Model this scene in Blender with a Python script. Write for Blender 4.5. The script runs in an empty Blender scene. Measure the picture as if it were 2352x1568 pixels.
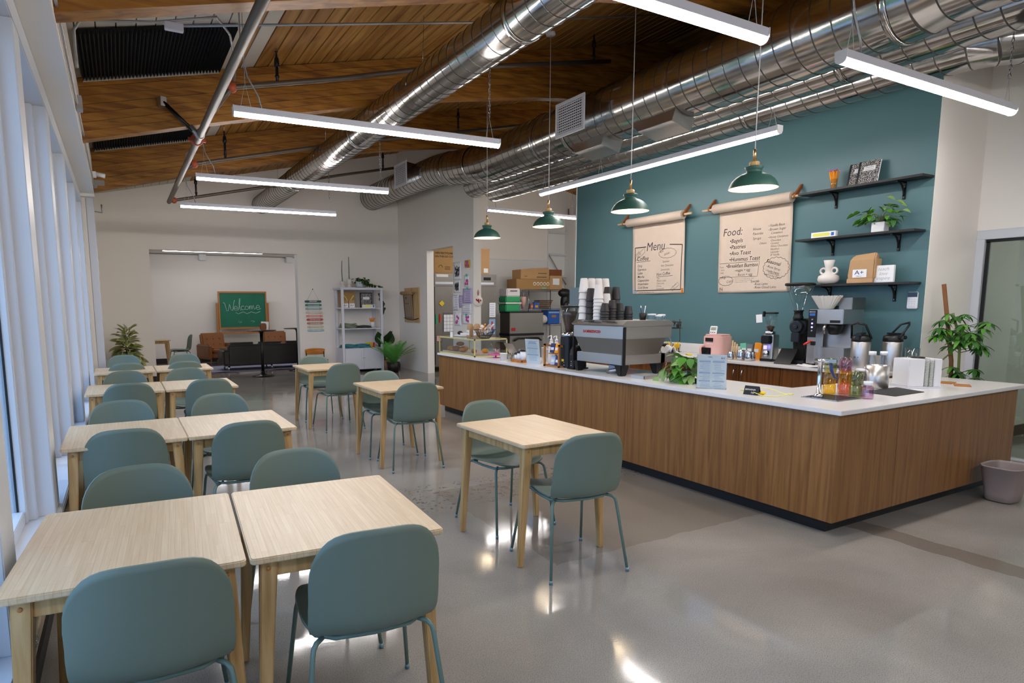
import bpy, bmesh, math, random
from math import sin, cos, pi, radians, sqrt, atan2
from mathutils import Vector, Matrix
R = random.Random(7)
scene = bpy.context.scene
COL = scene.collection

# ------------------------------------------------------------------ camera
cam_d = bpy.data.cameras.new('camera')
cam = bpy.data.objects.new('camera', cam_d)
COL.objects.link(cam)
_a, _b, _c = 0.495264, 0.125565, 0.0048497
_f = Vector((sin(_a)*cos(_b), cos(_a)*cos(_b), -sin(_b)))
_r = Vector((cos(_a), -sin(_a), 0)); _d = _f.cross(_r)
_r2 = _r*cos(_c) + _d*sin(_c); _d2 = -_r*sin(_c) + _d*cos(_c)
cam.matrix_world = Matrix(((_r2.x, -_d2.x, -_f.x, 0), (_r2.y, -_d2.y, -_f.y, 0), (_r2.z, -_d2.z, -_f.z, 1.55), (0, 0, 0, 1)))
cam_d.sensor_width = 36
cam_d.lens = 36*1423.12/2352
cam_d.shift_x = (1176-1050)/2352
cam_d.shift_y = (879.1-784)/2352
cam_d.clip_start = .05; cam_d.clip_end = 200
scene.camera = cam

# ------------------------------------------------------------------ light and exposure
LAMP = 70        # strength of the ceiling light diffusers
SKY = 4.2
world = bpy.data.worlds.new('overcast_sky'); scene.world = world
world.use_nodes = True
bg = world.node_tree.nodes['Background']
bg.inputs[0].default_value = (.50, .68, 1.0, 1); bg.inputs[1].default_value = SKY
vs = scene.view_settings
scene.display_settings.display_device = 'sRGB'
vs.view_transform = 'Standard'; vs.look = 'None'; vs.gamma = 1; vs.exposure = 0.1
vs.use_curve_mapping = False
cy = scene.cycles
cy.use_denoising = True
cy.max_bounces = 8; cy.diffuse_bounces = 5; cy.glossy_bounces = 4; cy.transmission_bounces = 8; cy.transparent_max_bounces = 40
cy.caustics_reflective = False; cy.caustics_refractive = False
cy.sample_clamp_indirect = 6

# ------------------------------------------------------------------ materials
M = {}
def nt(name):
    m = bpy.data.materials.new(name); m.use_nodes = True
    n = m.node_tree; b = n.nodes['Principled BSDF']
    return m, n, b
def srgb(h):
    if isinstance(h, str):
        c = [int(h[i:i+2], 16)/255 for i in (0, 2, 4)]
        return tuple((x/12.92 if x <= .04045 else ((x+.055)/1.055)**2.4) for x in c)
    return h
def P(name, col, rough=.5, metal=0, spec=.5, var=0, vscale=6, bump=0, bscale=60, coat=0, emis=None, es=0, alpha=1, trans=0, ior=1.45, aniso=0, stretch=None):
    """plain procedural material; var = colour variation by noise, bump = fine relief"""
    if name in M: return M[name]
    m, n, b = nt(name)
    c = srgb(col)
    b.inputs['Base Color'].default_value = (*c, 1); b.inputs['Roughness'].default_value = rough
    b.inputs['Metallic'].default_value = metal; b.inputs['Specular IOR Level'].default_value = spec
    b.inputs['Coat Weight'].default_value = coat; b.inputs['Transmission Weight'].default_value = trans
    b.inputs['IOR'].default_value = ior; b.inputs['Alpha'].default_value = alpha
    if emis: b.inputs['Emission Color'].default_value = (*srgb(emis), 1); b.inputs['Emission Strength'].default_value = es
    L = n.links
    if var or bump:
        tc = n.nodes.new('ShaderNodeTexCoord'); mp = n.nodes.new('ShaderNodeMapping'); L.new(tc.outputs['Object'], mp.inputs[0])
        if stretch: mp.inputs['Scale'].default_value = stretch
    if var:
        no = n.nodes.new('ShaderNodeTexNoise'); no.inputs['Scale'].default_value = vscale; no.inputs['Detail'].default_value = 4
        L.new(mp.outputs[0], no.inputs['Vector'])
        mx = n.nodes.new('ShaderNodeMix'); mx.data_type = 'RGBA'
        mx.inputs['A'].default_value = (*[max(0, v*(1-var)) for v in c], 1); mx.inputs['B'].default_value = (*[min(1, v*(1+var)) for v in c], 1)
        L.new(no.outputs[0], mx.inputs['Factor']); L.new(mx.outputs['Result'], b.inputs['Base Color'])
    if bump:
        n2 = n.nodes.new('ShaderNodeTexNoise'); n2.inputs['Scale'].default_value = bscale; n2.inputs['Detail'].default_value = 3
        L.new(mp.outputs[0], n2.inputs['Vector'])
        bp = n.nodes.new('ShaderNodeBump'); bp.inputs['Strength'].default_value = bump; bp.inputs['Distance'].default_value = .01
        L.new(n2.outputs[0], bp.inputs['Height']); L.new(bp.outputs[0], b.inputs['Normal'])
    M[name] = m
    return m
def ramp(n, stops):
    r = n.nodes.new('ShaderNodeValToRGB'); e = r.color_ramp.elements
    while len(e) < len(stops): e.new(.5)
    for i, (p, c) in enumerate(stops): e[i].position = p; e[i].color = (*srgb(c), 1)
    return r
def wood(name, dark, mid, light, scale=(30, 30, 1.5), rough=.45, rings=1.0, spec=.4, bump=.05, space='Object', nscale=1.0):
    """long-grained wood; the small number in scale is the grain direction"""
    m, n, b = nt(name); L = n.links
    tc = n.nodes.new('ShaderNodeTexCoord'); oi = n.nodes.new('ShaderNodeObjectInfo')
    add = n.nodes.new('ShaderNodeVectorMath'); add.operation = 'ADD'
    mul = n.nodes.new('ShaderNodeMath'); mul.operation = 'MULTIPLY'; mul.inputs[1].default_value = 13
    L.new(oi.outputs['Random'], mul.inputs[0]); L.new(tc.outputs[space], add.inputs[0]); L.new(mul.outputs[0], add.inputs[1])
    mp = n.nodes.new('ShaderNodeMapping'); mp.inputs['Scale'].default_value = scale; L.new(add.outputs[0], mp.inputs[0])
    a = n.nodes.new('ShaderNodeTexNoise'); a.inputs['Scale'].default_value = nscale; a.inputs['Detail'].default_value = 6; a.inputs['Distortion'].default_value = .6*rings
    L.new(mp.outputs[0], a.inputs['Vector'])
    r = ramp(n, [(.30, dark), (.5, mid), (.72, light)]); L.new(a.outputs[0], r.inputs[0])
    L.new(r.outputs[0], b.inputs['Base Color']); b.inputs['Roughness'].default_value = rough; b.inputs['Specular IOR Level'].default_value = spec
    if bump:
        bp = n.nodes.new('ShaderNodeBump'); bp.inputs['Strength'].default_value = bump; bp.inputs['Distance'].default_value = .005
        L.new(a.outputs[0], bp.inputs['Height']); L.new(bp.outputs[0], b.inputs['Normal'])
    M[name] = m
    return m

P('wall_beige', 'f0ebe4', .75, var=.02, vscale=.8, bump=.03, bscale=220, spec=.25)
P('wall_white', 'e8e9e6', .6, var=.02, vscale=.8, spec=.3)
P('wall_teal', '4f7074', .38, var=.05, vscale=.7, bump=.02, bscale=200, spec=.35)
P('wall_sage', 'c2c6c0', .6, var=.03, vscale=.6)
P('frame_white', 'd3d6dc', .35, var=.03, vscale=2, spec=.5)
P('sill_white', 'dfe2ea', .3, spec=.5)
P('heater_tan', '9a8a76', .6, var=.1)
P('black_base', '1c1b1c', .5)
P('dark_metal', '2a2724', .45, metal=.6)
P('black_plastic', '141416', .38)
P('black_steel', '131212', .3, metal=.3)
P('black_board', '201d1e', .5, var=.2, vscale=30)
P('quartz', 'dcd9d8', .22, var=.03, vscale=60, spec=.6)
P('chair_teal', '68766b', .42, var=.02, spec=.45)
P('chair_tube', '647c74', .35, spec=.5)
P('white_lam', 'd5d6df', .35, spec=.4)
P('white_plastic', 'e6e6e8', .35)
P('cream_paper', 'e8e4da', .8)
P('kraft', 'cdbaa8', .8, var=.06, vscale=9)
P('kraft_bag', 'b08d66', .75, var=.1, vscale=14, bump=.2, bscale=18)
P('carton', 'a5804f', .8, var=.08, vscale=7)
P('carton_light', 'b58e62', .8, var=.08, vscale=7)
P('ink', '2c2428', .8); P('ink_grey', '6e6468', .8)
P('chrome', 'c8c8cc', .12, metal=1)
P('brass', 'c8a070', .3, metal=.9)
P('duct_seam_shade', '6a6765', .5, metal=1)  # bead faces coloured darker to stand in for shade along the seam
P('steel', 'c2bfbd', .36, metal=1, var=.08, vscale=3)
P('steel_dark', '9b9894', .38, metal=1, var=.1, vscale=2)
P('leather_strap', '8a4e22', .6)
P('dowel', 'd9bf98', .55)
P('leaf_a', '4f8a2a', .45, var=.35, vscale=9); P('leaf_b', '2f5f22', .45, var=.35, vscale=9)
P('leaf_c', '7fa35a', .5, var=.3, vscale=12); P('leaf_dark', '2c4a22', .45, var=.4, vscale=9)
P('leaf_var', '7d8a4a', .45, var=.45, vscale=25)
P('stem', '6c7a3c', .6); P('bark', '7a4e2c', .7, var=.2, vscale=20)
P('terracotta', '9b7a5c', .7)
P('soil', '2a2018', .9)
P('pipe_grey', '5c534b', .45, metal=.45, var=.2, vscale=5)
P('conduit', 'a9a9aa', .4, metal=.7)
P('orange_coupling', 'a2482b', .5)
P('green_shade', '2a5248', .48, spec=.5)
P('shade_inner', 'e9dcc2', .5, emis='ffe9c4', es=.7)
P('white_cord', 'cfcfd2', .5)
P('mid_purple', '7d5c78', .6)
P('tan_leather', '85542c', .38, var=.12, vscale=8, spec=.5)
P('black_leather', '1d1a19', .36, var=.2, vscale=6, spec=.5)
P('rug_grey', '8d8fa6', .95, var=.15, vscale=40)
P('screen', '101014', .15)
P('white_cup', 'dad6d4', .6); P('black_cup', '2b292b', .6)
P('red', 'a52222', .5); P('red_bright', 'c8312a', .45)
P('yellow', 'e2c11c', .6); P('lemon', 'e0dc6a', .6); P('pink', 'e0b3ab', .45); P('hotpink', 'd24f9a', .5)
P('orange', 'f0981e', .55); P('blue', '2b62b5', .5); P('sky_blue', '8fb0d6', .6); P('green', '2f9b62', .5)
P('mint', '6fc5a8', .6); P('navy', '27356b', .5); P('pale_blue', 'b9cbe2', .7); P('lilac', 'c9bfe0', .8); P('paper_white', 'f4f3f6', .8); P('print_blue', 'a4bcdc', .8); P('fridge_steel', '8a8682', .3, metal=1, var=.1, vscale=2)
P('banana', 'd9b229', .5); P('coffee_beans', '4a2c1c', .6, var=.5, vscale=90, bump=.6, bscale=120)
P('bread', 'b0743c', .7, var=.4, vscale=25); P('bread_dark', '7a4526', .7, var=.4, vscale=25)
P('folded_teal', '3b7f8c', .9, var=.1); P('folded_sage', '7d8670', .9, var=.1); P('folded_dark', '3c4238', .9)
P('basket_wire', '2c2420', .5); P('avocado', '33312a', .7, var=.3, vscale=20)
P('bin_taupe', '8d7f7b', .5)
P('mat_black', '1d1c1d', .6)
P('acoustic_black', '0b0908', .9)
P('candle', '6f8068', .5)
P('ceramic', 'd6cfc9', .6, bump=.05, bscale=80)
P('chalk_green', '1f6b52', .75, var=.12, vscale=5)
P('chalk', 'b6d6c8', .9)
P('chalk_black', '26252a', .8)
P('grass', '5c6f45', .9, var=.3, vscale=3); P('pavement', '9aa0a6', .8, var=.1)
P('oak_frame', 'a9723c', .5, var=.1, vscale=6)
P('tape_green', '4fc6a2', .6)
P('sponge_grey', '6b6870', .9)
P('wire_chrome', 'a8a8ac', .25, metal=1)
P('rope', '8b7a66', .8)
def glassy(name, col, fac=.12, rough=.02, tint=1.0):
    """thin glass: mostly clear, tinted, with a sheen of reflection at grazing angles"""
    m = bpy.data.materials.new(name); m.use_nodes = True; n = m.node_tree; n.nodes.clear(); L = n.links
    o = n.nodes.new('ShaderNodeOutputMaterial'); t = n.nodes.new('ShaderNodeBsdfTransparent'); g = n.nodes.new('ShaderNodeBsdfGlossy')
    t.inputs[0].default_value = (*srgb(col), 1); g.inputs['Roughness'].default_value = rough; g.inputs[0].default_value = (.9, .95, 1, 1)
    mx = n.nodes.new('ShaderNodeMixShader'); fr = n.nodes.new('ShaderNodeLayerWeight'); fr.inputs[0].default_value = .5
    pw = n.nodes.new('ShaderNodeMath'); pw.operation = 'POWER'; pw.inputs[1].default_value = 4; L.new(fr.outputs['Facing'], pw.inputs[0])
    ad = n.nodes.new('ShaderNodeMath'); ad.operation = 'MULTIPLY_ADD'; ad.inputs[1].default_value = .7; ad.inputs[2].default_value = fac*.4; ad.use_clamp = True
    L.new(pw.outputs[0], ad.inputs[0]); L.new(ad.outputs[0], mx.inputs[0]); L.new(t.outputs[0], mx.inputs[1]); L.new(g.outputs[0], mx.inputs[2]); L.new(mx.outputs[0], o.inputs[0])
    M[name] = m; return m
glassy('window_glass', 'e4eef4', .1); glassy('door_glass', 'd5dcd8', .25)
glassy('clear', 'f4f7f7', .15); glassy('amber', 'fff0b8', .15); glassy('rose', 'f8e4e4', .15); glassy('olive', 'e8edd6', .15)
glassy('plum', 'f2e2ee', .15); glassy('smoke', 'e8e4e0', .15); glassy('peach', 'ffe9dc', .15)
def emissive(name, col, s):
    m = bpy.data.materials.new(name); m.use_nodes = True; n = m.node_tree; n.nodes.clear()
    o = n.nodes.new('ShaderNodeOutputMaterial'); e = n.nodes.new('ShaderNodeEmission'); e.inputs[0].default_value = (*col, 1); e.inputs[1].default_value = s
    n.links.new(e.outputs[0], o.inputs[0]); M[name] = m; return m
emissive('diffuser', (1.0, .945, .91), LAMP)
emissive('diffuser_soft', (.96, .95, 1.0), LAMP*.6)
emissive('bulb', (1.0, .78, .5), 4)
emissive('indicator', (.35, .3, 1.0), 2.5)
wood('beam_wood', '6b3d15', '93601f', 'ab7730', (2.2, 14, 22), .5)
wood('deck_wood', '7d4f22', '9d6f35', 'b58848', (14, 1.2, 14), .6, spec=.25)
P('deck_white', 'c2bbae', .7, var=.05, vscale=3)
wood('walnut', '6d4827', '80582f', '8f663a', (26, 26, 1.1), .42, rings=2.2)
wood('walnut_rich', '553011', '70421a', '885526', (34, 34, 1.8), .4)
wood('leg_wood', 'a07c4c', 'b8935f', 'c9a878', (30, 30, 2), .5)
wood('pale_wood', 'b08a58', 'c8a572', 'd6b98a', (25, 25, 2), .55)
wood('bent_ply', '9a5a1e', 'b87228', 'cc8a3c', (3, 22, 30), .3)
# bamboo strips for table tops
def bamboo():
    m, n, b = nt('bamboo'); L = n.links
    tc = n.nodes.new('ShaderNodeTexCoord'); mp = n.nodes.new('ShaderNodeMapping'); mp.inputs['Rotation'].default_value = (0, 0, pi/2)
    L.new(tc.outputs['Object'], mp.inputs[0])
    br = n.nodes.new('ShaderNodeTexBrick'); br.inputs['Scale'].default_value = 1; br.inputs['Mortar Size'].default_value = .0008
    br.inputs['Brick Width'].default_value = .34; br.inputs['Row Height'].default_value = .021; br.offset = .37; br.offset_frequency = 3
    br.inputs['Color1'].default_value = (*srgb('cdb491'), 1); br.inputs['Color2'].default_value = (*srgb('d6bf9d'), 1); br.inputs['Mortar'].default_value = (*srgb('c3a883'), 1)
    L.new(mp.outputs[0], br.inputs['Vector'])
    no = n.nodes.new('ShaderNodeTexNoise'); mp2 = n.nodes.new('ShaderNodeMapping'); mp2.inputs['Scale'].default_value = (120, 4, 60)
    L.new(tc.outputs['Object'], mp2.inputs[0]); L.new(mp2.outputs[0], no.inputs['Vector']); no.inputs['Scale'].default_value = 1; no.inputs['Detail'].default_value = 4
    r = ramp(n, [(.3, 'c8a878'), (.7, 'ffffff')]); L.new(no.outputs[0], r.inputs[0])
    mx = n.nodes.new('ShaderNodeMix'); mx.data_type = 'RGBA'; mx.blend_type = 'MULTIPLY'; mx.inputs['Factor'].default_value = .3
    L.new(br.outputs[0], mx.inputs['A']); L.new(r.outputs[0], mx.inputs['B']); L.new(mx.outputs['Result'], b.inputs['Base Color'])
    b.inputs['Roughness'].default_value = .36; b.inputs['Specular IOR Level'].default_value = .5
    M['bamboo'] = m
bamboo()
# polished concrete: speckled aggregate, cloudy patches, one darker rectangle of newer concrete and a cut trench strip
def concrete():
    m, n, b = nt('concrete'); L = n.links
    tc = n.nodes.new('ShaderNodeTexCoord')
    def noise(s, d=4, dist=0):
        x = n.nodes.new('ShaderNodeTexNoise'); x.inputs['Scale'].default_value = s; x.inputs['Detail'].default_value = d; x.inputs['Distortion'].default_value = dist
        L.new(tc.outputs['Object'], x.inputs['Vector']); return x
    def math(op, a, bb=None):
        x = n.nodes.new('ShaderNodeMath'); x.operation = op; x.use_clamp = op in ('MULTIPLY', 'ADD')
        for i, v in enumerate((a, bb)):
            if v is None: continue
            if isinstance(v, (int, float)): x.inputs[i].default_value = v
            else: L.new(v, x.inputs[i])
        return x.outputs[0]
    def mixc(f, a, c, blend='MIX'):
        x = n.nodes.new('ShaderNodeMix'); x.data_type = 'RGBA'; x.blend_type = blend
        if isinstance(f, float): x.inputs['Factor'].default_value = f
        else: L.new(f, x.inputs['Factor'])
        for k, v in (('A', a), ('B', c)):
            if isinstance(v, tuple): x.inputs[k].default_value = (*v, 1)
            else: L.new(v, x.inputs[k])
        return x.outputs['Result']
    cloud = ramp(n, [(.35, '86827c'), (.65, '9f9b95')]); L.new(noise(.9, 6, .5).outputs[0], cloud.inputs[0])
    sp = ramp(n, [(.36, '5c554e'), (.50, 'f4f2f0')]); L.new(noise(230, 6).outputs[0], sp.inputs[0])
    c = mixc(.5, cloud.outputs[0], sp.outputs[0], 'MULTIPLY')
    sx = n.nodes.new('ShaderNodeSeparateXYZ'); L.new(tc.outputs['Object'], sx.inputs[0])
    wob = math('MULTIPLY', noise(6, 3).outputs[0], .08)
    X = n.nodes.new('ShaderNodeMath'); X.operation = 'ADD'; L.new(sx.outputs[0], X.inputs[0]); L.new(wob, X.inputs[1]); X = X.outputs[0]
    Y = n.nodes.new('ShaderNodeMath'); Y.operation = 'ADD'; L.new(sx.outputs[1], Y.inputs[0]); L.new(wob, Y.inputs[1]); Y = Y.outputs[0]
    def rect(x0, x1, y0, y1):
        a = math('MULTIPLY', math('GREATER_THAN', X, x0), math('LESS_THAN', X, x1))
        d = math('MULTIPLY', math('GREATER_THAN', Y, y0), math('LESS_THAN', Y, y1))
        return math('MULTIPLY', a, d)
    patch = rect(2.25, 4.3, 2.88, 4.55)
    c = mixc(math('MULTIPLY', patch, .55), c, srgb('6f675d'))
    strip = rect(4.41, 4.62, -3, 2.5)
    c = mixc(math('MULTIPLY', strip, .6), c, srgb('5d5148'))
    # rough broken edge of the old slab
    edge = math('MULTIPLY', rect(1.7, 4.2, 4.1, 4.75), math('GREATER_THAN', noise(22, 4, 1).outputs[0], .60))
    c = mixc(math('MULTIPLY', edge, .6), c, srgb('4c443c'))
    L.new(c, b.inputs['Base Color'])
    rr = ramp(n, [(.3, '3a3a3a'), (.7, '6a6a6a')]); L.new(noise(2.2, 5, .4).outputs[0], rr.inputs[0]); L.new(rr.outputs[0], b.inputs['Roughness'])
    b.inputs['Specular IOR Level'].default_value = .5
    bp = n.nodes.new('ShaderNodeBump'); bp.inputs['Strength'].default_value = .04; bp.inputs['Distance'].default_value = .002
    L.new(noise(60, 3).outputs[0], bp.inputs['Height']); L.new(bp.outputs[0], b.inputs['Normal'])
    M['concrete'] = m
concrete()
def galv():
    m, n, b = nt('galvanised'); L = n.links
    tc = n.nodes.new('ShaderNodeTexCoord'); mp = n.nodes.new('ShaderNodeMapping'); mp.inputs['Scale'].default_value = (1, .6, 1); L.new(tc.outputs['Object'], mp.inputs[0])
    a = n.nodes.new('ShaderNodeTexNoise'); a.inputs['Scale'].default_value = 5; a.inputs['Detail'].default_value = 5; L.new(mp.outputs[0], a.inputs['Vector'])
    r = ramp(n, [(.3, 'a8a5a2'), (.7, 'c4c2c0')]); L.new(a.outputs[0], r.inputs[0]); L.new(r.outputs[0], b.inputs['Base Color'])
    b.inputs['Metallic'].default_value = 1
    r2 = ramp(n, [(.3, '5c5c5c'), (.7, '787878')]); L.new(a.outputs[0], r2.inputs[0]); L.new(r2.outputs[0], b.inputs['Roughness'])
    M['galvanised'] = m
galv()
def marbled():
    m, n, b = nt('marbled_cover'); L = n.links
    tc = n.nodes.new('ShaderNodeTexCoord'); a = n.nodes.new('ShaderNodeTexNoise'); a.inputs['Scale'].default_value = 130; a.inputs['Detail'].default_value = 2
    L.new(tc.outputs['Object'], a.inputs['Vector']); r = ramp(n, [(.5, '141214'), (.56, 'b8b4b0')]); L.new(a.outputs[0], r.inputs[0]); L.new(r.outputs[0], b.inputs['Base Color'])
    b.inputs['Roughness'].default_value = .5; M['marbled_cover'] = m
marbled()

# ------------------------------------------------------------------ mesh builder
class MB:
    def __init__(s): s.v = []; s.f = []; s.sm = []; s.mi = []; s.m = 0
    def add(s, vs, fs, smooth=False):
        o = len(s.v); s.v += [tuple(v) for v in vs]
        for f in fs: s.f.append([o+i for i in f]); s.sm.append(smooth); s.mi.append(s.m)
        return s
    def box(s, x0, x1, y0, y1, z0, z1, T=None):
        vs = [Vector((x, y, z)) for z in (z0, z1) for x, y in ((x0, y0), (x1, y0), (x1, y1), (x0, y1))]
        if T: vs = [T @ v for v in vs]
        return s.add(vs, [(3, 2, 1, 0), (4, 5, 6, 7), (0, 1, 5, 4), (1, 2, 6, 5), (2, 3, 7, 6), (3, 0, 4, 7)])
    def cbox(s, c, d, T=None):
        return s.box(c[0]-d[0]/2, c[0]+d[0]/2, c[1]-d[1]/2, c[1]+d[1]/2, c[2]-d[2]/2, c[2]+d[2]/2, T)
    def prism(s, poly, z0, z1, T=None, smooth=False):
        """outline in x, y pushed from z0 to z1; T maps to place"""
        k = len(poly); vs = [Vector((x, y, z0)) for x, y in poly]+[Vector((x, y, z1)) for x, y in poly]
        if T: vs = [T @ v for v in vs]
        s.add(vs, [tuple(range(k))[::-1], tuple(range(k, 2*k))]); o = len(s.v)-2*k
        for i in range(k):
            j = (i+1) % k; s.f.append([o+i, o+j, o+k+j, o+k+i]); s.sm.append(smooth); s.mi.append(s.m)
        return s
    def rprism(s, w, d, r, z0, z1, T=None, n=5, cx=0, cy=0):
        """rounded-corner slab"""
        return s.prism(rrect(w, d, r, n, cx, cy), z0, z1, T)
    def tube(s, pts, r, n=10, cap=True, closed=False, smooth=True):
        pts = [Vector(p) for p in pts]; k = len(pts)
        rs = r if isinstance(r, (list, tuple)) else [r]*k
        T = []
        for i in range(k):
            a = pts[i-1] if (i > 0 or closed) else pts[i]; b = pts[(i+1) % k] if (i < k-1 or closed) else pts[i]
            t = (b-a); T.append(t.normalized() if t.length > 1e-9 else Vector((0, 0, 1)))
        u = T[0].orthogonal().normalized(); vs = []
        for i in range(k):
            u = (u-T[i]*u.dot(T[i])); u = u.normalized() if u.length > 1e-6 else T[i].orthogonal().normalized()
            w = T[i].cross(u)
            vs += [pts[i]+(u*cos(2*pi*j/n)+w*sin(2*pi*j/n))*rs[i] for j in range(n)]
        fs = []
        for i in range(k if closed else k-1):
            for j in range(n):
                a = i*n+j; b = i*n+(j+1) % n; c = ((i+1) % k)*n+(j+1) % n; d = ((i+1) % k)*n+j
                fs.append((a, b, c, d))
        s.add(vs, fs, smooth)
        if cap and not closed:
            o = len(s.v)-len(vs); s.f.append([o+j for j in range(n)][::-1]); s.sm.append(False); s.mi.append(s.m)
            s.f.append([o+(k-1)*n+j for j in range(n)]); s.sm.append(False); s.mi.append(s.m)
        return s
    def lathe(s, prof, n=24, c=(0, 0, 0), T=None, smooth=True, a0=0):
        vs = []; fs = []
        for r, z in prof:
            vs += [Vector((c[0]+r*cos(2*pi*j/n+a0), c[1]+r*sin(2*pi*j/n+a0), c[2]+z)) for j in range(n)]
        if T: vs = [T @ v for v in vs]
        for i in range(len(prof)-1):
            for j in range(n):
                fs.append((i*n+j, i*n+(j+1) % n, (i+1)*n+(j+1) % n, (i+1)*n+j))
        k = len(prof)
        if prof[0][0] > 1e-5: fs.append(tuple(range(n))[::-1])
        if prof[-1][0] > 1e-5: fs.append(tuple((k-1)*n+j for j in range(n)))
        return s.add(vs, fs, smooth)
    def open_lathe(s, prof, n=24, c=(0, 0, 0), T=None, smooth=True, sq=None):
        vs = []; fs = []
        for r, z in prof:
            for j in range(n):
                a = 2*pi*j/n; x, y = r*cos(a), r*sin(a)
                if sq:
                    e = (abs(cos(a))**sq+abs(sin(a))**sq)**(-1/sq); x, y = r*cos(a)*e, r*sin(a)*e
                vs.append(Vector((c[0]+x, c[1]+y, c[2]+z)))
        if T: vs = [T @ v for v in vs]
        for i in range(len(prof)-1):
            for j in range(n):
                fs.append((i*n+j, i*n+(j+1) % n, (i+1)*n+(j+1) % n, (i+1)*n+j))
        return s.add(vs, fs, smooth)
    def ball(s, c, r, n=10, m=6, smooth=True, T=None):
        if not isinstance(r, (tuple, list)): r = (r, r, r)
        vs = [Vector((c[0], c[1], c[2]-r[2]))]
        for i in range(1, m):
            t = -pi/2+pi*i/m
            vs += [Vector((c[0]+r[0]*cos(t)*cos(2*pi*j/n), c[1]+r[1]*cos(t)*sin(2*pi*j/n), c[2]+r[2]*sin(t))) for j in range(n)]
        vs.append(Vector((c[0], c[1], c[2]+r[2]))); fs = []
        for j in range(n):
            fs.append((0, 1+(j+1) % n, 1+j)); fs.append((len(vs)-1, 1+(m-2)*n+j, 1+(m-2)*n+(j+1) % n))
            for i in range(m-2): fs.append((1+i*n+j, 1+i*n+(j+1) % n, 1+(i+1)*n+(j+1) % n, 1+(i+1)*n+j))
        if T: vs = [T @ v for v in vs]
        return s.add(vs, fs, smooth)
    def sheet(s, fn, nu, nv, th, smooth=True):
        """curved sheet of thickness th; fn(u, v) with u, v in 0..1"""
        P0 = [[Vector(fn(i/nu, j/nv)) for j in range(nv+1)] for i in range(nu+1)]
        def N(i, j):
            a = P0[min(i+1, nu)][j]-P0[max(i-1, 0)][j]; b = P0[i][min(j+1, nv)]-P0[i][max(j-1, 0)]
            n = a.cross(b); return n.normalized() if n.length > 1e-12 else Vector((0, 0, 1))
        vs = []
        for sgn in (.5, -.5):
            for i in range(nu+1):
                for j in range(nv+1): vs.append(P0[i][j]+N(i, j)*th*sgn)
        K = (nu+1)*(nv+1); I = lambda i, j, k: k*K+i*(nv+1)+j
        fs = []
        for i in range(nu):
            for j in range(nv):
                fs.append((I(i, j, 0), I(i+1, j, 0), I(i+1, j+1, 0), I(i, j+1, 0)))
                fs.append((I(i, j, 1), I(i, j+1, 1), I(i+1, j+1, 1), I(i+1, j, 1)))
        for i in range(nu):
            for j in (0, nv): fs.append((I(i, j, 0), I(i+1, j, 0), I(i+1, j, 1), I(i, j, 1)))
        for j in range(nv):
            for i in (0, nu): fs.append((I(i, j, 0), I(i, j+1, 0), I(i, j+1, 1), I(i, j, 1)))
        return s.add(vs, fs, smooth)
    def mesh(s, name, mats):
        me = bpy.data.meshes.new(name); me.from_pydata(s.v, [], s.f)
        for p, sm, mi in zip(me.polygons, s.sm, s.mi): p.use_smooth = sm; p.material_index = mi
        for m in (mats if isinstance(mats, (list, tuple)) else [mats]): me.materials.append(M[m] if isinstance(m, str) else m)
        return me
    def build(s, name, mats, parent=None, bevel=0, seg=2, loc=None, rotz=None, fix=True):
        me = s.mesh(name, mats)
        if bevel or fix:
            bm = bmesh.new(); bm.from_mesh(me)
            if fix: bmesh.ops.recalc_face_normals(bm, faces=bm.faces)
            if bevel:
                es = [e for e in bm.edges if len(e.link_faces) == 2 and e.calc_face_angle(0) > .5]
                bmesh.ops.bevel(bm, geom=es, offset=bevel, segments=seg, affect='EDGES', clamp_overlap=True)
            bm.to_mesh(me); bm.free()
        o = bpy.data.objects.new(name, me); COL.objects.link(o)
        if parent: o.parent = parent
        if loc: o.location = loc
        if rotz is not None: o.rotation_euler = (0, 0, rotz)
        return o
def rrect(w, d, r, n=5, cx=0, cy=0):
    out = []
    for sx, sy, a0 in ((1, -1, -pi/2), (1, 1, 0), (-1, 1, pi/2), (-1, -1, pi)):
        for i in range(n+1):
            a = a0+pi/2*i/n; out.append((cx+sx*(w/2-r)+r*cos(a), cy+sy*(d/2-r)+r*sin(a)))
    return out
def tag(o, label=None, cat=None, group=None, kind=None):
    if label: o['label'] = label
    if cat: o['category'] = cat
    if group: o['group'] = group
    if kind: o['kind'] = kind
    return o
def thing(name, label, cat, loc=(0, 0, 0), rz=0, group=None):
    o = bpy.data.objects.new(name, None); COL.objects.link(o); o.empty_display_size = .1
    o.location = loc; o.rotation_euler = (0, 0, rz)
    return tag(o, label, cat, group)
KIDS = {}
def dup(src, loc, rz, label=None, group=None):
    def cp(o, par):
        c = o.copy(); COL.objects.link(c)
        if par: c.parent = par
        for ch in [x for x in ALLK.get(o.name, [])]: cp(ch, c)
        return c
    r = cp(src, None); r.location = loc; r.rotation_euler = (0, 0, rz)
    if label: r['label'] = label
    if group: r['group'] = group
    return r
ALLK = {}
def family(root):
    """remember the children of a finished thing so that dup can copy it without searching"""
    for o in [x for x in bpy.data.objects if x.parent]:
        ALLK.setdefault(o.parent.name, [])
        if o not in ALLK[o.parent.name]: ALLK[o.parent.name].append(o)
def RZ(a): return Matrix.Rotation(a, 4, 'Z')
def TR(x, y, z): return Matrix.Translation((x, y, z))
def frame(o, xd, yd):
    x = Vector(xd).normalized(); y = Vector(yd).normalized(); z = x.cross(y)
    return Matrix(((x.x, y.x, z.x, o[0]), (x.y, y.y, z.y, o[1]), (x.z, y.z, z.z, o[2]), (0, 0, 0, 1)))
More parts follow.
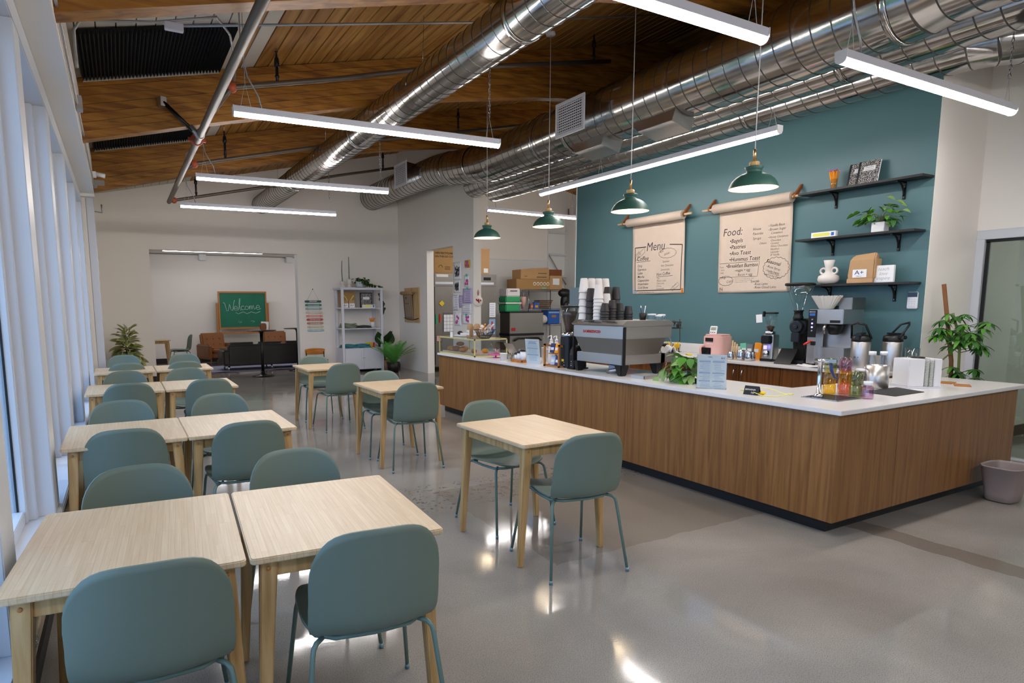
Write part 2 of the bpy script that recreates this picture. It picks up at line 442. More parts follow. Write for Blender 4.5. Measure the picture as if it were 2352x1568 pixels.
def text(mb, s, size, T, align='LEFT', shear=0, depth=.0006, off=0, rot=0, sx=1):
    """flat lettering added to mb; T = plane matrix"""
    cu = bpy.data.curves.new('t', 'FONT'); cu.body = s; cu.size = size; cu.align_x = align; cu.shear = shear; cu.offset = off; cu.extrude = depth/2; cu.resolution_u = 2
    o = bpy.data.objects.new('t', cu); COL.objects.link(o)
    me = o.to_mesh()
    Q = T @ Matrix.Rotation(rot, 4, 'Z') @ Matrix.Scale(sx, 4, (1, 0, 0))
    mb.add([Q @ v.co for v in me.vertices], [tuple(p.vertices) for p in me.polygons])
    o.to_mesh_clear(); bpy.data.objects.remove(o); bpy.data.curves.remove(cu)
def pen(mb, pts, r, T=None):
    """a drawn stroke"""
    out = []
    for a, b in zip(pts, pts[1:]):
        n = max(1, int(math.dist(a[:2], b[:2])/.04)); out += [(a[0]+(b[0]-a[0])*i/n, a[1]+(b[1]-a[1])*i/n) for i in range(n)]
    pts = out+[pts[-1]]
    if T: pts = [T @ Vector((p[0], p[1], 0)) for p in pts]
    mb.tube(pts, r, 5)

# ================================================================== the setting
def struct(name, mb, mat, bevel=0, parent=None):
    o = mb.build(name, mat, parent, bevel)
    if not parent: o['kind'] = 'structure'
    return o
SL, Z0, RIDGE = .226, 3.79, 7.6
def deck_z(x): return Z0+SL*x if x < RIDGE else Z0+SL*RIDGE-SL*(x-RIDGE)
YN, YF, YB = -3.6, 14.3, 18.5      # wall behind the camera, far wall, wall of the lounge beyond
GX, TX, RY = 7.65, 6.75, 3.12      # glass wall, teal wall, return wall
struct('floor', MB().box(-.62, 12.2, YN-.2, YB+.2, -.12, 0), 'concrete')
# roof deck: boards laid along the room, painted white near the windows
ceil = MB().prism([(-.7, deck_z(-.7)+.05), (RIDGE, deck_z(RIDGE)+.05), (12.4, deck_z(12.4)+.05), (12.4, deck_z(12.4)+.12), (RIDGE, deck_z(RIDGE)+.12), (-.7, deck_z(-.7)+.12)], YN-.2, YF+.1, Matrix(((1, 0, 0, 0), (0, 0, 1, 0), (0, 1, 0, 0), (0, 0, 0, 1))))
ceiling = struct('ceiling', ceil, 'deck_wood')
wp = .148
plank_me = {}
for k in range(int((12.3+.62)/wp)):
    x0 = -.62+k*wp; xm = x0+wp/2
    side = xm < RIDGE
    key = ('w' if xm < 1.45 and abs(xm-1.22) > .02 else 'd')+str(side)
    if key not in plank_me:
        w = wp-.007; t = .04; sl = SL if side else -SL
        mb = MB(); mb.prism([(-w/2+.004, -sl*w/2), (w/2-.004, sl*w/2), (w/2, sl*w/2+.006), (w/2, sl*w/2+t), (-w/2, -sl*w/2+t), (-w/2, -sl*w/2+.006)], YN, YF, Matrix(((1, 0, 0, 0), (0, 0, 1, 0), (0, 1, 0, 0), (0, 0, 0, 1))))
        plank_me[key] = mb.mesh('plank', 'deck_white' if key[0] == 'w' else 'deck_wood')
    o = bpy.data.objects.new('plank', plank_me[key]); COL.objects.link(o); o.parent = ceiling; o.location = (xm, 0, deck_z(xm)+R.uniform(0, .003))
XZ = lambda y: Matrix(((1, 0, 0, 0), (0, 0, 1, y), (0, 1, 0, 0), (0, 0, 0, 1)))
# laminated beams across the room, deep and slightly arched underneath
bot = [(-.24, 3.155), (-.2, 3.166), (.97, 3.47), (2.45, 3.83), (3.9, 4.14), (5.06, 4.33), (5.66, 4.40), (6.6, 4.45), (7.6, 4.47), (8.6, 4.44), (9.8, 4.3), (11.2, 4.02), (12.2, 3.8)]
def beam_low(x):
    for (a, za), (b, zb) in zip(bot, bot[1:]):
        if x <= b: return za+(zb-za)*(x-a)/(b-a)
    return bot[-1][1]
beam_lab = {4.42: 'deep laminated timber roof beam nearest the camera, cut by the top edge', 7.43: 'deep laminated roof beam in the middle, with the steel pipe brace fixed on it', 10.5: 'farthest laminated timber roof beam, in front of the end wall', 1.3: 'laminated timber roof beam overhead behind the picture'}
for yb, lab in beam_lab.items():
    t = thing('roof_beam', lab, 'beam', (0, yb-.15, 0), group=None)
    n = 7
    for k in range(n):          # the laminations stand slightly proud of one another
        pts_lo = []; pts_hi = []
        for i in range(41):
            x = -.22+i*(12.4/40)
            lo = beam_low(x); hi = deck_z(x)-.004
            pts_lo.append((x, lo+(hi-lo)*k/n+.0015)); pts_hi.append((x, lo+(hi-lo)*(k+1)/n-.0015))
        e = .004 if k % 2 else 0
        mb = MB()
        vs = [(x, y, z) for y in (e, .15-e) for x, z in pts_lo+pts_hi]
        m = 41; fs = []
        for i in range(m-1):
            fs += [(i, i+1, m+i+1, m+i), (2*m+i, 3*m+i, 3*m+i+1, 2*m+i+1), (i, 2*m+i, 2*m+i+1, i+1), (m+i, m+i+1, 3*m+i+1, 3*m+i)]
        fs += [(0, m, 3*m, 2*m), (m-1, 3*m-1, 4*m-1, 2*m-1)]
        mb.add(vs, fs); mb.build('lamination', 'beam_wood', t)

# ---- window side (left)
WL = -.60
mb = MB().box(WL-.1, -.40, YN, 10.6, 0, .36)
wall_left = struct('wall_left', mb, 'heater_tan')
struct('trim_1', MB().box(WL-.1, -.362, YN, 10.6, .355, .40), 'sill_white', .006)            # sill
MB().box(-.405, -.385, YN, 10.6, .02, .10).build('skirting', 'black_base', wall_left)
struct('trim_2', MB().box(WL-.1, -.385, YN, 10.6, 3.0, 3.14), 'frame_white', .006)          # head of the windows
struct('trim_3', MB().box(WL-.1, -.215, YN, 10.6, 3.14, Z0-.16), 'wall_beige', .004)        # boxed bulkhead above
MB().box(-.45, -.213, 10.45, 10.6, 3.10, 3.14).build('end_cap', 'wall_beige', bpy.data.objects['trim_3'])
struct('wall_left_far', MB().box(WL-.1, -.33, 10.6, YF, 0, Z0-.06), 'wall_beige')
struct('trim_4', MB().box(-.34, -.235, 10.6, 10.85, 0, 3.12), 'frame_white', .006)
post_ys = [-2.4, -.8, .8, 2.4, 4.0, 5.6, 7.2, 8.8, 10.3]
for i, y in enumerate(post_ys):
    w = struct('window_%d' % (i+1), MB().box(-.50, -.385, y, y+.24, .40, 3.0), 'frame_white', .004)
    MB().box(-.535, -.465, y-.05, y+.29, .40, 3.0).build('jamb_stop', 'frame_white', w, .004)
    MB().box(-.575, -.505, y-.10, y+.34, .40, 3.0).build('sash_stile', 'frame_white', w, .004)
    if i < len(post_ys)-1:
        y2 = post_ys[i+1]
        MB().box(-.575, -.515, y+.34, y2-.1, .40, .47).build('bottom_rail', 'frame_white', w, .004)
        MB().box(-.575, -.515, y+.34, y2-.1, 2.93, 3.0).build('top_rail', 'frame_white', w, .004)
        MB().box(-.553, -.547, y+.335, y2-.095, .46, 2.94).build('pane', 'window_glass', w)
        MB().box(-.548, -.538, y+.335, y+.345, .47, 2.93).box(-.548, -.538, y2-.105, y2-.095, .47, 2.93).build('glazing_gasket', 'black_plastic', w)
# ---- end wall with the wide opening to the lounge
OX0, OX1, OZ = .60, 3.62, 2.70
dz = lambda x: deck_z(x)+.055
mb = MB().prism([(WL-.1, 0), (OX0, 0), (OX0, dz(OX0)), (WL-.1, dz(WL-.1))], YF, YF+.22, XZ(0)).prism([(OX0, OZ), (OX1, OZ), (OX1, dz(OX1)), (OX0, dz(OX0))], YF, YF+.22, XZ(0)).prism([(OX1, 0), (6.27, 0), (6.27, dz(6.27)), (OX1, dz(OX1))], YF, YF+.22, XZ(0))
struct('wall_far', mb, 'wall_beige')
struct('baseboard_far', MB().box(OX1, 6.1, YF-.015, YF, 0, .1).box(-.33, OX0, YF-.015, YF, 0, .1), 'black_base', .003)
MB().box(OX1-.012, OX1+.0, YF-.01, YF+.23, 0, OZ).build('corner_bead', 'wall_white', bpy.data.objects['wall_far'])
# lounge beyond
struct('wall_back', MB().box(-.9, 8.0, YB, YB+.2, 0, 3.2), 'wall_beige')
struct('baseboard_back', MB().box(-.7, 7.9, YB-.015, YB, 0, .14), 'black_base', .003)
struct('wall_back_left', MB().box(-.9, -.7, YF+.22, YB, 0, 3.2), 'wall_beige')
struct('wall_back_right', MB().box(7.9, 8.1, YF+.22, YB, 0, 3.2), 'wall_beige')
struct('ceiling_back', MB().box(-.9, 8.1, YF+.2, YB+.2, 2.95, 3.1), 'wall_beige')
# ---- wall beside the kitchen door (right of the shelf), with its doorway
DY0, DY1, DZ = 11.45, 12.69, 2.75
PZ = deck_z(6.15)+.03
mb = MB().box(6.1, 6.27, 10.6, DY0, 0, PZ).box(6.1, 6.27, DY1, YF, 0, PZ).box(6.1, 6.27, DY0, DY1, DZ, PZ)
struct('wall_right_far', mb, 'wall_beige')
# ---- teal wall behind the bar
struct('wall_right', MB().box(TX, TX+.14, RY+.003, 8.3, 0, 4.0), 'wall_teal')
struct('trim_5', MB().box(TX-.004, TX+.15, 8.3, 8.32, 0, 4.0), 'wall_white')
struct('wall_right_return', MB().box(TX+.002, GX+.1, RY, RY+.12, 0, deck_z(GX)+.02), 'wall_beige')
# ---- kitchen behind
struct('wall_kitchen_far', MB().box(6.27, 12.4, YF-.001, YF+.2, 2.75, 5.55), 'wall_beige')
struct('wall_kitchen_panels', MB().box(6.27, 10.6, YF-.012, YF+.19, 0, 2.75).box(10.6, 11.3, YF-.012, YF+.19, 0, 4.9), 'wall_white')
struct('wall_kitchen_right', MB().box(11.2, 11.4, 8.2, YF, 0, 4.0), 'wall_white')
struct('wall_kitchen_near', MB().box(TX+.14, 11.4, 8.05, 8.2, 0, 4.0), 'wall_white')
struct('trim_6', MB().box(10.6, 10.64, YF-.03, YF-.012, 0, 4.6), 'white_plastic')
struct('trim_7', MB().box(6.27, 10.6, YF-.03, YF-.012, 2.74, 2.77), 'white_plastic')
# ---- glass wall on the right and the room behind it
struct('wall_right_near', MB().box(GX, GX+.14, YN, RY, 2.26, deck_z(GX)-.0), 'wall_beige')
g = struct('door_1', MB().box(GX, GX+.09, YN, RY, 2.17, 2.26).box(GX, GX+.09, RY-.07, RY, 0, 2.17).box(GX, GX+.09, YN, RY-.07, 0, .02).box(GX, GX+.09, .55, .62, 0, 2.17).box(GX, GX+.09, -1.95, -1.88, 0, 2.17), 'frame_white', .004)
MB().box(GX+.03, GX+.05, RY-.105, RY-.075, .02, 2.15).box(GX+.03, GX+.05, .62, RY-.07, 2.14, 2.17).build('gasket', 'black_plastic', g)
for a, b in ((.62, RY-.075), (-1.88, .55), (YN, -1.95)): MB().box(GX+.036, GX+.044, a, b, .02, 2.16).build('pane', 'door_glass', g)
struct('wall_side_room', MB().box(GX+.1, 12.2, RY+.05, RY+.2, 0, 3.0), 'wall_sage')
struct('baseboard_side_room', MB().box(GX+.14, 12.0, RY+.03, RY+.05, 0, .12), 'dark_metal', .003)
struct('wall_side_room_right', MB().box(12.0, 12.2, YN, RY+.05, 0, 3.0), 'wall_sage')
struct('ceiling_side_room', MB().box(GX+.14, 12.2, YN, RY+.2, 2.7, 2.85), 'wall_beige')
struct('wall_outer_right', MB().box(12.2, 12.4, YN, YF+.2, 0, 5.2), 'wall_beige')
struct('wall_near', MB().box(WL-.1, 12.2, YN-.2, YN, 0, 5.6), 'wall_beige')
# ---- outside the windows
struct('ground_outside', MB().box(-30, -.72, -15, 40, -.3, -.12), 'pavement')
struct('lawn_outside', MB().box(-30, -4.0, -15, 40, -.12, -.06), 'grass')

# ================================================================== overhead
# ---- linear lights hung on wire and chain
def linear_light(name, label, p, q, z, grp, top=None, cable=True, ends=(.04, .96)):
    """p, q = plan ends of the bar"""
    p = Vector((p[0], p[1], 0)); q = Vector((q[0], q[1], 0)); L = (q-p).length; rz = atan2(q.y-p.y, q.x-p.x)
    t = thing(name, label, 'light', (p.x, p.y, z), rz, grp)
    YZ = Matrix(((0, 0, 1, 0), (1, 0, 0, 0), (0, 1, 0, 0), (0, 0, 0, 1)))
    MB().prism([(-.034, .012), (.034, .012), (.040, .062), (-.040, .062)], 0, L, YZ).build('housing', 'white_lam', t, .003)
    half = [(.033*cos(a), -.027*sin(a)+.012) for a in [pi*i/10 for i in range(11)]]
    MB().prism(half, .006, L-.006, YZ, True).build('diffuser', 'diffuser_soft' if name == 'lounge_light' else 'diffuser', t)
    for x in (-.006, L): MB().prism([(-.041, .012)]+[(x_*1.1, (y_-.012)*1.1+.012) for x_, y_ in half[::-1]]+[(.041, .064), (-.041, .064)], x, x+.006, YZ).build('end_cap', 'white_plastic', t)
    for e in ends:
        x = L*e; wp_ = t.location+Vector((cos(rz)*x, sin(rz)*x, 0))
        hz = (deck_z(wp_.x) if top is None else top)-z
        MB().tube([(x-.04, 0, .062), (x, 0, .25), (x+.04, 0, .062)], .0022, 5).build('hanger_wire', 'white_cord', t)
        if hz > .5:
            ch = MB(); zz = .25
            if e > .5 and top is None:      # chain of links
                while zz < hz-.03:
                    a = int(zz*1000) % 2; r_ = .010
                    pts = [(x+(r_*cos(u) if a else 0), (0 if a else r_*cos(u)), zz+.02+.022*sin(u)) for u in [2*pi*i/6 for i in range(6)]]
                    ch.tube(pts, .003, 4, closed=True); zz += .033
                ch.build('chain', 'wire_chrome', t)
            else: ch.tube([(x, 0, .25), (x, 0, hz)], .0022, 5).build('suspension_wire', 'wire_chrome', t)
    if cable and top is None:
        x = L*ends[0]; hz = deck_z(p.x)-z
        MB().tube([(x+.12, 0, .062), (x+.10, .0, .16), (x+.02, 0, .30), (x-.02, .01, .5), (x-.02, .01, hz)], .006, 6).build('cable', 'conduit', t)
    return t
LZ = 3.05
linear_light('linear_light', 'long white light bar hung above the second row of tables, largest over the left tables', (.89, 5.34), (3.29, 5.24), LZ, 'bars over the tables')
linear_light('linear_light', 'long white light bar in the middle of three stacked toward the end wall', (.90, 8.16), (3.28, 8.02), LZ, 'bars over the tables')
linear_light('linear_light', 'long white light bar farthest of the three toward the end wall, in front of it', (.91, 10.50), (3.29, 10.36), LZ, 'bars over the tables')
linear_light('linear_light', 'bright light bar cut off by the top edge of the picture', (.95, 2.48), (3.37, 2.50), LZ, 'bars over the tables')
linear_light('linear_light', 'bright light bar at the right, in front of the top of the beige return wall', (4.07, 2.46), (6.40, 2.46), LZ, 'bars over the tables')
linear_light('linear_light', 'light bar running along the bar counter, in front of the teal wall', (5.48, 3.84), (5.48, 7.55), 3.12, 'bars over the tables', ends=(.02, .66, .98), top=3.55)
linear_light('linear_light', 'light bar in the kitchen, partly behind the teal wall', (6.53, 10.80), (8.9, 11.0), 3.40, 'bars over the tables')
# unseen bars added behind the camera for more light in the room
linear_light('linear_light', 'unseen light bar added behind the camera, left', (.95, -.6), (3.37, -.6), LZ, 'unseen bars added behind the camera')
linear_light('linear_light', 'unseen light bar added behind the camera, right', (4.07, -.6), (6.45, -.6), LZ, 'unseen bars added behind the camera')
linear_light('lounge_light', 'flush light bar on the lounge ceiling, seen at the top of the opening', (.98, 16.5), (3.26, 16.4), 2.86, None, top=2.95, cable=False)
linear_light('lounge_light', 'light bar deeper in the lounge, hidden by the wall', (4.6, 16.4), (6.9, 16.4), 2.86, None, top=2.95, cable=False)
linear_light('added_side_room_light', 'unseen light bar added in the room behind the glass wall', (9.0, -.4), (9.0, 2.0), 2.58, None, top=2.7, cable=False)  # this bar and the next are added, out of view, to brighten the side room
linear_light('added_side_room_light', 'second unseen light bar added in the room behind the glass wall', (10.6, -.4), (10.6, 2.0), 2.58, None, top=2.7, cable=False)
linear_light('kitchen_light', 'second light bar of the kitchen, hidden by the teal wall', (8.3, 9.3), (10.7, 9.3), 3.40, None)

# ---- pendant lamps over the counter
def make_pendant(loc, label):
    t = thing('pendant_lamp', label, 'lamp', loc, 0, 'green dome pendant lamps over the counter')
    H_ = deck_z(loc[0])-loc[2]
    pro = [(.203, 0), (.200, .012), (.192, .035), (.172, .070), (.140, .100), (.100, .122), (.066, .134), (.060, .142), (.066, .16), (.078, .182), (.070, .186), (.05, .186), (.0, .186)]
    sh = MB().open_lathe(pro, 48).build('shade', 'green_shade', t)
    inn = [(.200, .001), (.196, .014), (.187, .036), (.167, .068), (.136, .096), (.098, .117), (.06, .128), (0, .130)]
    MB().open_lathe(inn, 48).build('inner_lining', 'shade_inner', sh)
    MB().ball((0, 0, .055), .035, 12, 8).build('bulb', 'bulb', t)
    MB().lathe([(.042, .186), (.042, .222), (.036, .228), (0, .228)], 20).build('wooden_collar', 'pale_wood', t)
    MB().lathe([(.013, .228), (.013, .33), (.008, .335), (0, .335)], 12).build('stem', 'brass', t)
    MB().tube([(0, 0, .33), (0, 0, H_-.02)], .0045, 8).build('cord', 'white_cord', t)
    MB().lathe([(0, H_-.035), (.055, H_-.033), (.062, H_-.02), (.062, H_+.01)], 24).build('canopy', 'white_plastic', t)
    l = bpy.data.lights.new('pendant_glow', 'POINT'); l.energy = 3; l.color = (1, .8, .55); l.shadow_soft_size = .09
    lo = bpy.data.objects.new('pendant_glow', l); COL.objects.link(lo); lo.location = (loc[0], loc[1], loc[2]+.012)
    return t
for (x, y, z), lab in zip(((4.95, 3.69, 2.545), (4.95, 5.19, 2.545), (4.95, 6.66, 2.545), (4.95, 8.19, 2.545)), ('green dome pendant lamp nearest the wall shelves, largest of the four', 'green dome pendant lamp above the left menu roll', 'green dome pendant lamp above the cartons on the wire rack', 'smallest green dome pendant lamp, beside the end of the kitchen wall')):
    make_pendant((x, y, z), lab)

# ---- round spiral ducts
def duct_mesh(path, pitch=.145, n=40, bead=.0042, phase=1):
    """path(s) -> (point, radius) for s in metres; one helical bead per pitch"""
    pts = path; L = pts['L']; k = 5
    nr = int(L/pitch)+1
    fr = [0, .012, .045, .078, .09]; rb = [0, 0, bead, 0, 0]
    vs = []; fs = []; seam = []; rings = nr*k
    def sample(s):
        s = min(max(s, 0), L); P0, r = pts['f'](s); P1, _ = pts['f'](min(s+.01, L+.01)); P2, _ = pts['f'](s-.01)
        t = (P1-P2).normalized(); u = (Vector((0, 0, 1))-t*t.z).normalized(); w = t.cross(u)
        return P0, r, u, w
    for i in range(rings):
        for j in range(n):
            s = (i//k+fr[i % k]+j/n*phase)*pitch
            P0, r, u, w = sample(s); a = 2*pi*j/n; rr = r+(rb[i % k] if s < L else 0)
            vs.append(P0+(u*cos(a)+w*sin(a))*rr)
    for i in range(rings-1-k*0):
        for j in range(n):
            if j < n-1: q = (i*n+j, i*n+j+1, (i+1)*n+j+1, (i+1)*n+j)
            else:
                if i+1+k >= rings: continue
                q = (i*n+j, (i+k)*n, (i+1+k)*n, (i+1)*n+j)
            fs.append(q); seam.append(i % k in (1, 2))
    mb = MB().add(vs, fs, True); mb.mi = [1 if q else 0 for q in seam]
    return mb
def lin(keys):
    """keys: (y, x, z, r) list, smooth between"""
    L = 0; cum = [0]
    for a, b in zip(keys, keys[1:]):
        L += sqrt(sum((a[i]-b[i])**2 for i in range(3))); cum.append(L)
    def f(s):
        for i in range(len(keys)-1):
            if s <= cum[i+1] or i == len(keys)-2:
                t = (s-cum[i])/(cum[i+1]-cum[i]); a, b = keys[i], keys[i+1]
                v = [a[m]+(b[m]-a[m])*t for m in range(4)]
                return Vector((v[1], v[0], v[2])), v[3]
    return {'L': L, 'f': f}
def smooth(keys, n=8):
    out = []
    for i in range(len(keys)-1):
        p = [keys[max(0, i-1)], keys[i], keys[i+1], keys[min(len(keys)-1, i+2)]]
        for k in range(n):
            t = k/n
            out.append(tuple(.5*((2*p[1][m])+(-p[0][m]+p[2][m])*t+(2*p[0][m]-5*p[1][m]+4*p[2][m]-p[3][m])*t*t+(-p[0][m]+3*p[1][m]-3*p[2][m]+p[3][m])*t**3) for m in range(4)))
    out.append(keys[-1]); return out
def ring(x, y, z, r, w=.05, ax='Y'):
    T = TR(x, y, z) @ Matrix.Rotation(pi/2, 4, 'X')
    return MB().open_lathe([(r+.001, -w/2), (r+.009, -w/2), (r+.009, w/2), (r+.001, w/2)], 40, T=T)
def register(parent, x, y0, y1, z0, z1, back):
    """side outlet box with a slatted face looking toward -X"""
    b = MB().prism([(x, z0), (back, z0+.06), (back, z1-.04), (x, z1)], y0, y1, XZ(0)).build('outlet_box', 'galvanised', parent, .004)
    f = MB().box(x-.02, x, y0-.025, y1+.025, z0-.025, z0+.015).box(x-.02, x, y0-.025, y1+.025, z1-.015, z1+.025).box(x-.02, x, y0-.025, y0+.015, z0+.015, z1-.015).box(x-.02, x, y1-.015, y1+.025, z0+.015, z1-.015)
    f.build('register_frame', 'white_lam', b, .003)
    MB().box(x-.002, x, y0+.015, y1-.015, z0+.015, z1-.015).build('register_back', 'black_base', b)
    n = 11
    for k in range(n):
        zz = z0+.015+(z1-z0-.03)*(k+.5)/n
        if k == 0: sm = MB().box(x-.014, x-.003, y0+.015, y1-.015, -.006, .006).mesh('slat', 'white_lam')
        o = bpy.data.objects.new('slat', sm); COL.objects.link(o); o.parent = b; o.location = (0, 0, zz)
    v = MB(); m = 14
    for k in range(1, m): v.box(x-.012, x-.006, y0+(y1-y0)*k/m-.0035, y0+(y1-y0)*k/m+.0035, z0+.015, z1-.015)
    v.build('vertical_vanes', 'white_lam', b)
t = thing('air_duct', 'slimmer spiral steel duct running alone over the tables to the end wall', 'air duct', (0, 0, 0), 0)
duct_mesh(lin([(-2.5, 2.86, 3.735, .188), (YF-.0, 2.86, 3.735, .188)]), .15).build('duct_run', ['galvanised', 'duct_seam_shade'], t, fix=False)
for y in (1.2, 4.2, 7.85, 11.2): ring(2.86, y, 3.735, .188).build('joint_ring', 'galvanised', t)
for y in (2.6, 6.0, 9.4, 12.6): MB().tube([(2.86, y, 3.92), (2.86+.02, y, deck_z(2.86))], .0025, 5).tube([(2.86+.19*cos(a), y, 3.735+.19*sin(a)) for a in [pi*i/16 for i in range(17)]], .003, 5).build('hanger', 'wire_chrome', t)
t = thing('air_duct', 'thickest spiral steel duct above the bar, with an S bend and side outlets', 'air duct', (0, 0, 0), 0)
k2 = [(-2.5, 5.55, 3.93, .30), (2.6, 5.52, 3.90, .30), (3.0, 5.5, 3.88, .334), (5.5, 5.5, 3.87, .334), (8.4, 5.5, 3.87, .325), (9.0, 5.48, 3.86, .31), (9.8, 5.42, 3.93, .29), (10.6, 5.42, 4.03, .28), (11.4, 5.42, 4.06, .27), (13.4, 5.42, 4.06, .27), (YF-.0, 5.42, 4.06, .27)]
k2 = [k2[0]]+smooth(k2[1:], 6)
duct_mesh(lin(k2), .17, 44, .0055).build('duct_run', ['galvanised', 'duct_seam_shade'], t, fix=False)
for y, x, z, r in ((2.86, 5.5, 3.88, .325), (6.75, 5.5, 3.87, .33), (9.35, 5.45, 3.89, .30), (10.2, 5.42, 3.98, .285)): ring(x, y, z, r+.004).build('joint_ring', 'galvanised', t)
register(t, 4.97, 6.02, 6.52, 3.63, 3.99, 5.35)
register(t, 5.02, 11.3, 11.85, 3.88, 4.28, 5.3)
for y0 in (6.35, 5.25):      # sheet metal scoops underneath
    MB().prism([(0, 0), (.5, 0), (.62, .14), (-.02, .14)], -.15, .15, frame((5.42, y0-.3, 3.44), (0, 1, 0), (.25, 0, 1))).build('scoop', 'steel', t, .003)
for y in (7.4,): MB().tube([(5.5+.345*cos(a), y, 3.87+.345*sin(a)) for a in [2*pi*i/28 for i in range(29)]], .006, 5).tube([(5.5, y, 4.2), (5.5, y, deck_z(5.5))], .005, 6).build('hanger', 'wire_chrome', t)
t = thing('air_duct', 'spiral steel duct between the thickest one and the teal wall', 'air duct', (0, 0, 0), 0)
duct_mesh(lin([(-2.5, 6.06, 3.78, .205), (10.55, 6.06, 3.78, .205)]), .17, 36).build('duct_run', ['galvanised', 'duct_seam_shade'], t, fix=False)
for y in (3.6, 6.9): ring(6.06, y, 3.78, .205).build('joint_ring', 'galvanised', t)
t = thing('air_duct', 'lowest spiral steel duct along the teal wall, bending away to the right', 'air duct', (0, 0, 0), 0)
e4 = [(2.55+.55*(1-cos(a)) if False else 2.95-.5*sin(a), 6.49+.5*(1-cos(a)), 3.72, .205) for a in [pi/2*i/8 for i in range(9)]]
keys = [(10.55, 6.49, 3.72, .205), (2.98, 6.49, 3.72, .205)]+e4[1:]+[(2.449, 7.64, 3.72, .205)]
duct_mesh(lin(keys), .17, 36).build('duct_run', ['galvanised', 'duct_seam_shade'], t, fix=False)
for y in (3.3, 4.9): ring(6.49, y, 3.72, .205).build('joint_ring', 'galvanised', t)

# ---- sprinkler pipes
t = thing('sprinkler_main', 'dark steel sprinkler main running from the top edge toward the end wall', 'pipe', (.86, 0, 3.35), 0)
MB().tube([(0, -2.5, 0), (0, 11.95, -.03)], .036, 16).build('pipe', 'pipe_grey', t)
for y in (3.2, 8.35): MB().lathe([(.037, -.01), (.046, -.01), (.046, .01), (.037, .01)], 16, T=TR(0, y, 0) @ Matrix.Rotation(pi/2, 4, 'X')).build('joint_band', 'conduit', t)
MB().lathe([(.037, -.035), (.062, -.03), (.066, 0), (.062, .03), (.037, .035)], 16, T=TR(0, 7.55, 0) @ Matrix.Rotation(pi/2, 4, 'X')).box(-.09, -.05, 7.54, 7.56, -.02, .02).box(.05, .09, 7.54, 7.56, -.02, .02).build('coupling', 'orange_coupling', t)
t = thing('pipe_brace', 'short slanted steel brace between the middle beam and the sprinkler main', 'brace', (.52, 7.20, 3.60), 0)
MB().tube([(0, 0, 0), (.30, .02, -.27)], .022, 10).build('rod', 'black_steel', t)
MB().box(-.03, .03, -.02, .08, -.04, .05, RZ(.3)).build('beam_clamp', 'steel', t, .004)
MB().tube([(.24, .02, -.20), (.34, .02, -.30)], .03, 8).lathe([(.04, -.02), (.052, -.02), (.052, .02), (.04, .02)], 14, T=TR(.34, .05, -.26) @ Matrix.Rotation(pi/2, 4, 'X')).build('pipe_clamp', 'conduit', t)
def branch(y, pts, risers, lab):
    t = thing('sprinkler_branch', lab, 'pipe', (0, y, 0), 0)
    P0 = [(.86, 0, 3.35)]+[(x, 0, z) for x, z in pts]
    MB().tube(P0, .026, 12).build('pipe', 'pipe_grey', t)
    x, z = pts[0]
    MB().ball((x, 0, z), (.05, .045, .055), 10, 8).build('coupling', 'orange_coupling', t)
    for xx in risers:
        for (a, za), (b, zb) in zip(pts, pts[1:]):
            if a <= xx <= b: zz = za+(zb-za)*(xx-a)/(b-a)
        top = min(deck_z(xx)-.02, zz+.38)
        r = MB().tube([(xx, 0, zz), (xx, 0, top-.12)], .016, 8).ball((xx, 0, zz+.07), (.024, .024, .02), 8, 6).build('riser', 'black_steel', t)
        MB().lathe([(.02, top-.16), (.028, top-.15), (.024, top-.08), (.012, top-.06), (.01, top-.02), (.02, top-.01), (0, top)], 10, c=(xx, 0, 0)).build('sprinkler_head', 'black_steel', r)
        MB().tube([(xx, 0, top-.02), (xx, 0, deck_z(xx))], .004, 5).build('hanger_rod', 'wire_chrome', r)
branch(6.75, [(1.12, 3.70), (2.28, 3.97), (3.1, 4.19), (4.3, 4.44), (6.0, 4.78)], (1.57, 5.72), 'sprinkler branch pipe crossing in front of the middle beam')
branch(9.4, [(1.02, 3.47), (3.22, 4.0), (5.2, 4.40), (6.7, 4.72)], (1.43, 5.12), 'sprinkler branch pipe crossing in front of the farthest beam')
branch(12.2, [(.96, 3.39), (2.46, 3.73), (3.98, 4.09), (5.38, 4.39)], (1.33, 4.9), 'sprinkler branch pipe in front of the end wall, farthest of the three')

# ---- dark corrugated absorbers on the deck near the windows
def absorber(y0, y1, lab):
    t = thing('acoustic_panel', lab, 'ceiling panel', (0, y0, 0))
    n = 40; x0, x1 = -.17, 1.08; vs = []; fs = []
    for i in range(2*n+1):
        x = x0+(x1-x0)*i/(2*n); z = deck_z(x)-(.02 if i % 2 else .06)
        for y in (0, y1-y0): vs += [(x, y, z)]
        for y in (0, y1-y0): vs += [(x, y, deck_z(x)-.012)]
    for i in range(2*n):
        a, b = 4*i, 4*i+4
        fs += [(a, b, b+1, a+1), (a+2, a+3, b+3, b+2), (a, a+2, b+2, b), (a+1, b+1, b+3, a+3)]
    MB().add(vs, fs).build('corrugated_sheet', 'acoustic_black', t)
    MB().prism([(x0, deck_z(x0)-.06), (x1, deck_z(x1)-.06), (x1, deck_z(x1)-.012), (x0, deck_z(x0)-.012)], y1-y0-.0, y1-y0+.012, XZ(0)).build('edge_strip', 'deck_white', t)
absorber(6.05, 7.22, 'large dark corrugated acoustic panel at the top left, behind the nearest beam')
absorber(9.1, 10.3, 'thin sliver of dark corrugated panel between middle and farthest beams')
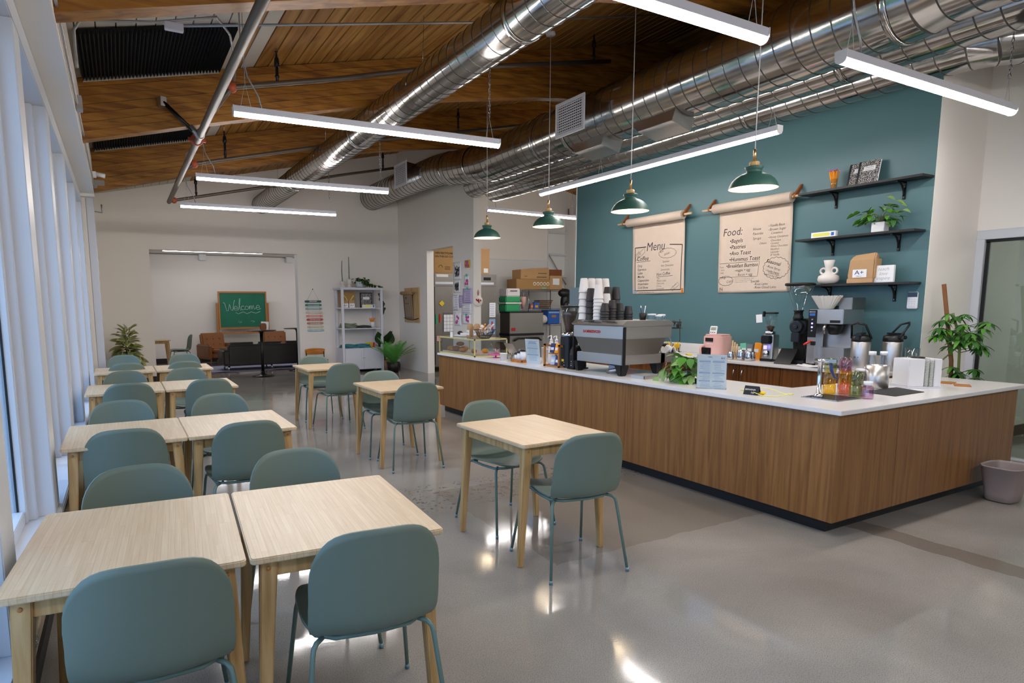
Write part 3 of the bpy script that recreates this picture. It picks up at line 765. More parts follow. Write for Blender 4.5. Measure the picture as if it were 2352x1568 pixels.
# conduit along the window side
t = thing('wall_conduit', 'thin grey conduit with junction boxes along the bulkhead above the windows', 'conduit', (-.2, 0, 0))
MB().tube([(0, -2, 3.20), (0, 6.0, 3.20), (0, 6.3, 3.22), (0, 6.45, 3.20), (0, 10.5, 3.20)], .009, 8).build('tube', 'conduit', t)
MB().box(-.01, .035, 6.2, 6.32, 3.17, 3.28).build('junction_box', 'conduit', t, .004)
MB().box(-.01, .035, 10.1, 10.2, 3.18, 3.26).build('junction_box', 'conduit', t, .004)
t = thing('ceiling_conduit', 'grey conduit looping over the dark panel with a small square box', 'conduit', (0, 5.75, 0))
MB().tube([(-.17, 0, 3.35), (-.17, 0, 3.62), (-.12, 0, 3.71), (.05, 0, 3.73), (.4, 0, 3.79), (.86, 0, 3.92), (1.0, .25, 3.9), (1.12, .75, 3.86), (1.14, .95, 3.75)], .011, 8).build('tube', 'conduit', t)
MB().box(.46, .60, -.02, .03, 3.75, 3.81).build('junction_box', 'white_lam', t, .004)
MB().tube([(.6, 0, 3.80), (3.4, 0, 4.38), (6.5, .0, 5.1)], .011, 8).build('long_run', 'conduit', t)
t = thing('heating_pipe', 'thin heating pipe along the wall under the window sill', 'pipe', (-.375, 0, .27))
MB().tube([(0, -2.5, 0), (0, 10.4, 0)], .012, 8).build('tube', 'heater_tan', t)
for y in (1.0, 2.75, 4.9, 7.2): MB().lathe([(.012, -.03), (.018, -.025), (.018, .025), (.012, .03)], 10, T=TR(0, y, 0) @ Matrix.Rotation(pi/2, 4, 'X')).box(-.028, 0, y-.01, y+.01, -.015, .015).build('fitting', 'chrome', t)
t = thing('security_camera', 'small white camera on the bulkhead end beside the farthest beam', 'camera', (-.16, 9.75, 3.27))
MB().box(-.05, .0, -.03, .03, -.03, .05).build('mount', 'white_plastic', t, .004)
MB().tube([(0, 0, .02), (.10, -.02, .0)], .028, 12).build('body', 'white_plastic', t)
MB().box(-.03, .09, -.03, .03, -.12, -.06).build('junction_box', 'steel_dark', t, .004)
tag(MB().box(0, .05, -.04, 0, 0, .07).build('wall_sensor', 'white_plastic', None, .006, loc=(-.33, 14.28, 2.45)), 'small white sensor block in the left corner of the end wall', 'sensor')
tag(MB().tube([(0, 0, 0), (.0, .02, -.12), (.12, .0, -.14), (.12, 0, -.02)], .012, 8).build('pipe_bracket', 'conduit', None, loc=(-.26, 10.9, 3.08)), 'small bent bracket on the left corner below the bulkhead end', 'bracket')
for i, (x, lab) in enumerate(((2.07, 'small white speaker box high on the lounge wall above the chalkboard'), (4.42, 'small white speaker box high on the lounge wall beside the right jamb'))):
    tt = thing('wall_speaker', lab, 'speaker', (x, 18.42, 2.86))
    MB().box(-.09, .09, -.08, .07, -.08, .08).build('body', 'white_plastic', tt, .01)
    MB().box(-.075, .075, -.085, -.08, -.065, .065).build('grille', 'wall_white', tt, .003)
tag(MB().tube([(-.6, 18.47, 2.93), (7.5, 18.47, 2.93)], .01, 6).build('lounge_conduit', 'steel_dark', None), 'thin dark conduit along the top of the lounge wall', 'conduit')

# ================================================================== tables and chairs
def make_chair():
    t = thing('dining_chair', '', 'chair', (0, 0, 0), 0, 'teal shell chairs')
    prof = [(.225, .452), (.19, .462), (.10, .462), (.0, .456), (-.10, .450), (-.165, .453), (-.212, .472), (-.240, .515), (-.254, .59), (-.265, .68), (-.276, .765), (-.287, .845)]
    def at(v):
        f = v*(len(prof)-1); i = min(int(f), len(prof)-2); t_ = f-i
        p = [prof[max(0, i-1)], prof[i], prof[i+1], prof[min(len(prof)-1, i+2)]]
        return [.5*((2*p[1][m])+(-p[0][m]+p[2][m])*t_+(2*p[0][m]-5*p[1][m]+4*p[2][m]-p[3][m])*t_*t_+(-p[0][m]+3*p[1][m]-3*p[2][m]+p[3][m])*t_**3) for m in (0, 1)]
    def fn(a, b):
        u = sin(pi/2*(2*a-1)); q_ = abs(u)
        hi = 1-.19*(1-max(0, 1-q_**3.2)**(1/2.5))-.012*q_*q_; lo = .22*(1-max(0, 1-q_**2.2)**(1/2.2))
        v = lo+(hi-lo)*b
        y, z = at(v)
        W = .217+.012*sin(pi*min(1, v*1.6)) if v < .55 else .227-.010*((v-.55)/.45)
        if .30 < v < .66: W -= .020*sin(pi*(v-.30)/.36)**2
        k = min(1, max(0, (v-.45)/.12)); x = W*u; q = (x/.23)**2
        return (x, y+.055*q*k, z+.030*q*(1-k))
    MB().sheet(fn, 22, 30, .009).build('seat_shell', 'chair_teal', t)
    fr = MB()
    ring_ = [(.185, .13), (.195, .0), (.19, -.12), (.13, -.165), (0, -.178), (-.13, -.165), (-.19, -.12), (-.195, 0), (-.185, .13), (-.12, .165), (0, .17), (.12, .165)]
    fr.tube([(x, y, .442) for x, y in ring_], .009, 8, closed=True)
    fr.build('under_frame', 'chair_tube', t)
    MB().rprism(.20, .16, .03, .443, .452).build('seat_mount', 'black_plastic', t)
    for sx in (-1, 1):
        for sy in (-1, 1):
            a = Vector((sx*.15, sy*.12, .442)); b = Vector((sx*.195, sy*.165, .436)); c = Vector((sx*.212, sy*.185, .40)); d = Vector((sx*.252, sy*.255, .012))
            l = MB().tube([a, b*.75+a*.25, b, c*.5+b*.5+Vector((sx*.004, sy*.004, .004)), c, d], [.009]*5+[.0085], 10).build('leg', 'chair_tube', t)
            MB().tube([d-Vector((0, 0, .012)), d+Vector((0, 0, .012))], .0105, 8).build('foot_cap', 'sky_blue_steel' if 'sky_blue_steel' in M else P('sky_blue_steel', '7f97a4', .35, metal=.5), l)
    return t
chair0 = make_chair(); family(chair0)
first = [chair0]
def chair(x, y, rz, label):
    if first:
        o = first.pop(); o.location = (x, y, 0); o.rotation_euler = (0, 0, rz); o['label'] = label; return o
    return dup(chair0, (x, y, 0), rz, label)

TW, TD = .668, .79
def make_table():
    t = thing('dining_table', '', 'table', (0, 0, 0), 0, 'square bamboo tables')
    MB().rprism(TW, TD, .018, .728, .75, n=4).build('tabletop', 'bamboo', t, .004)
    for sy in (-1, 1): MB().box(-TW/2+.075, TW/2-.075, sy*(TD/2-.055)-.011, sy*(TD/2-.055)+.011, .665, .728).build('apron', 'leg_wood', t, .002)
    for sx in (-1, 1): MB().box(sx*(TW/2-.065)-.011, sx*(TW/2-.065)+.011, -TD/2+.075, TD/2-.075, .665, .728).build('apron', 'leg_wood', t, .002)
    for sx in (-1, 1):
        for sy in (-1, 1):
            x1, y1 = sx*(TW/2-.058), sy*(TD/2-.058); x0, y0 = sx*(TW/2-.020), sy*(TD/2-.055)
            mb = MB(); vs = []
            for (cx_, cy_, h, z) in ((x0, y0, .016, 0), (x1+sx*.0, y1, .027, .66), (x1-sx*.004, y1, .027, .728)):
                vs += [(cx_-h, cy_-h, z), (cx_+h, cy_-h, z), (cx_+h, cy_+h, z), (cx_-h, cy_+h, z)]
            fs = [(3, 2, 1, 0), (8, 9, 10, 11)]
            for b in (0, 4):
                for i in range(4): fs.append((b+i, b+(i+1) % 4, b+4+(i+1) % 4, b+4+i))
            mb.add(vs, fs); l = mb.build('leg', 'leg_wood', t, .004)
            MB().lathe([(.007, 0), (.007, .003), (.003, .004), (0, .002)], 8, T=TR(x1, y1+sy*.027, .70) @ Matrix.Rotation(-sy*pi/2, 4, 'X')).build('bolt', 'oak_frame', l)
    return t
table0 = make_table(); family(table0)
firstT = [table0]
def table(x, y, rz, label):
    if firstT:
        o = firstT.pop(); o.location = (x, y, 0); o.rotation_euler = (0, 0, rz); o['label'] = label; return o
    return dup(table0, (x, y, 0), rz, label)
row_name = ['front row', 'second row', 'third row', 'last row']
rows = [  # y centre of left/right table, yaw, chair rows
    (.0, 2.39, .676, 2.335, -.075), (-.015, 4.46, .655, 4.46, -.0), (-.0, 6.90, .675, 6.90, .0), (.01, 8.90, .69, 8.91, .0)]
near = [[(.04, 2.13, -.06), (.715, 2.07, -.10)], [(-.015, 4.30, -.02), (.655, 4.20, .03)], [(.03, 6.73, .0), (.735, 6.72, -.02)], [(.035, 9.08, 0), (.70, 8.96, 0)]]
far = [[(.03, 2.78, .03), (.705, 2.76, -.02)], [(-.03, 5.02, .02), (.665, 5.03, 0)], [(.015, 7.42, .03), (.63, 7.48, 0)], [(.01, 10.0, 0), (.80, 9.80, 0)]]
for i in range(4):
    a = rows[i]
    table(a[0], a[1], a[4], 'bamboo table by the windows, left half of the %s' % row_name[i])
    table(a[2], a[3], a[4], 'bamboo table toward the aisle, right half of the %s' % row_name[i])
    for s, (x, y, r) in zip(('window-side', 'aisle-side'), near[i]): chair(x, y, r, 'teal shell chair with its back to the camera, %s seat, %s' % (s, row_name[i]))
    for s, (x, y, r) in zip(('window-side', 'aisle-side'), far[i]): chair(x, y, pi+r, 'teal shell chair facing the camera, far %s seat, %s' % (s, row_name[i]))
table(2.305, 3.27, .02, 'single bamboo table standing nearest the bar counter')
chair(2.30, 2.86, -.14, 'teal chair with its back to the camera at the single table nearest the counter')
chair(2.35, 3.64, pi+.07, 'teal chair facing the camera at the single table nearest the counter')
table(2.42, 5.76, 0, 'single bamboo table in the middle of the aisle row')
chair(2.41, 5.44, -.09, 'teal chair with its back to the camera at the middle single table')
chair(2.41, 6.02, pi-.12, 'teal chair facing the camera at the middle single table')
table(2.34, 8.02, 0, 'farthest single bamboo table, in front of the white shelf unit')
chair(2.37, 7.58, .05, 'teal chair with its back to the camera at the farthest single table')
chair(2.36, 8.40, pi-.03, 'teal chair facing the camera at the farthest single table')

# ================================================================== bar counter
# L-shaped base, one worktop
CZ = .86
t = thing('service_counter', 'long walnut-veneered bar counter base with black recessed toe kick', 'counter', (4.05, 2.30, 0))
MB().box(0, .72, 0, 5.75, .10, CZ-.03).build('front_panel', 'walnut', t, .002)
MB().box(.72, 2.56, 0, .68, .10, CZ-.03).build('end_panel', 'walnut', t, .002)
MB().box(.09, .65, .09, 5.75, 0, .10).box(.65, 2.46, .09, .6, 0, .10).build('toe_kick', 'black_base', t)
t = thing('counter_worktop', 'white quartz worktop of the L-shaped bar counter', 'worktop', (4.02, 2.27, CZ-.03))
MB().prism([(0, 0), (2.68, 0), (2.68, .80), (.80, .86), (.80, 5.78), (0, 5.78)], 0, .03).build('slab', 'quartz', t, .003)
# back counter along the teal wall
t = thing('back_cabinet', 'walnut cabinet run under the back counter with steel bar handles', 'cabinet', (6.14, 3.12, 0))
MB().box(.02, .60, 0, 5.0, .1, .87).build('carcass', 'walnut_rich', t)
MB().box(.08, .60, 0, 5.0, 0, .1).build('toe_kick', 'black_base', t)
for k in range(10):
    y = .02+k*.497
    d = MB().box(0, .02, y, y+.492, .12, .865).build('door', 'walnut_rich', t, .002)
    hy = y+(.05 if k % 2 == 1 else .44)
    MB().tube([(0, hy, .62), (-.03, hy, .625), (-.035, hy, .65), (-.035, hy, .77), (-.03, hy, .795), (0, hy, .80)], .006, 8).build('handle', 'chrome', d)
t = thing('back_worktop', 'white quartz back counter along the teal wall with upstand', 'worktop', (6.09, 3.12, .87))
MB().box(0, .66, 0, 5.05, 0, .03).build('slab', 'quartz', t, .003)
MB().box(.635, .66, 0, 5.05, .03, .15).build('upstand', 'quartz', t, .003)
t = thing('corner_riser', 'white quartz block step where the bar counter meets the back counter', 'worktop', (6.42, 3.0, CZ))
MB().box(0, .30, 0, .11, .0, .10).build('block', 'quartz', t, .003)

# ---- waste bin
t = thing('waste_bin', 'taupe plastic waste basket on the floor at the counter end', 'bin', (6.03, 2.12, 0), -.0)
def sq(mb, prof, e=4, **k): return mb.open_lathe(prof, 32, sq=e, **k)
sq(MB(), [(0, .004), (.085, .004), (.092, .012), (.10, .06), (.128, .27), (.134, .275), (.134, .283), (.129, .285), (.124, .27), (.096, .06), (.086, .02), (0, .018)], 4, T=Matrix.Scale(1.28, 4, (1, 0, 0))).build('basket', 'bin_taupe', t)

# ================================================================== on the bar counter
# ---- espresso machine (logo end toward the camera side aisle)
t = thing('espresso_machine', 'large brushed steel espresso machine with stacked paper cups on top', 'coffee machine', (4.17, 4.42, CZ), 0)
YZm = Matrix(((0, 0, 1, 0), (1, 0, 0, 0), (0, 1, 0, 0), (0, 0, 0, 1)))   # outline (y, z) pushed along x
Lm, Dm = .72, .66
# local x: into the bar, local y: along the counter.  back panel faces -x
MB().box(.02, Dm-.06, .03, Lm-.03, .105, .20).build('lower_body', 'steel', t, .004)
MB().add([(.035, .02, .20), (Dm-.16, .02, .20), (Dm-.16, Lm-.09, .20), (.035, Lm-.09, .20), (.012, .0, .36), (Dm-.08, .0, .36), (Dm-.08, Lm, .36), (.012, Lm, .36)], [(3, 2, 1, 0), (4, 5, 6, 7), (0, 1, 5, 4), (1, 2, 6, 5), (2, 3, 7, 6), (3, 0, 4, 7)]).build('middle_body', 'steel_dark', t, .004)
MB().box(.0, Dm-.02, -.01, Lm+.01, .355, .475).build('upper_body', 'steel', t, .006)
MB().prism([(-.0, .475), (-.025, .49), (.03, .53), (Dm-.06, .53), (Dm+.0, .49), (Dm-.02, .475)], -.02, Lm+.02, XZ(0)).build('cup_tray', 'steel', t, .003)
sl = MB()
for a, b, x_ in ((.08, .22, .006), (.30, .50, .006), (.12, .30, .018), (.42, .58, .018)): sl.box(x_-.012, x_-.006, a, b, .508+x_*.6, .512+x_*.6)
o = sl.build('tray_slots', 'black_plastic', t); o['kind'] = 'stuff'
for y in (-.018, Lm+.0): MB().box(-.0, .03, y, y+.02, .10, .47).build('corner_post', 'black_plastic', t, .003)
for x_, y in ((.03, .02), (.03, Lm-.09), (Dm-.17, .02), (Dm-.17, Lm-.09)):
    s_ = 1 if y < .3 else -1
    MB().add([(x_-.02, y+(0 if s_ > 0 else .02), 0), (x_+.05, y+(0 if s_ > 0 else .02), 0), (x_+.05, y+(.05 if s_ > 0 else .07), 0), (x_-.02, y+(.05 if s_ > 0 else .07), 0), (x_-.03, y-(.01 if s_ > 0 else -.02), .105), (x_+.08, y-(.01 if s_ > 0 else -.02), .105), (x_+.08, y+.09, .105), (x_-.03, y+.09, .105)], [(3, 2, 1, 0), (4, 5, 6, 7), (0, 1, 5, 4), (1, 2, 6, 5), (2, 3, 7, 6), (3, 0, 4, 7)]).build('foot', 'black_plastic', t, .006)
MB().box(Dm-.12, Dm+.09, .03, Lm-.03, .105, .20).build('drip_tray', 'steel', t, .004)
for y in (.16, .50):
    g_ = MB().lathe([(.035, 0), (.035, .06), (.025, .07), (0, .07)], 16, c=(Dm-.06, y, .27)).build('group_head', 'chrome', t)
    MB().tube([(Dm-.06, y, .275), (Dm+.10, y-.01, .268)], [.011, .016], 8).build('portafilter_handle', 'black_plastic', g_)
MB().tube([(Dm+.02, .06, .36), (Dm+.04, .05, .30), (Dm+.06, .04, .20)], .005, 8).build('steam_wand', 'chrome', t)
lm = MB(); text(lm, 'LA MARZOCCO', .036, frame((-.0015, .57, .405), (0, -1, 0), (0, 0, 1)), 'LEFT', off=.0015, depth=.003)
lm.build('red_lettering', 'red', t)
mt = t
# ---- cups: stacked upside down
def cup_mesh(r0, r1, h, mat):
    m_ = MB(); pr = [(r1, .0), (r1+.003, .002), (r1+.003, .006), (r1, .008), (r0, h-.006), (r0-.006, h), (0, h-.001)]
    m_.open_lathe(pr, 20); return m_.mesh('cup', mat)
cups = {'w': cup_mesh(.036, .050, .145, 'white_cup'), 'k': cup_mesh(.036, .048, .13, 'black_cup'), 's': cup_mesh(.032, .044, .085, 'black_cup')}
def cup(kind, x, y, z, label, grp, name='paper_cup'):
    o = bpy.data.objects.new(name, cups[kind]); COL.objects.link(o); o.location = (x, y, z)
    return tag(o, label, 'cup', grp)
MX, MY, MZ = 4.17, 4.42, CZ+.53
stacks = [('w', .07, .66, 5, 'tall white stack at the far left'), ('k', .08, .56, 4, 'tall dark stack second along the front'), ('w', .09, .455, 7, 'white stack in the middle of the front'),
          ('w', .17, .66, 5, 'white stack second in the back row'), ('w', .26, .655, 5, 'white stack third in the back row'), ('w', .35, .65, 5, 'rightmost white stack in the back row'),
          ('k', .27, .52, 5, 'tall dark stack behind the middle white one'), ('k', .36, .50, 5, 'tallest dark stack, rightmost of the tall ones'), ('w', .19, .45, 4, 'short white stack half hidden by dark ones'),
          ('s', .08, .345, 4, 'low stack of small dark cups in front, left'), ('s', .17, .34, 5, 'second low stack of small dark cups'), ('s', .26, .33, 4, 'third low stack of small dark cups'), ('s', .35, .30, 3, 'last low stack of small dark cups, to the right')]
for kd, x, y, n_, lab in stacks:
    st = .036 if kd != 's' else .028
    tall = {'w5': .42, 'k4': .33, 'w7': .35, 'k5': .345, 'w4': .26}.get(kd+str(n_), .2)
    for j in range(n_):
        step = st if kd == 's' else (tall-.14)/(n_-1)
        wd = 'top cup' if j == n_-1 else ('bottom cup' if j == 0 else ('cup %s from the bottom' % ['', 'second', 'third', 'fourth', 'fifth', 'sixth'][j]))
        cup(kd, MX+x, MY+y, MZ+j*step, 'paper %s, %s' % (wd.replace(' from the bottom', ' up'), lab), 'paper cups upside down on the espresso machine')
# jars and pot of markers on the machine
t = thing('marker_cup', 'dark wire cup holding pens on the machine top', 'cup', (MX+.42, MY+.17, MZ))
MB().open_lathe([(0, .0), (.03, 0), (.038, .07), (.036, .07), (.028, .004)], 16).build('holder', 'basket_wire', t)
for k, c_ in enumerate(('red', 'white_plastic', 'navy', 'white_plastic')):
    a = k*1.6; MB().tube([(.01*cos(a), .01*sin(a), .01), (.03*cos(a), .03*sin(a), .12+.02*(k % 2))], .005, 6).build('pen', c_, t)
for k, (x, y, r_, h_, lab) in enumerate(((.46, .09, .045, .055, 'low glass jar with white lid, left on the machine top'), (.53, .03, .04, .05, 'glass jar with white lid at the right end of the machine top'), (.46, .0, .036, .045, 'front small glass jar with white lid on the machine top'))):
    t = thing('lidded_jar', lab, 'jar', (MX+x, MY+y, MZ), 0, 'lidded jars on the espresso machine')
    MB().open_lathe([(0, .002), (r_-.004, .0), (r_, .006), (r_, h_-.015), (r_*.9, h_-.008)], 20).build('glass', 'clear', t)
    MB().lathe([(r_*.93, h_-.01), (r_*.93, h_+.006), (0, h_+.008)], 20).build('lid', 'white_plastic', t)
# ---- grinders beside the machine
t = thing('coffee_grinder', 'tall black coffee grinder full of beans left of the espresso machine', 'grinder', (4.31, 5.39, CZ))
MB().rprism(.17, .16, .05, .012, .34).build('body', 'black_plastic', t, .004)
MB().rprism(.14, .13, .04, 0, .012).build('foot', 'black_plastic', t)
MB().lathe([(.085, .34), (.088, .35), (.085, .385), (.05, .39), (.045, .40)], 28).build('chrome_collar', 'chrome', t)
MB().open_lathe([(.048, .395), (.055, .45), (.083, .56), (.098, .66), (.095, .66), (.08, .56), (.05, .45)], 28).build('hopper', 'clear', t)
o = MB().lathe([(.044, .40), (.051, .45), (.078, .56), (.086, .60), (.05, .615), (0, .618)], 24).build('beans', 'coffee_beans', t)
MB().open_lathe([(0, .675), (.09, .675), (.103, .668), (.103, .655), (.097, .655)], 28).build('hopper_lid', 'dark_metal', t)
MB().box(-.087, -.0865, -.02, .02, .07, .095).build('warning_sticker', 'yellow', t)
for k in range(2): MB().ball((-.088, -.03, .03+.03*k), .006, 8, 6).build('screw', 'chrome', t)
t = thing('coffee_grinder', 'lower dark grinder with rounded back between tall grinder and machine', 'grinder', (4.30, 5.22, CZ))
pr = [(-.09, .01), (.08, .01), (.08, .16), (.05, .22), (.0, .255), (-.04, .25), (-.075, .21), (-.09, .15)]
MB().prism(pr, -.045, .045, XZ(0)).build('body', 'black_plastic', t, .008)
MB().box(-.11, .1, -.055, .055, 0, .014).build('foot', 'black_steel', t, .004)
for k in range(3): MB().ball((-.092, 0, .04+.022*k), .007, 8, 6).build('knob', 'chrome', t)
# ---- things to the left of it
t = thing('tea_rack', 'wooden display rack holding coffee and tea pouches', 'rack', (4.17, 5.50, CZ))
for y in (-.10, .16):
    f_ = MB().box(0, .02, y-.01, y+.01, 0, .25).box(.16, .18, y-.01, y+.01, 0, .22).box(0, .18, y-.01, y+.01, .0, .02).prism([(0, .25), (.02, .25), (.18, .22), (.18, .20), (.0, .23)], y-.01, y+.01, XZ(0))
    f_.build('side_frame', 'oak_frame', t, .002)
MB().box(.01, .17, -.10, .16, .0, .012).build('lower_shelf', 'oak_frame', t, .002)
MB().box(.06, .17, -.10, .16, .135, .145).build('upper_shelf', 'oak_frame', t, .002)
for k, (y, z, c_, lab) in enumerate(((-.04, .15, 'mint', 'teal tea pouch, right on the upper shelf of the rack'), (.04, .15, 'orange', 'orange tea pouch in the middle of the upper rack shelf'), (.12, .15, 'navy', 'dark blue pouch, left on the upper rack shelf'), (-.05, .015, 'mint', 'teal pouch, right on the lower rack shelf'), (.03, .015, 'navy', 'blue pouch in the middle of the lower rack shelf'), (.11, .015, 'pale_blue', 'pale tin, left on the lower rack shelf'))):
    tt = thing('pouch', lab, 'pouch', (4.17+.10, 5.50+y, CZ+z), .2*(k % 3-1), 'pouches in the wooden rack')
    MB().prism([(-.028, 0), (.022, 0), (.012, .10), (-.002, .105)], -.032, .032, XZ(0)).build('bag', c_, tt, .003)
    MB().box(-.028, -.022, -.022, .022, .025, .055, Matrix.Rotation(.22, 4, 'Y')).build('label_patch', 'white_plastic', tt)
t = thing('syrup_menu', 'upright acrylic stand with printed blue price list left of the wooden rack', 'sign', (4.22, 5.93, CZ), .25)
MB().box(0, .004, -.105, .105, .0, .29, Matrix.Rotation(-.12, 4, 'Y')).build('sheet', 'paper_white', t)
MB().box(-.003, -.001, -.108, .108, .0, .295, Matrix.Rotation(-.12, 4, 'Y')).build('acrylic_front', 'clear', t)
pn = MB()
for k in range(16):
    z = .265-.015*k; w_ = .085*(.6+.4*R.random()); pn.box(-.0008, -.0002, -w_, w_, z, z+(.010 if k in (1, 2, 6, 11) else .004), Matrix.Rotation(-.12, 4, 'Y'))
o = pn.build('printed_lines', 'print_blue', t); o['kind'] = 'stuff'
for k, (x, y) in enumerate(((4.42, 5.86), (4.42, 5.76), (4.44, 5.66), (4.50, 5.54), (4.52, 5.45))):
    t = thing('syrup_bottle', 'white pump syrup bottle, %s of five from the left behind the rack' % ['first', 'second', 'third', 'fourth', 'fifth'][k], 'bottle', (x, y, CZ), 0, 'syrup bottles')
    MB().lathe([(.032, 0), (.035, .01), (.035, .20), (.02, .25), (.014, .27), (0, .27)], 16).build('bottle', 'clear' if k > 2 else 'white_cup', t)
    MB().lathe([(.018, .265), (.018, .285), (.006, .29), (.006, .33), (0, .33)], 12).tube([(0, 0, .325), (-.035, 0, .32), (-.045, 0, .305)], .005, 6).build('pump', 'white_plastic', t)
# cups on a little tray, glass tumblers
t = thing('cup_tray_board', 'small orange-brown wooden tray holding lidded paper cups', 'tray', (4.21, 6.20, CZ))
MB().box(-.06, .07, -.13, .11, 0, .012).box(-.06, -.05, -.13, .11, .01, .03).box(.06, .07, -.13, .11, .01, .03).box(-.06, .07, -.13, -.12, .01, .03).box(-.06, .07, .10, .11, .01, .03).build('tray', 'bent_ply', t, .002)
for k, (y, h_, r_, lab) in enumerate(((-.07, .125, .042, 'largest lidded paper cup on the wooden tray'), (.005, .10, .036, 'middle-sized lidded paper cup on the wooden tray'), (.07, .08, .032, 'smallest lidded paper cup on the wooden tray'))):
    t = thing('takeaway_cup', lab, 'cup', (4.215, 6.20+y, CZ+.012), 0, 'sample cups on the wooden tray')
    MB().lathe([(r_*.75, 0), (r_, h_), (0, h_)], 20).build('cup_body', 'white_plastic', t)
    MB().lathe([(r_+.004, h_-.004), (r_+.004, h_+.006), (r_*.85, h_+.010), (r_*.8, h_+.018), (0, h_+.018)], 20).build('lid', 'black_plastic', t)
for k, (x, y, h_) in enumerate(((4.47, 6.24, .19), (4.50, 6.10, .17), (4.48, 5.98, .16), (4.55, 6.02, .15))):
    t = thing('cup_stack', 'stack of white cups upright behind the wooden tray, %s from the left' % ['first', 'second', 'third', 'fourth'][k], 'cups', (x, y, CZ), 0, 'stacks behind the tray')
    for j in range(5): MB().open_lathe([(.026, j*.02), (.038, j*.02+h_-.08), (.040, j*.02+h_-.08)], 16).build('cup', 'white_cup', t)
for k, (x, y) in enumerate(((4.42, 6.42), (4.45, 6.52))):
    tag(MB().open_lathe([(0, .003), (.028, 0), (.038, .13), (.036, .13), (.026, .005)], 18).build('plastic_tumbler', 'clear', None, loc=(x, y, CZ)), 'clear plastic tumbler, %s of the pair by the pink lid' % ['right', 'left'][k], 'cup', 'clear tumblers')
for k, (x, y, r_, h_, m_, lab) in enumerate(((4.17, 6.50, .045, .085, 'white_plastic', 'round white tub at the counter edge left of the tray'), (4.20, 6.37, .04, .06, 'clear', 'clear round tub beside the white tub'), (4.33, 6.62, .05, .07, 'smoke', 'clear glass bowl behind the white tub'))):
    tag(MB().open_lathe([(0, .003), (r_*.8, 0), (r_, h_), (r_+.005, h_), (r_+.003, h_+.004), (r_*.96, h_), (r_*.76, .006), (0, .006)], 20).build('tub', m_, None, loc=(x, y, CZ)), lab, 'tub')
t = thing('pink_stand', 'small bright pink cake stand with a glass of sweets', 'stand', (4.28, 6.86, CZ))
MB().lathe([(.04, 0), (.035, .006), (.012, .01), (.012, .035), (.095, .04), (.098, .05), (0, .05)], 28).build('stand', 'hotpink', t)
t = thing('sweets_glass', 'glass of pale sweets standing on the pink cake stand', 'glass', (4.28, 6.84, CZ+.05))
MB().open_lathe([(0, .002), (.03, 0), (.05, .075), (.047, .075), (.028, .004)], 18).build('glass', 'clear', t)
o = MB(); [o.ball((.02*cos(k*2.4), .02*sin(k*2.4), .012+.007*k), .012, 6, 4) for k in range(7)]; o = o.build('sweets', 'pink', t); o['kind'] = 'stuff'
# ---- glass pastry case
t = thing('pastry_case', 'long glass pastry case with pale gold frame at the far end of the counter', 'display case', (4.09, 7.08, CZ))
CW, CL, CH = .50, 1.02, .235
for (x, y) in ((0, 0), (0, CL), (CW, 0), (CW, CL)): MB().box(x-.008, x+.008, y-.008, y+.008, 0, CH).build('corner_post', 'lemon_gold' if 'lemon_gold' in M else 'brass_pale', t) if False else MB().box(x-.008, x+.008, y-.008, y+.008, 0, CH).build('corner_post', P('pale_gold', 'c9bd84', .4, metal=.2), t)
for z in (0, CH-.016): MB().box(-.008, .008, -.008, CL+.008, z, z+.016).box(CW-.008, CW+.008, -.008, CL+.008, z, z+.016).box(-.008, CW+.008, -.008, .008, z, z+.016).box(-.008, CW+.008, CL-.008, CL+.008, z, z+.016).build('frame_rail', 'pale_gold', t)
MB().box(-.001, .001, .01, CL-.01, .016, CH-.016).build('front_pane', 'clear', t); MB().box(CW-.001, CW+.001, .01, CL-.01, .016, CH-.016).build('back_pane', 'clear', t)
MB().box(.01, CW-.01, -.001, .001, .016, CH-.016).build('side_pane', 'clear', t); MB().box(.01, CW-.01, CL-.001, CL+.001, .016, CH-.016).build('side_pane', 'clear', t)
MB().box(.0, CW, .0, CL, CH-.008, CH-.003).build('top_pane', 'clear', t)
MB().box(.03, CW-.03, .03, CL-.03, .016, .03).build('tray', 'kraft', t)
def loaf(x, y, z, r, mat, label, name='pastry', e=(1.2, .9, .62)):
    m_ = MB().ball((0, 0, r*e[2]), (r*e[0], r*e[1], r*e[2]), 12, 8)
    for k in range(-1, 2): m_.tube([(k*r*.5, -r*.6, r*e[2]*1.6), (k*r*.5+.01, 0, r*e[2]*1.98-abs(k)*r*.12), (k*r*.5, r*.6, r*e[2]*1.6)], r*.10, 5)
    return tag(m_.build(name, mat, None, loc=(x, y, z), rotz=R.uniform(0, 3)), label, 'pastry', 'pastries in the glass case')
pz = CZ+.03
pl = [(4.20, 7.98, .05, 'bread', 'pale bun at the left of the pastry case'), (4.22, 7.83, .06, 'bread_dark', 'large dark bagel heap piece, left of centre, in front'), (4.24, 7.70, .055, 'bread_dark', 'dark round bagel in the middle of the case'), (4.19, 7.58, .05, 'bread', 'brown bagel right of the middle'), (4.33, 7.78, .06, 'bread', 'bagel behind the dark ones'), (4.24, 7.36, .045, 'bread', 'croissant piece near the front corner of the case'), (4.36, 7.26, .05, 'orange', 'orange-crusted pastry at the right end of the case')]
for x, y, r_, m_, lab in pl: loaf(x, y, pz, r_, m_, lab)
loaf(4.25, 7.77, pz+.075, .05, 'bread_dark', 'dark bagel lying on top of the others')
loaf(4.2, 7.90, pz, .035, 'bread', 'small roll squeezed between bun and bagels')
t = thing('cloche', 'small glass dome inside the right end of the pastry case', 'dome', (4.42, 7.2, pz))
MB().open_lathe([(.07, 0), (.07, .05), (.055, .09), (.02, .115), (0, .12)], 20).build('dome', 'clear', t); MB().ball((0, 0, .13), .01, 8, 6).build('knob', 'chrome', t)
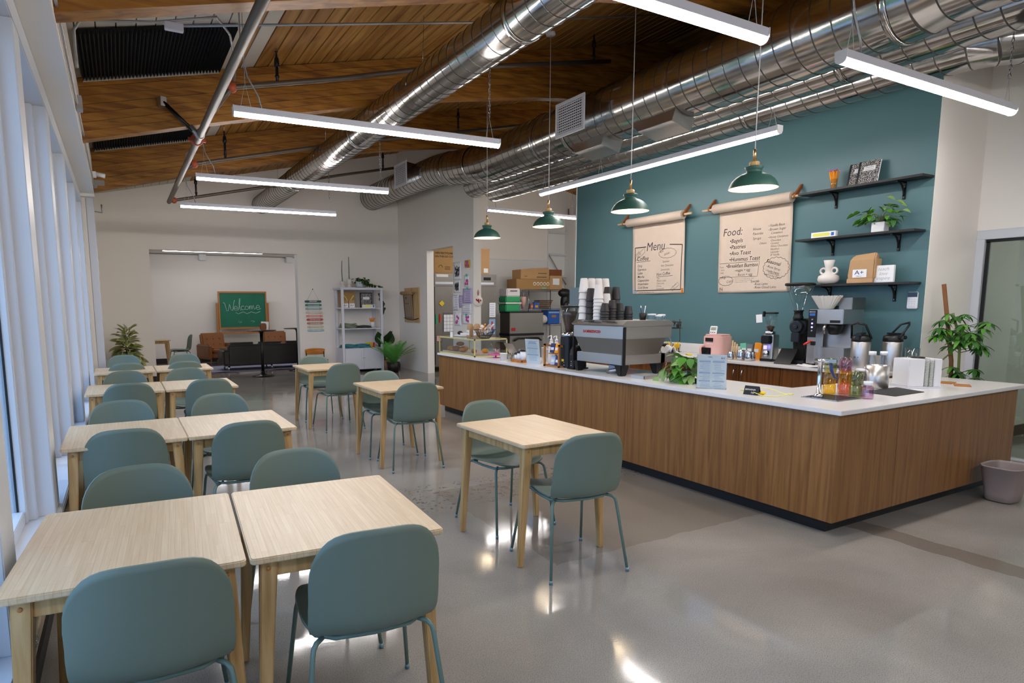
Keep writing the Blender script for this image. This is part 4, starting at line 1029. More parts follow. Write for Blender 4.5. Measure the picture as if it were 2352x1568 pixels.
tz = CZ+CH
for k, (x, y, lab) in enumerate(((4.33, 7.62, 'left kraft coffee bag with white label on the pastry case'), (4.36, 7.48, 'right kraft coffee bag with white label on the pastry case'))):
    t = thing('coffee_bag', lab, 'bag', (x, y, tz), 0, 'coffee bags on the pastry case')
    MB().prism([(-.035, 0), (.035, 0), (.03, .15), (.008, .19), (-.008, .19), (-.03, .15)], -.05, .05, XZ(0)).build('bag', 'kraft_bag', t, .006)
    lb = MB().box(-.0375, -.0345, -.036, .036, .03, .10).build('label', 'white_plastic', t)
    tx = MB(); text(tx, 'A+', .035, frame((-.038, .025, .055), (0, -1, 0), (0, 0, 1))); tx.build('lettering', 'navy', lb)
t = thing('snack_basket', 'wire basket heaped with wrapped snacks on the pastry case', 'basket', (4.34, 7.24, tz))
w_ = MB()
for k in range(22): a = k*pi/11; w_.tube([(.02*cos(a), .02*sin(a), .004), (.07*cos(a), .07*sin(a), .004), (.11*cos(a+.1), .11*sin(a+.1), .06), (.145*cos(a), .145*sin(a), .12)], .0025, 4)
for r_, z in ((.07, .004), (.095, .035), (.12, .075), (.145, .12)): w_.tube([(r_*cos(a), r_*sin(a), z) for a in [pi*i/14 for i in range(28)]], .003, 4, closed=True)
w_.build('basket', 'basket_wire', t, fix=False)
for k in range(16):
    a = k*2.4; r_ = .02+.09*((k*.37) % 1); c_ = ['white_plastic', 'orange', 'kraft', 'red', 'white_cup'][k % 5]
    tag(MB().box(-.04, .04, -.02, .02, -.008, .008, Matrix.Rotation(R.uniform(-1, 1), 4, 'Y') @ Matrix.Rotation(R.uniform(-1, 1), 4, 'X')).build('wrapped_snack', c_, None, .005, loc=(4.34+r_*cos(a), 7.24+r_*sin(a), tz+.09+.035*(k % 3)), rotz=k), 'one of the wrapped snack bars heaped in the wire basket', 'snack', 'wrapped snacks in the wire basket')
t = thing('card_tray', 'low white tray with a dark round gadget, left on the pastry case', 'tray', (4.36, 7.92, tz))
MB().box(-.07, .07, -.13, .10, 0, .02).box(-.04, .05, -.10, -.02, .02, .05).build('tray', 'white_cup', t, .004)
MB().ball((0, .05, .045), (.04, .05, .03), 12, 8).build('gadget', 'dark_metal', t)
tag(MB().box(-.004, .004, -.035, .035, 0, .075).build('price_card', 'white_plastic', None, loc=(4.10, 7.75, tz)), 'white price card standing on the case left of the coffee bags', 'card')

# ---- potted vine on the counter
leafs = {}
def leaf_mesh(key, L, W, mat, fold=.15, droop=.25, n=5, heart=True):
    if key in leafs: return leafs[key]
    vs = []; fs = []
    for i in range(n+1):
        s = i/n; w = W*(sin(pi*min(1, s*.92+.08))**.8 if not heart else (sin(pi*s**.62))**.9) if 0 < i < n else 0
        z = -droop*L*s*s
        vs += [(-w/2, L*s, z+fold*w), (0, L*s, z), (w/2, L*s, z+fold*w)]
    for i in range(n): fs += [(3*i, 3*i+1, 3*i+4, 3*i+3), (3*i+1, 3*i+2, 3*i+5, 3*i+4)]
    leafs[key] = MB().add(vs, fs, True).mesh('leaf', mat); return leafs[key]
def leaf(parent, me, p, az, el, roll=0, s=1, name='leaf'):
    o = bpy.data.objects.new(name, me); COL.objects.link(o); o.parent = parent
    o.matrix_local = TR(*p) @ Matrix.Rotation(az, 4, 'Z') @ Matrix.Rotation(el, 4, 'X') @ Matrix.Rotation(roll, 4, 'Y') @ Matrix.Scale(s, 4)
    return o
t = thing('potted_vine', 'bushy variegated vine in a glass vase on the counter beside the printed menu', 'plant', (4.34, 3.80, CZ))
MB().open_lathe([(0, .004), (.05, 0), (.06, .05), (.055, .11), (.05, .13), (.047, .13), (.052, .05), (0, .008)], 20).build('vase', 'smoke', t)
la = leaf_mesh('vine1', .105, .075, 'leaf_a'); lb_ = leaf_mesh('vine2', .10, .07, 'leaf_b'); lc = leaf_mesh('vine3', .10, .065, 'leaf_c')
for k in range(78):
    a = R.uniform(0, 2*pi); h = R.uniform(.03, .24); rr = (.135-abs(h-.12)*.45)*R.uniform(.45, 1)
    p = (rr*cos(a), rr*sin(a), h)
    MB() ; leaf(t, R.choice([la, la, lb_, lc]), p, a-pi/2+R.uniform(-.5, .5), R.uniform(-1.3, .35), R.uniform(-.5, .5), R.uniform(.75, 1.15))
for k in range(12):
    a = k*.55; MB().tube([(0, 0, .1), (.05*cos(a), .05*sin(a), .2), (.11*cos(a), .11*sin(a), .20-.01*k)], .003, 5).build('stem', 'stem', t)
MB().tube([(0, 0, .12), (-.05, .16, .14), (-.10, .22, .08), (-.12, .24, .0)], .003, 5).build('stem', 'stem', t)
for p, az in (((-.11, .23, .04), 2.0), ((-.12, .245, -.01), 2.8), ((-.05, .17, .14), 1.2), ((-.07, .2, .1), 2.3)): leaf(t, lc, p, az, -1.0, .3, 1.1)
tag(MB().prism([(0, 0), (.02, .03), (.07, .012), (.02, -.02)], 0, .012).build('yellow_clip', 'yellow', None, loc=(4.31, 3.72, CZ+.245), rotz=1.4), 'small yellow clip caught in the top of the counter vine', 'clip')
# printed menu in stand
t = thing('printed_menu', 'printed blue and white menu in a clear stand at the counter edge beside the vine', 'menu', (4.20, 3.42, CZ), .62)
T_ = Matrix.Rotation(-.16, 4, 'Y')
MB().box(0, .002, -.11, .11, .005, .285, T_).build('sheet', 'paper_white', t)
MB().box(-.004, -.002, -.115, .115, 0, .292, T_).box(-.02, .05, -.115, .115, 0, .004).build('acrylic_stand', 'clear', t)
pn = MB()
for k in range(17):
    z = .235-.0135*k
    if k in (1, 8, 13): pn.box(-.0010, -.0004, -.095, -.005, z, z+.009, T_).box(-.0010, -.0004, .01, .095, z, z+.009, T_)
    else: pn.box(-.0010, -.0004, -.095+.03*R.random(), -.01-.02*R.random(), z, z+.003, T_).box(-.0010, -.0004, .012, .095-.03*R.random(), z, z+.003, T_)
o = pn.build('printed_lines', 'print_blue', t); o['kind'] = 'stuff'
tx = MB(); text(tx, 'A+', .026, T_ @ frame((-.0012, -.065, .25), (0, -1, 0), (0, 0, 1))); text(tx, 'MENU', .012, T_ @ frame((-.0012, .03, .262), (0, -1, 0), (0, 0, 1))); tx.build('lettering', 'navy', t)
# banana price tent
t = thing('price_tent', 'small black folded price card for bananas on the counter', 'sign', (4.20, 3.045, CZ), .22)
MB().prism([(-.03, 0), (-.028, 0), (.0, .062), (.028, 0), (.03, 0), (0, .066)], -.055, .055, XZ(0)).build('card', 'chalk_black', t)
tx = MB(); T2 = frame((-.0225, .045, .034), (0, -1, 0), (.43, 0, .9)); text(tx, 'BANANA', .019, T2, shear=.1); text(tx, '75¢', .017, frame((-.0325+.004, .0, .012), (0, -1, 0), (.43, 0, .9)), shear=.1); tx.build('lettering', 'white_plastic', t)
t = thing('jute_net', 'loose loop of yellow string lying behind the black price card', 'string', (4.30, 3.02, CZ))
MB().tube([(.12*cos(a)+.01*sin(5*a), .20*sin(a)-.02, .006+.012*(1+sin(3*a))) for a in [2*pi*i/40 for i in range(40)]], .0028, 5, closed=True).build('loop', 'lemon', t)
MB().ball((-.05, -.02, .014), (.03, .03, .014), 8, 6).build('knot', 'yellow', t)
# ---- tap and drip tray
t = thing('water_tap', 'chrome water tap column with lever on the counter', 'tap', (4.49, 2.71, CZ+.006))
MB().lathe([(.034, 0), (.034, .01), (.024, .016), (.016, .022), (.016, .25), (.019, .255), (.019, .275), (0, .28)], 20).build('column', 'chrome', t)
MB().tube([(0, .04, .265), (0, -.06, .265), (.01, -.11, .262)], [.014, .014, .010], 10).build('arm', 'chrome', t)
MB().prism([(-.012, -.03), (.012, -.03), (.010, -.12), (-.010, -.12)], .255, .28, TR(.0, .0, 0)).build('spout_block', 'chrome', t, .004)
MB().tube([(0, -.075, .255), (.005, -.08, .20), (.015, -.10, .15), (.02, -.125, .145)], [.009, .012, .008, .005], 8).build('lever', 'navy', t)
t = thing('drip_tray', 'flush steel drip tray with perforated grid set into the counter', 'tray', (4.535, 2.645, CZ))
MB().box(-.145, .145, -.135, .135, 0, .004).build('pan', 'steel_dark', t, .001)
gr = MB()
for i in range(20): gr.box(-.135+.0138*i, -.135+.0138*i+.004, -.125, .125, .004, .007)
for i in range(10): gr.box(-.135, .135, -.125+.027*i, -.121+.027*i, .004, .007)
o = gr.build('grid', 'chrome', t); o['kind'] = 'stuff'
# ---- stackable coloured glasses
def glass_jar(x, y, z, m_, lab, r_=.041, h_=.10):
    t = thing('ribbed_glass', lab, 'glass', (x, y, z), 0, 'coloured stacking glasses')
    MB().open_lathe([(0, .003), (r_*.93, 0), (r_, .01), (r_, h_*.45), (r_*1.03, h_*.48), (r_, h_*.51), (r_, h_*.78), (r_*.9, h_*.84), (r_*.9, h_), (r_*.84, h_), (r_*.84, h_*.85), (r_*.95, h_*.76), (r_*.95, .014), (0, .012)], 24).build('vessel', m_, t)
    return t
gj = [(4.66, 2.735, ['amber', 'amber', 'olive'], 'left'), (4.735, 2.665, ['peach', 'amber', 'plum'], 'second'), (4.72, 2.575, ['olive', 'olive'], 'third'), (4.81, 2.60, ['smoke', 'smoke'], 'fourth'), (4.82, 2.72, ['rose', 'rose', 'rose'], 'back')]
for x, y, ms, w_ in gj:
    for j, m_ in enumerate(ms):
        glass_jar(x, y, CZ+.001+.088*j, m_, '%s ribbed glass, %s of the %s stack beside the tap' % (m_, ['bottom one', 'middle one', 'top one'][j], w_), r_=.043-.001*j)
for (x, y, z, m_, h_, lab) in ((4.725, 2.495, 0, 'plum', .10, 'low purple bottle with white cap at the front of the coloured glasses'), (4.81, 2.60, .178, 'smoke', .0, 'white cap on the smoke-grey stack'), ):
    t = thing('capped_bottle', lab, 'bottle', (x, y, CZ+z+.001), 0)
    if h_: MB().open_lathe([(0, .003), (.038, 0), (.041, .01), (.041, .075), (.03, .09), (.026, .10), (.024, .10), (.036, .075), (.037, .012)], 20).build('vessel', m_, t)
    MB().lathe([(.03, h_-.002), (.03, h_+.025), (0, h_+.026)], 20).build('cap', 'white_plastic', t)
# ---- steel pitcher / wine cooler with small capped bottles, black mats
t = thing('counter_mat', 'thin black mat on the counter under the steel bucket', 'mat', (5.30, 2.58, CZ))
MB().prism([(-.27, .14), (-.29, -.13), (.14, -.12), (.25, .13)], 0, .004).build('mat', 'mat_black', t)
t = thing('steel_bucket', 'brushed steel bucket with lock handle on the black mat', 'bucket', (5.40, 2.79, CZ+.0))
MB().open_lathe([(0, .003), (.080, 0), (.084, .004), (.084, .185), (.081, .185), (.080, .01), (0, .008)], 36).build('bucket', 'steel', t)
MB().tube([(-.08, .03, .15), (-.105, .04, .17), (-.11, .05, .13)], .007, 8).build('clasp', 'chrome', t)
for k, (x, y) in enumerate(((5.37, 2.82), (5.43, 2.765))):
    t = thing('mini_bottle', 'clear little bottle with white cap standing in the steel bucket, %s one' % ['left', 'right'][k], 'bottle', (x, y, CZ+.012), 0, 'bottles in the steel bucket')
    MB().open_lathe([(0, 0), (.030, 0), (.032, .01), (.032, .20), (.018, .25), (.018, .26)], 16).build('glass', 'clear', t)
    MB().lathe([(.027, .255), (.027, .285), (0, .286)], 16).build('cap', 'white_plastic', t)
# ---- white napkin / lid dispenser
t = thing('lid_dispenser', 'white box dispenser with clear tubes of lids at the end of the counter', 'dispenser', (5.76, 2.66, CZ), -.48)
MB().box(-.02, .06, .05, .09, .012, .23).build('side_wall', 'white_plastic', t, .003)
MB().box(-.15, -.02, -.095, .09, .012, .235).box(.06, .12, -.095, .09, .012, .235).build('cabinet', 'white_plastic', t, .004)
MB().box(-.16, .13, -.11, .10, 0, .012).build('base', 'white_lam', t, .002)
for k in range(2):
    MB().open_lathe([(.018, .014), (.018, .235)], 14, c=(.002+.037*k, -.085, 0)).build('clear_tube', 'clear', t)
    ld = MB()
    for j in range(24): ld.lathe([(.0155, .016+.009*j), (.0155, .022+.009*j), (0, .022+.009*j)], 12, c=(.002+.037*k, -.085, 0))
    o = ld.build('stacked_lids', 'cream_paper', t); o['kind'] = 'stuff'
MB().lathe([(.05, .235), (.05, .245), (0, .247)], 20, c=(0, .02, 0)).build('top_knob', 'black_plastic', t)
for k, (x, y, r_) in enumerate(((6.23, 2.66, .15), (6.13, 2.50, .45))):
    t = thing('coaster', 'square cork coaster at the right end of the counter, %s one' % ['rear', 'front'][k], 'coaster', (x, y, CZ), r_, 'cork coasters')
    MB().rprism(.15, .11, .008, 0, .008).build('cork', 'oak_frame', t, .001)
t = thing('measuring_jug', 'clear measuring jug with brown powder on the corner step', 'jug', (6.47, 3.05, CZ+.10))
MB().open_lathe([(0, .003), (.05, 0), (.055, .01), (.06, .17), (.058, .17), (.052, .01)], 24).build('jug', 'clear', t)
MB().tube([(.055, .02, .14), (.10, .03, .135), (.10, .03, .05), (.055, .02, .04)], .006, 8).build('handle', 'clear', t)
MB().lathe([(.048, .004), (.052, .08), (0, .085)], 20).build('powder', 'kraft_bag', t)
tag(MB().rprism(.09, .07, .02, 0, .12).build('brown_canister', 'bread_dark', None, .004, loc=(6.27, 3.04, CZ)), 'brown canister in front of the measuring jug', 'canister')
t = thing('mobile_terminal', 'pale pink tape dispenser at the far side of the white dispenser', 'dispenser', (6.03, 2.74, CZ))
MB().rprism(.05, .05, .01, 0, .12).build('body', 'pink', t, .003); MB().lathe([(.025, .12), (.025, .15), (0, .15)], 14).build('roll', 'hotpink', t)
# metal sheet, hose and tray under the machine
t = thing('knock_tray', 'flat steel tray on the counter in front of the espresso machine', 'tray', (4.33, 4.24, CZ))
MB().box(-.14, .30, -.09, .08, 0, .006).box(-.14, .30, -.09, -.084, .006, .03).box(-.14, -.134, -.09, .08, .006, .03).build('tray', 'steel', t, .001)
t = thing('drain_hose', 'blue and grey hose coiled under the espresso machine', 'hose', (4.30, 4.62, CZ))
MB().tube([(-.02, .12, .012), (-.04, .04, .03), (.0, -.05, .055), (.06, -.10, .10)], .016, 10).build('hose', 'steel', t)
MB().tube([(.05+.05*cos(a), .10+.05*sin(a), .012+.006*k_) for k_, a in enumerate([i*.7 for i in range(14)])], .006, 6).build('blue_line', 'blue', t)
tag(MB().rprism(.16, .10, .02, 0, .07).build('white_box', 'white_cup', None, .004, loc=(4.52, 4.86, CZ)), 'pale plastic box seen under the espresso machine', 'box')
t = thing('bar_towel', 'crumpled white towel on the drip tray end of the espresso machine', 'towel', (4.85, 4.47, CZ+.20))
MB().sheet(lambda u, v: ((u-.5)*.12, (v-.5)*.14, .05+.03*sin(6*u+2*v)*cos(5*v)-.2*abs(u-.5)*.4), 10, 10, .008).build('cloth', 'white_cup', t)

# ================================================================== teal wall: menus, shelves
WX = TX   # face of the teal wall
def wallT(y, z, dx=0): return frame((WX-dx, y, z), (0, -1, 0), (0, 0, 1))
PAPER = {}
def conform(mb, t):
    mb.v = [(PAPER[t.name](y, z)-.0004*(x > -.0345), y, z) for x, y, z in mb.v]
    return mb
def menu_roll(y0, y1, p0, p1, zr, zb, lab, cat_name):
    """y0 > y1 ends of the dowel, p0 > p1 edges of the paper"""
    t = thing(cat_name, lab, 'menu', (WX, (p0+p1)/2, zr))
    cyy = (p0+p1)/2
    MB().tube([(-.11, y0-cyy, 0), (-.11, y1-cyy, 0)], .014, 12).build('dowel', 'dowel', t)
    MB().tube([(-.11, p0-cyy+.03, 0), (-.11, p1-cyy-.03, 0)], .058, 24).build('paper_roll', 'kraft', t)
    for e in (p1-cyy-.031, ): MB().tube([(-.11, e, 0), (-.11, e-.002, 0)], .030, 16).build('roll_core', 'kraft_bag', t)
    for y in (y0-.10-cyy, y1+.12-cyy):
        MB().prism([(-.004, .14), (-.012, .14), (-.125, .02), (-.125, -.018), (-.097, -.02), (-.004, .10)], y-.013, y+.013, Matrix(((1, 0, 0, 0), (0, 0, 1, 0), (0, 1, 0, 0), (0, 0, 0, 1)))).build('leather_strap', 'leather_strap', t, .002)
        MB().ball((-.014, y, .12), .007, 8, 6).build('rivet', 'chrome', t)
    h = zr-zb
    fx = lambda u, v: -.055+.045*max(0, v)**.5-.015*sin(pi*v)*cos(7*u)*v+(.006*sin(9*u)*v)
    MB().sheet(lambda u, v: (fx(u, v), (p0-cyy)+(p1-p0)*u, -.03-(h-.03)*v), 20, 32, .0015).build('paper_sheet', 'kraft', t)
    # ink follows the curve of the paper
    PAPER[t.name] = lambda y, z: fx((y-(p0-cyy))/(p1-p0), (-z-.03)/(h-.03))-.0018
    return t
m1 = menu_roll(7.20, 5.84, 6.96, 6.00, 2.72, 1.69, 'smaller kraft paper roll on the teal wall with the handwritten coffee menu', 'paper_menu')
m2 = menu_roll(5.66, 4.30, 5.45, 4.48, 2.72, 1.68, 'larger kraft paper roll on the teal wall with the handwritten food menu', 'paper_menu')
def write(lst, parent, dx=.030, mat='ink', name='lettering', cyy=0, zr=0):
    mb = MB()
    for y, z, size, s, *o in lst:
        rot = o[0] if o else 0
        text(mb, s, size, frame((-dx, y-cyy, z-zr), (0, -1, 0), (0, 0, 1)), shear=.18, off=-.0003 if size < .05 else .0001, rot=rot, depth=.0004, sx=.92)
    return conform(mb, parent).build(name, mat, parent, fix=False)
c1 = 6.48
write([(6.70, 2.30, .17, 'Menu')], m1, mat='ink_grey', name='title_lettering', cyy=c1, zr=2.72, dx=.045)
col1 = ['Drip', 'Espresso', 'Latte', 'Mocha', 'Cappuccino', 'Americano', 'Cold Brew']
L1 = [(6.88, 2.17, .09, 'Coffee', .0)]+[(6.86, 2.08-.052*i, .050, s) for i, s in enumerate(col1)]
L1 += [(6.43, 2.25, .048, 'Kid', .35), (6.36, 2.21, .048, 'drinks', .25), (6.39, 2.12, .042, 'Steamer'), (6.42, 2.065, .042, 'Hot Chocolate'), (6.42, 2.01, .042, 'Lemonade'), (6.50, 1.94, .058, 'Non Coffee', .05)]
L1 += [(6.49, 1.895-.036*i, .036, s) for i, s in enumerate(['Tea', 'Matcha Latte', 'Chai Latte', 'Cocoa', 'Lemonade'])]
L1 += [(6.90, 2.245, .034, 'Double', .6), (6.87, 2.215, .034, 'shot $1', .6), (6.22, 1.765, .026, '* Try with', .5), (6.20, 1.74, .026, 'whip', .5), (6.84, 1.705, .026, 'Oat Milk / Soy / Almond + .75¢')]
write(L1, m1, cyy=c1, zr=2.72, dx=.034)
pb = MB(); T1 = frame((-.040, 0, -2.72), (0, -1, 0), (0, 0, 1))
def Y1(y): return -(y-c1)
for a, b in (((6.91, 2.36), (6.91, 1.74)), ((6.91, 1.74), (6.06, 1.74)), ((6.06, 1.74), (6.04, 2.34)), ((6.91, 2.36), (6.70, 2.36)), ((6.26, 2.36), (6.04, 2.34))): pen(pb, [(Y1(a[0]), a[1]), (Y1(b[0]), b[1])], .006, T1)
conform(pb, m1).build('border_lines', 'ink', m1)
cb = MB()
def cloud(mb, y, z, ry, rz_, T, Yf, n=14, r=.0022):
    pts = []
    for i in range(n*4):
        a = 2*pi*i/(n*4); k = 1+.10*abs(sin(a*n/2)); pts.append((Yf(y)+ry*k*cos(a), z+rz_*k*sin(a)))
    pen(mb, pts+[pts[0]], r, T)
cloud(cb, 6.30, 2.245, .15, .062, T1, Y1)
pen(cb, [(Y1(6.88), 2.15), (Y1(6.62), 2.16)], .0025, T1); pen(cb, [(Y1(6.50), 1.925), (Y1(6.2), 1.935)], .0025, T1)
pen(cb, [(Y1(6.90), 2.17), (Y1(6.90), 2.23), (Y1(6.74), 2.35), (Y1(6.72), 2.29), (Y1(6.90), 2.17)], .002, T1)
pen(cb, [(Y1(6.23), 1.75), (Y1(6.11), 1.84), (Y1(6.08), 1.81), (Y1(6.20), 1.725), (Y1(6.23), 1.75)], .002, T1)
o = conform(cb, m1).build('drawn_outlines', 'ink', m1); o['kind'] = 'stuff'
tx = MB(); text(tx, 'E', .075, frame((-.0135, 6.05-c1, 1.70-2.72), (0, -1, 0), (0, 0, 1)), off=.006); conform(tx, m1).build('orange_letter', 'orange', m1)
tx = MB(); text(tx, 'N', .07, frame((-.0135, 6.94-c1, 1.70-2.72), (0, -1, 0), (0, 0, 1)), off=.006); conform(tx, m1).build('blue_letter', 'pale_blue', m1)
c2_ = 4.965
write([(5.40, 2.38, .13, 'Food:')], m2, mat='ink_grey', name='title_lettering', cyy=c2_, zr=2.72, dx=.045)
L2 = [(5.30, 2.29-.075*i, .070, s) for i, s in enumerate(['•Bagels', '•Pastries', '•Avo Toast', '•Hummus Toast'])]
L2 += [(5.34, 1.99, .062, '•Breakfast Burritos'), (5.22, 1.94, .045, '-veggie + egg'), (5.20, 1.885, .045, '- Bacon + egg'), (5.43, 1.99, .032, 'Tues'), (5.41, 1.955, .032, 'thru'), (5.42, 1.92, .032, 'only')]
L2 += [(4.98, 2.41, .045, 'House'), (4.98, 2.355, .045, 'Favorite'), (4.98, 2.30, .045, 'Syrups'), (4.89, 2.24, .036, 'Others'), (4.78, 2.43, .042, '~Vanilla Bean'), (4.78, 2.385, .042, '~Brown Sugar'), (4.74, 2.345, .038, 'Cinnamon'), (4.78, 2.30, .036, '~Honey Cinnamon')]
L2 += [(4.74, 2.262-.033*i, .033, s) for i, s in enumerate(['Chocolate', 'Caramel', 'White Chocolate', 'Hazelnut', 'Lavender', 'SF Vanilla'])]
L2 += [(4.79, 2.03, .060, 'Seasonal', -.3), (4.79, 1.975, .040, '~Rose Syrup', -.3), (4.80, 1.93, .034, '~Vanilla Sweet', -.28), (4.76, 1.90, .030, 'Cream Foam', -.28), (4.81, 1.885, .030, '*Add to any drink*', -.26)]
L2 += [(4.99, 1.80, .042, 'Specials'), (4.94, 1.765, .042, '-Rose Latte'), (4.94, 1.725, .042, '-Rose Cloud Latte'), (5.40, 1.85, .045, 'Pup', .2), (5.33, 1.80, .045, 'Cups', .2)]
L2 += [(5.23, 1.845, .018, '* substitutions, ask us what we have today'), (5.21, 1.825, .018, 'our menu changes with the season'), (5.21, 1.805, .018, 'all items warmed to order')]
write(L2, m2, cyy=c2_, zr=2.72, dx=.034)
T2 = frame((-.036, 0, -2.72), (0, -1, 0), (0, 0, 1)); Y2 = lambda y: -(y-c2_)
cb = MB(); cloud(cb, 4.66, 1.955, .155, .115, T2, Y2, 18); cloud(cb, 5.34, 1.83, .095, .055, T2, Y2)
pen(cb, [(Y2(5.43), 2.045), (Y2(4.88), 2.05), (Y2(4.90), 1.87), (Y2(5.43), 1.875)], .002, T2)
o = conform(cb, m2).build('drawn_outlines', 'ink', m2); o['kind'] = 'stuff'
tx = MB(); text(tx, 'N', .065, frame((-.0135, 5.43-c2_, 1.705-2.72), (0, -1, 0), (0, 0, 1)), off=.001); conform(tx, m2).build('cream_letter', 'kraft_bag', m2)

def shelf(z, y0, y1, lab, by):
    t = thing('wall_shelf', lab, 'shelf', (WX, y0, z))
    MB().box(-.20, 0, 0, y1-y0, -.022, 0).build('board', 'black_board', t, .002)
    for y in by:
        b = MB().box(-.014, 0, y-y0-.012, y-y0+.012, -.185, -.022).box(-.16, -.0, y-y0-.012, y-y0+.012, -.034, -.022)
        pts = []
        for k in range(9): a = pi/2*k/8; pts.append((-.015-.115*(1-cos(a)), y-y0, -.155+.125*sin(a)))
        b.tube(pts, .009, 6); b.build('bracket', 'black_steel', t, .001)
        for zz in (-.165, -.07): MB().ball((-.016, y-y0, zz), .006, 8, 5).build('screw', 'chrome', t)
    return t
shelf(2.725, 3.13, 4.33, 'top black wall shelf holding pencils and notebooks', (3.37, 4.02))
shelf(2.235, 3.16, 4.33, 'middle black wall shelf holding a small leafy plant', (3.38, 4.02))
shelf(1.745, 3.16, 4.33, 'bottom black wall shelf holding the white vase and paper bag', (3.38, 4.02))
SZ = 2.725; sx = WX-.13
t = thing('pencil_glass', 'clear tumbler packed with orange pencils on the top wall shelf', 'glass', (sx, 3.985, SZ))
MB().open_lathe([(0, .003), (.028, 0), (.036, .10), (.034, .10), (.027, .005)], 20).build('tumbler', 'clear', t)
pm = None
for k in range(18):
    a = k*2.4; r1_ = .004+.018*((k*.61) % 1); r2_ = r1_*3.0
    tt = thing('pencil', 'orange pencil in the tumbler on the top wall shelf', 'pencil', (sx, 3.985, SZ+.004), 0, 'pencils in the tumbler')
    d0 = Vector((r1_*cos(a+.5), r1_*sin(a+.5), 0)); d1 = Vector((r2_*cos(a), r2_*sin(a), .165+.015*((k*.37) % 1)))
    MB().tube([d0, d1], .0048, 6).build('shaft', 'orange', tt); MB().tube([d1, d1+(d1-d0).normalized()*.006], .0046, 6).build('ferrule', 'chrome', tt); MB().tube([d1+(d1-d0).normalized()*.006, d1+(d1-d0).normalized()*.018], .0044, 6).build('eraser', 'hotpink', tt)
for k, (y, dx, lab) in enumerate(((3.67, .0, 'front marbled composition notebook leaning on the top wall shelf'), (3.78, .035, 'rear marbled composition notebook leaning behind, on the top wall shelf'))):
    t = thing('notebook', lab, 'notebook', (sx+.015+dx, y, SZ+.001), 0)
    T_ = Matrix.Rotation(.22, 4, 'Y')
    MB().box(-.004, .004, -.10, .10, 0, .235, T_).build('cover', 'marbled_cover', t, .001)
    MB().box(-.006, .006, .085, .104, 0, .235, T_).build('spine', 'black_plastic', t)
    MB().box(-.003, .003, -.104, -.10, .004, .231, T_).build('page_edge', 'white_plastic', t)
    lb = MB().box(-.0055, -.0045, -.06, .05, .135, .18, T_).build('title_label', 'white_plastic', t)
    tx = MB(); text(tx, 'Composition', .016, T_ @ frame((-.006, .04, .163), (0, -1, 0), (0, 0, 1))); tx.box(-.0062, -.0058, -.05, .04, .150, .1515, T_).box(-.0062, -.0058, -.05, .04, .142, .1435, T_).build('lettering', 'ink', lb)
t = thing('crayon_box', 'small white box with yellow band on the middle wall shelf', 'box', (sx-.02, 4.04, 2.236))
MB().box(-.02, .02, -.13, .13, 0, .058).build('box', 'white_plastic', t, .002)
MB().prism([(-.10, .012), (.06, .012), (.08, .03), (.06, .046), (-.10, .046), (-.115, .03)], -.0212, -.0204, Matrix(((0, 0, 1, 0), (-1, 0, 0, 0), (0, 1, 0, 0), (0, 0, 0, 1)))).build('yellow_band', 'lemon', t)
MB().box(-.0212, -.0204, -.115, -.085, .012, .046).build('blue_mark', 'blue', t)
t = thing('potted_plant', 'bright leafy plant in a white square pot on the middle wall shelf', 'plant', (sx, 3.50, 2.236))
MB().prism([(-.045, -.06), (.045, -.06), (.045, .06), (-.045, .06)], 0, .095).build('pot', 'white_plastic', t, .004)
p1 = leaf_mesh('shelf1', .085, .055, 'leaf_a'); p2 = leaf_mesh('shelf2', .08, .05, 'leaf_b'); p3 = leaf_mesh('shelf3', .08, .05, 'leaf_c')
for k in range(62):
    a = R.uniform(0, 2*pi); h = R.uniform(.06, .26); r_ = (.09+.06*R.random())*(1 if h < .2 else .6)
    x_, y_ = r_*cos(a)*.75, r_*sin(a)*1.15
    leaf(t, R.choice([p1, p1, p2, p3]), (min(x_, .07), y_, h), a-pi/2+R.uniform(-.6, .6), R.uniform(-.9, .4), R.uniform(-.5, .5), R.uniform(.7, 1.1))
for (y_, h, s_) in ((.24, .20, 1), (.19, .22, 1), (.17, .13, 1.1), (-.20, .19, 1), (-.17, .25, .9), (-.05, .33, 1.1), (-.14, .28, 1)): leaf(t, p3 if y_ < 0 else p1, (-.02, y_, h), 0 if y_ > 0 else pi, -.3, .4, s_)
for k in range(9): a = k*.7; MB().tube([(0, 0, .09), (.04*cos(a), .06*sin(a), .17), (.07*cos(a), .17*sin(a), .19)], .0025, 5).build('stem', 'stem', t)
t = thing('ceramic_vase', 'white ceramic vase with two ring handles on the bottom wall shelf', 'vase', (sx, 3.975, 1.746))
MB().open_lathe([(0, .002), (.06, 0), (.092, .02), (.102, .05), (.095, .085), (.06, .105), (.034, .118), (.030, .14), (.038, .18), (.054, .25), (.050, .25), (.034, .18), (.026, .14)], 36).build('body', 'ceramic', t)
for s_ in (-1, 1): MB().tube([(0, s_*(.058+.030*cos(a)), .138+.030*sin(a)) for a in [2*pi*i/20 for i in range(20)]], .011, 8, closed=True).build('ring_handle', 'ceramic', t)
t = thing('kraft_coffee_bag', 'large kraft paper bag with an A+ label on the bottom wall shelf', 'bag', (sx, 3.62, 1.746))
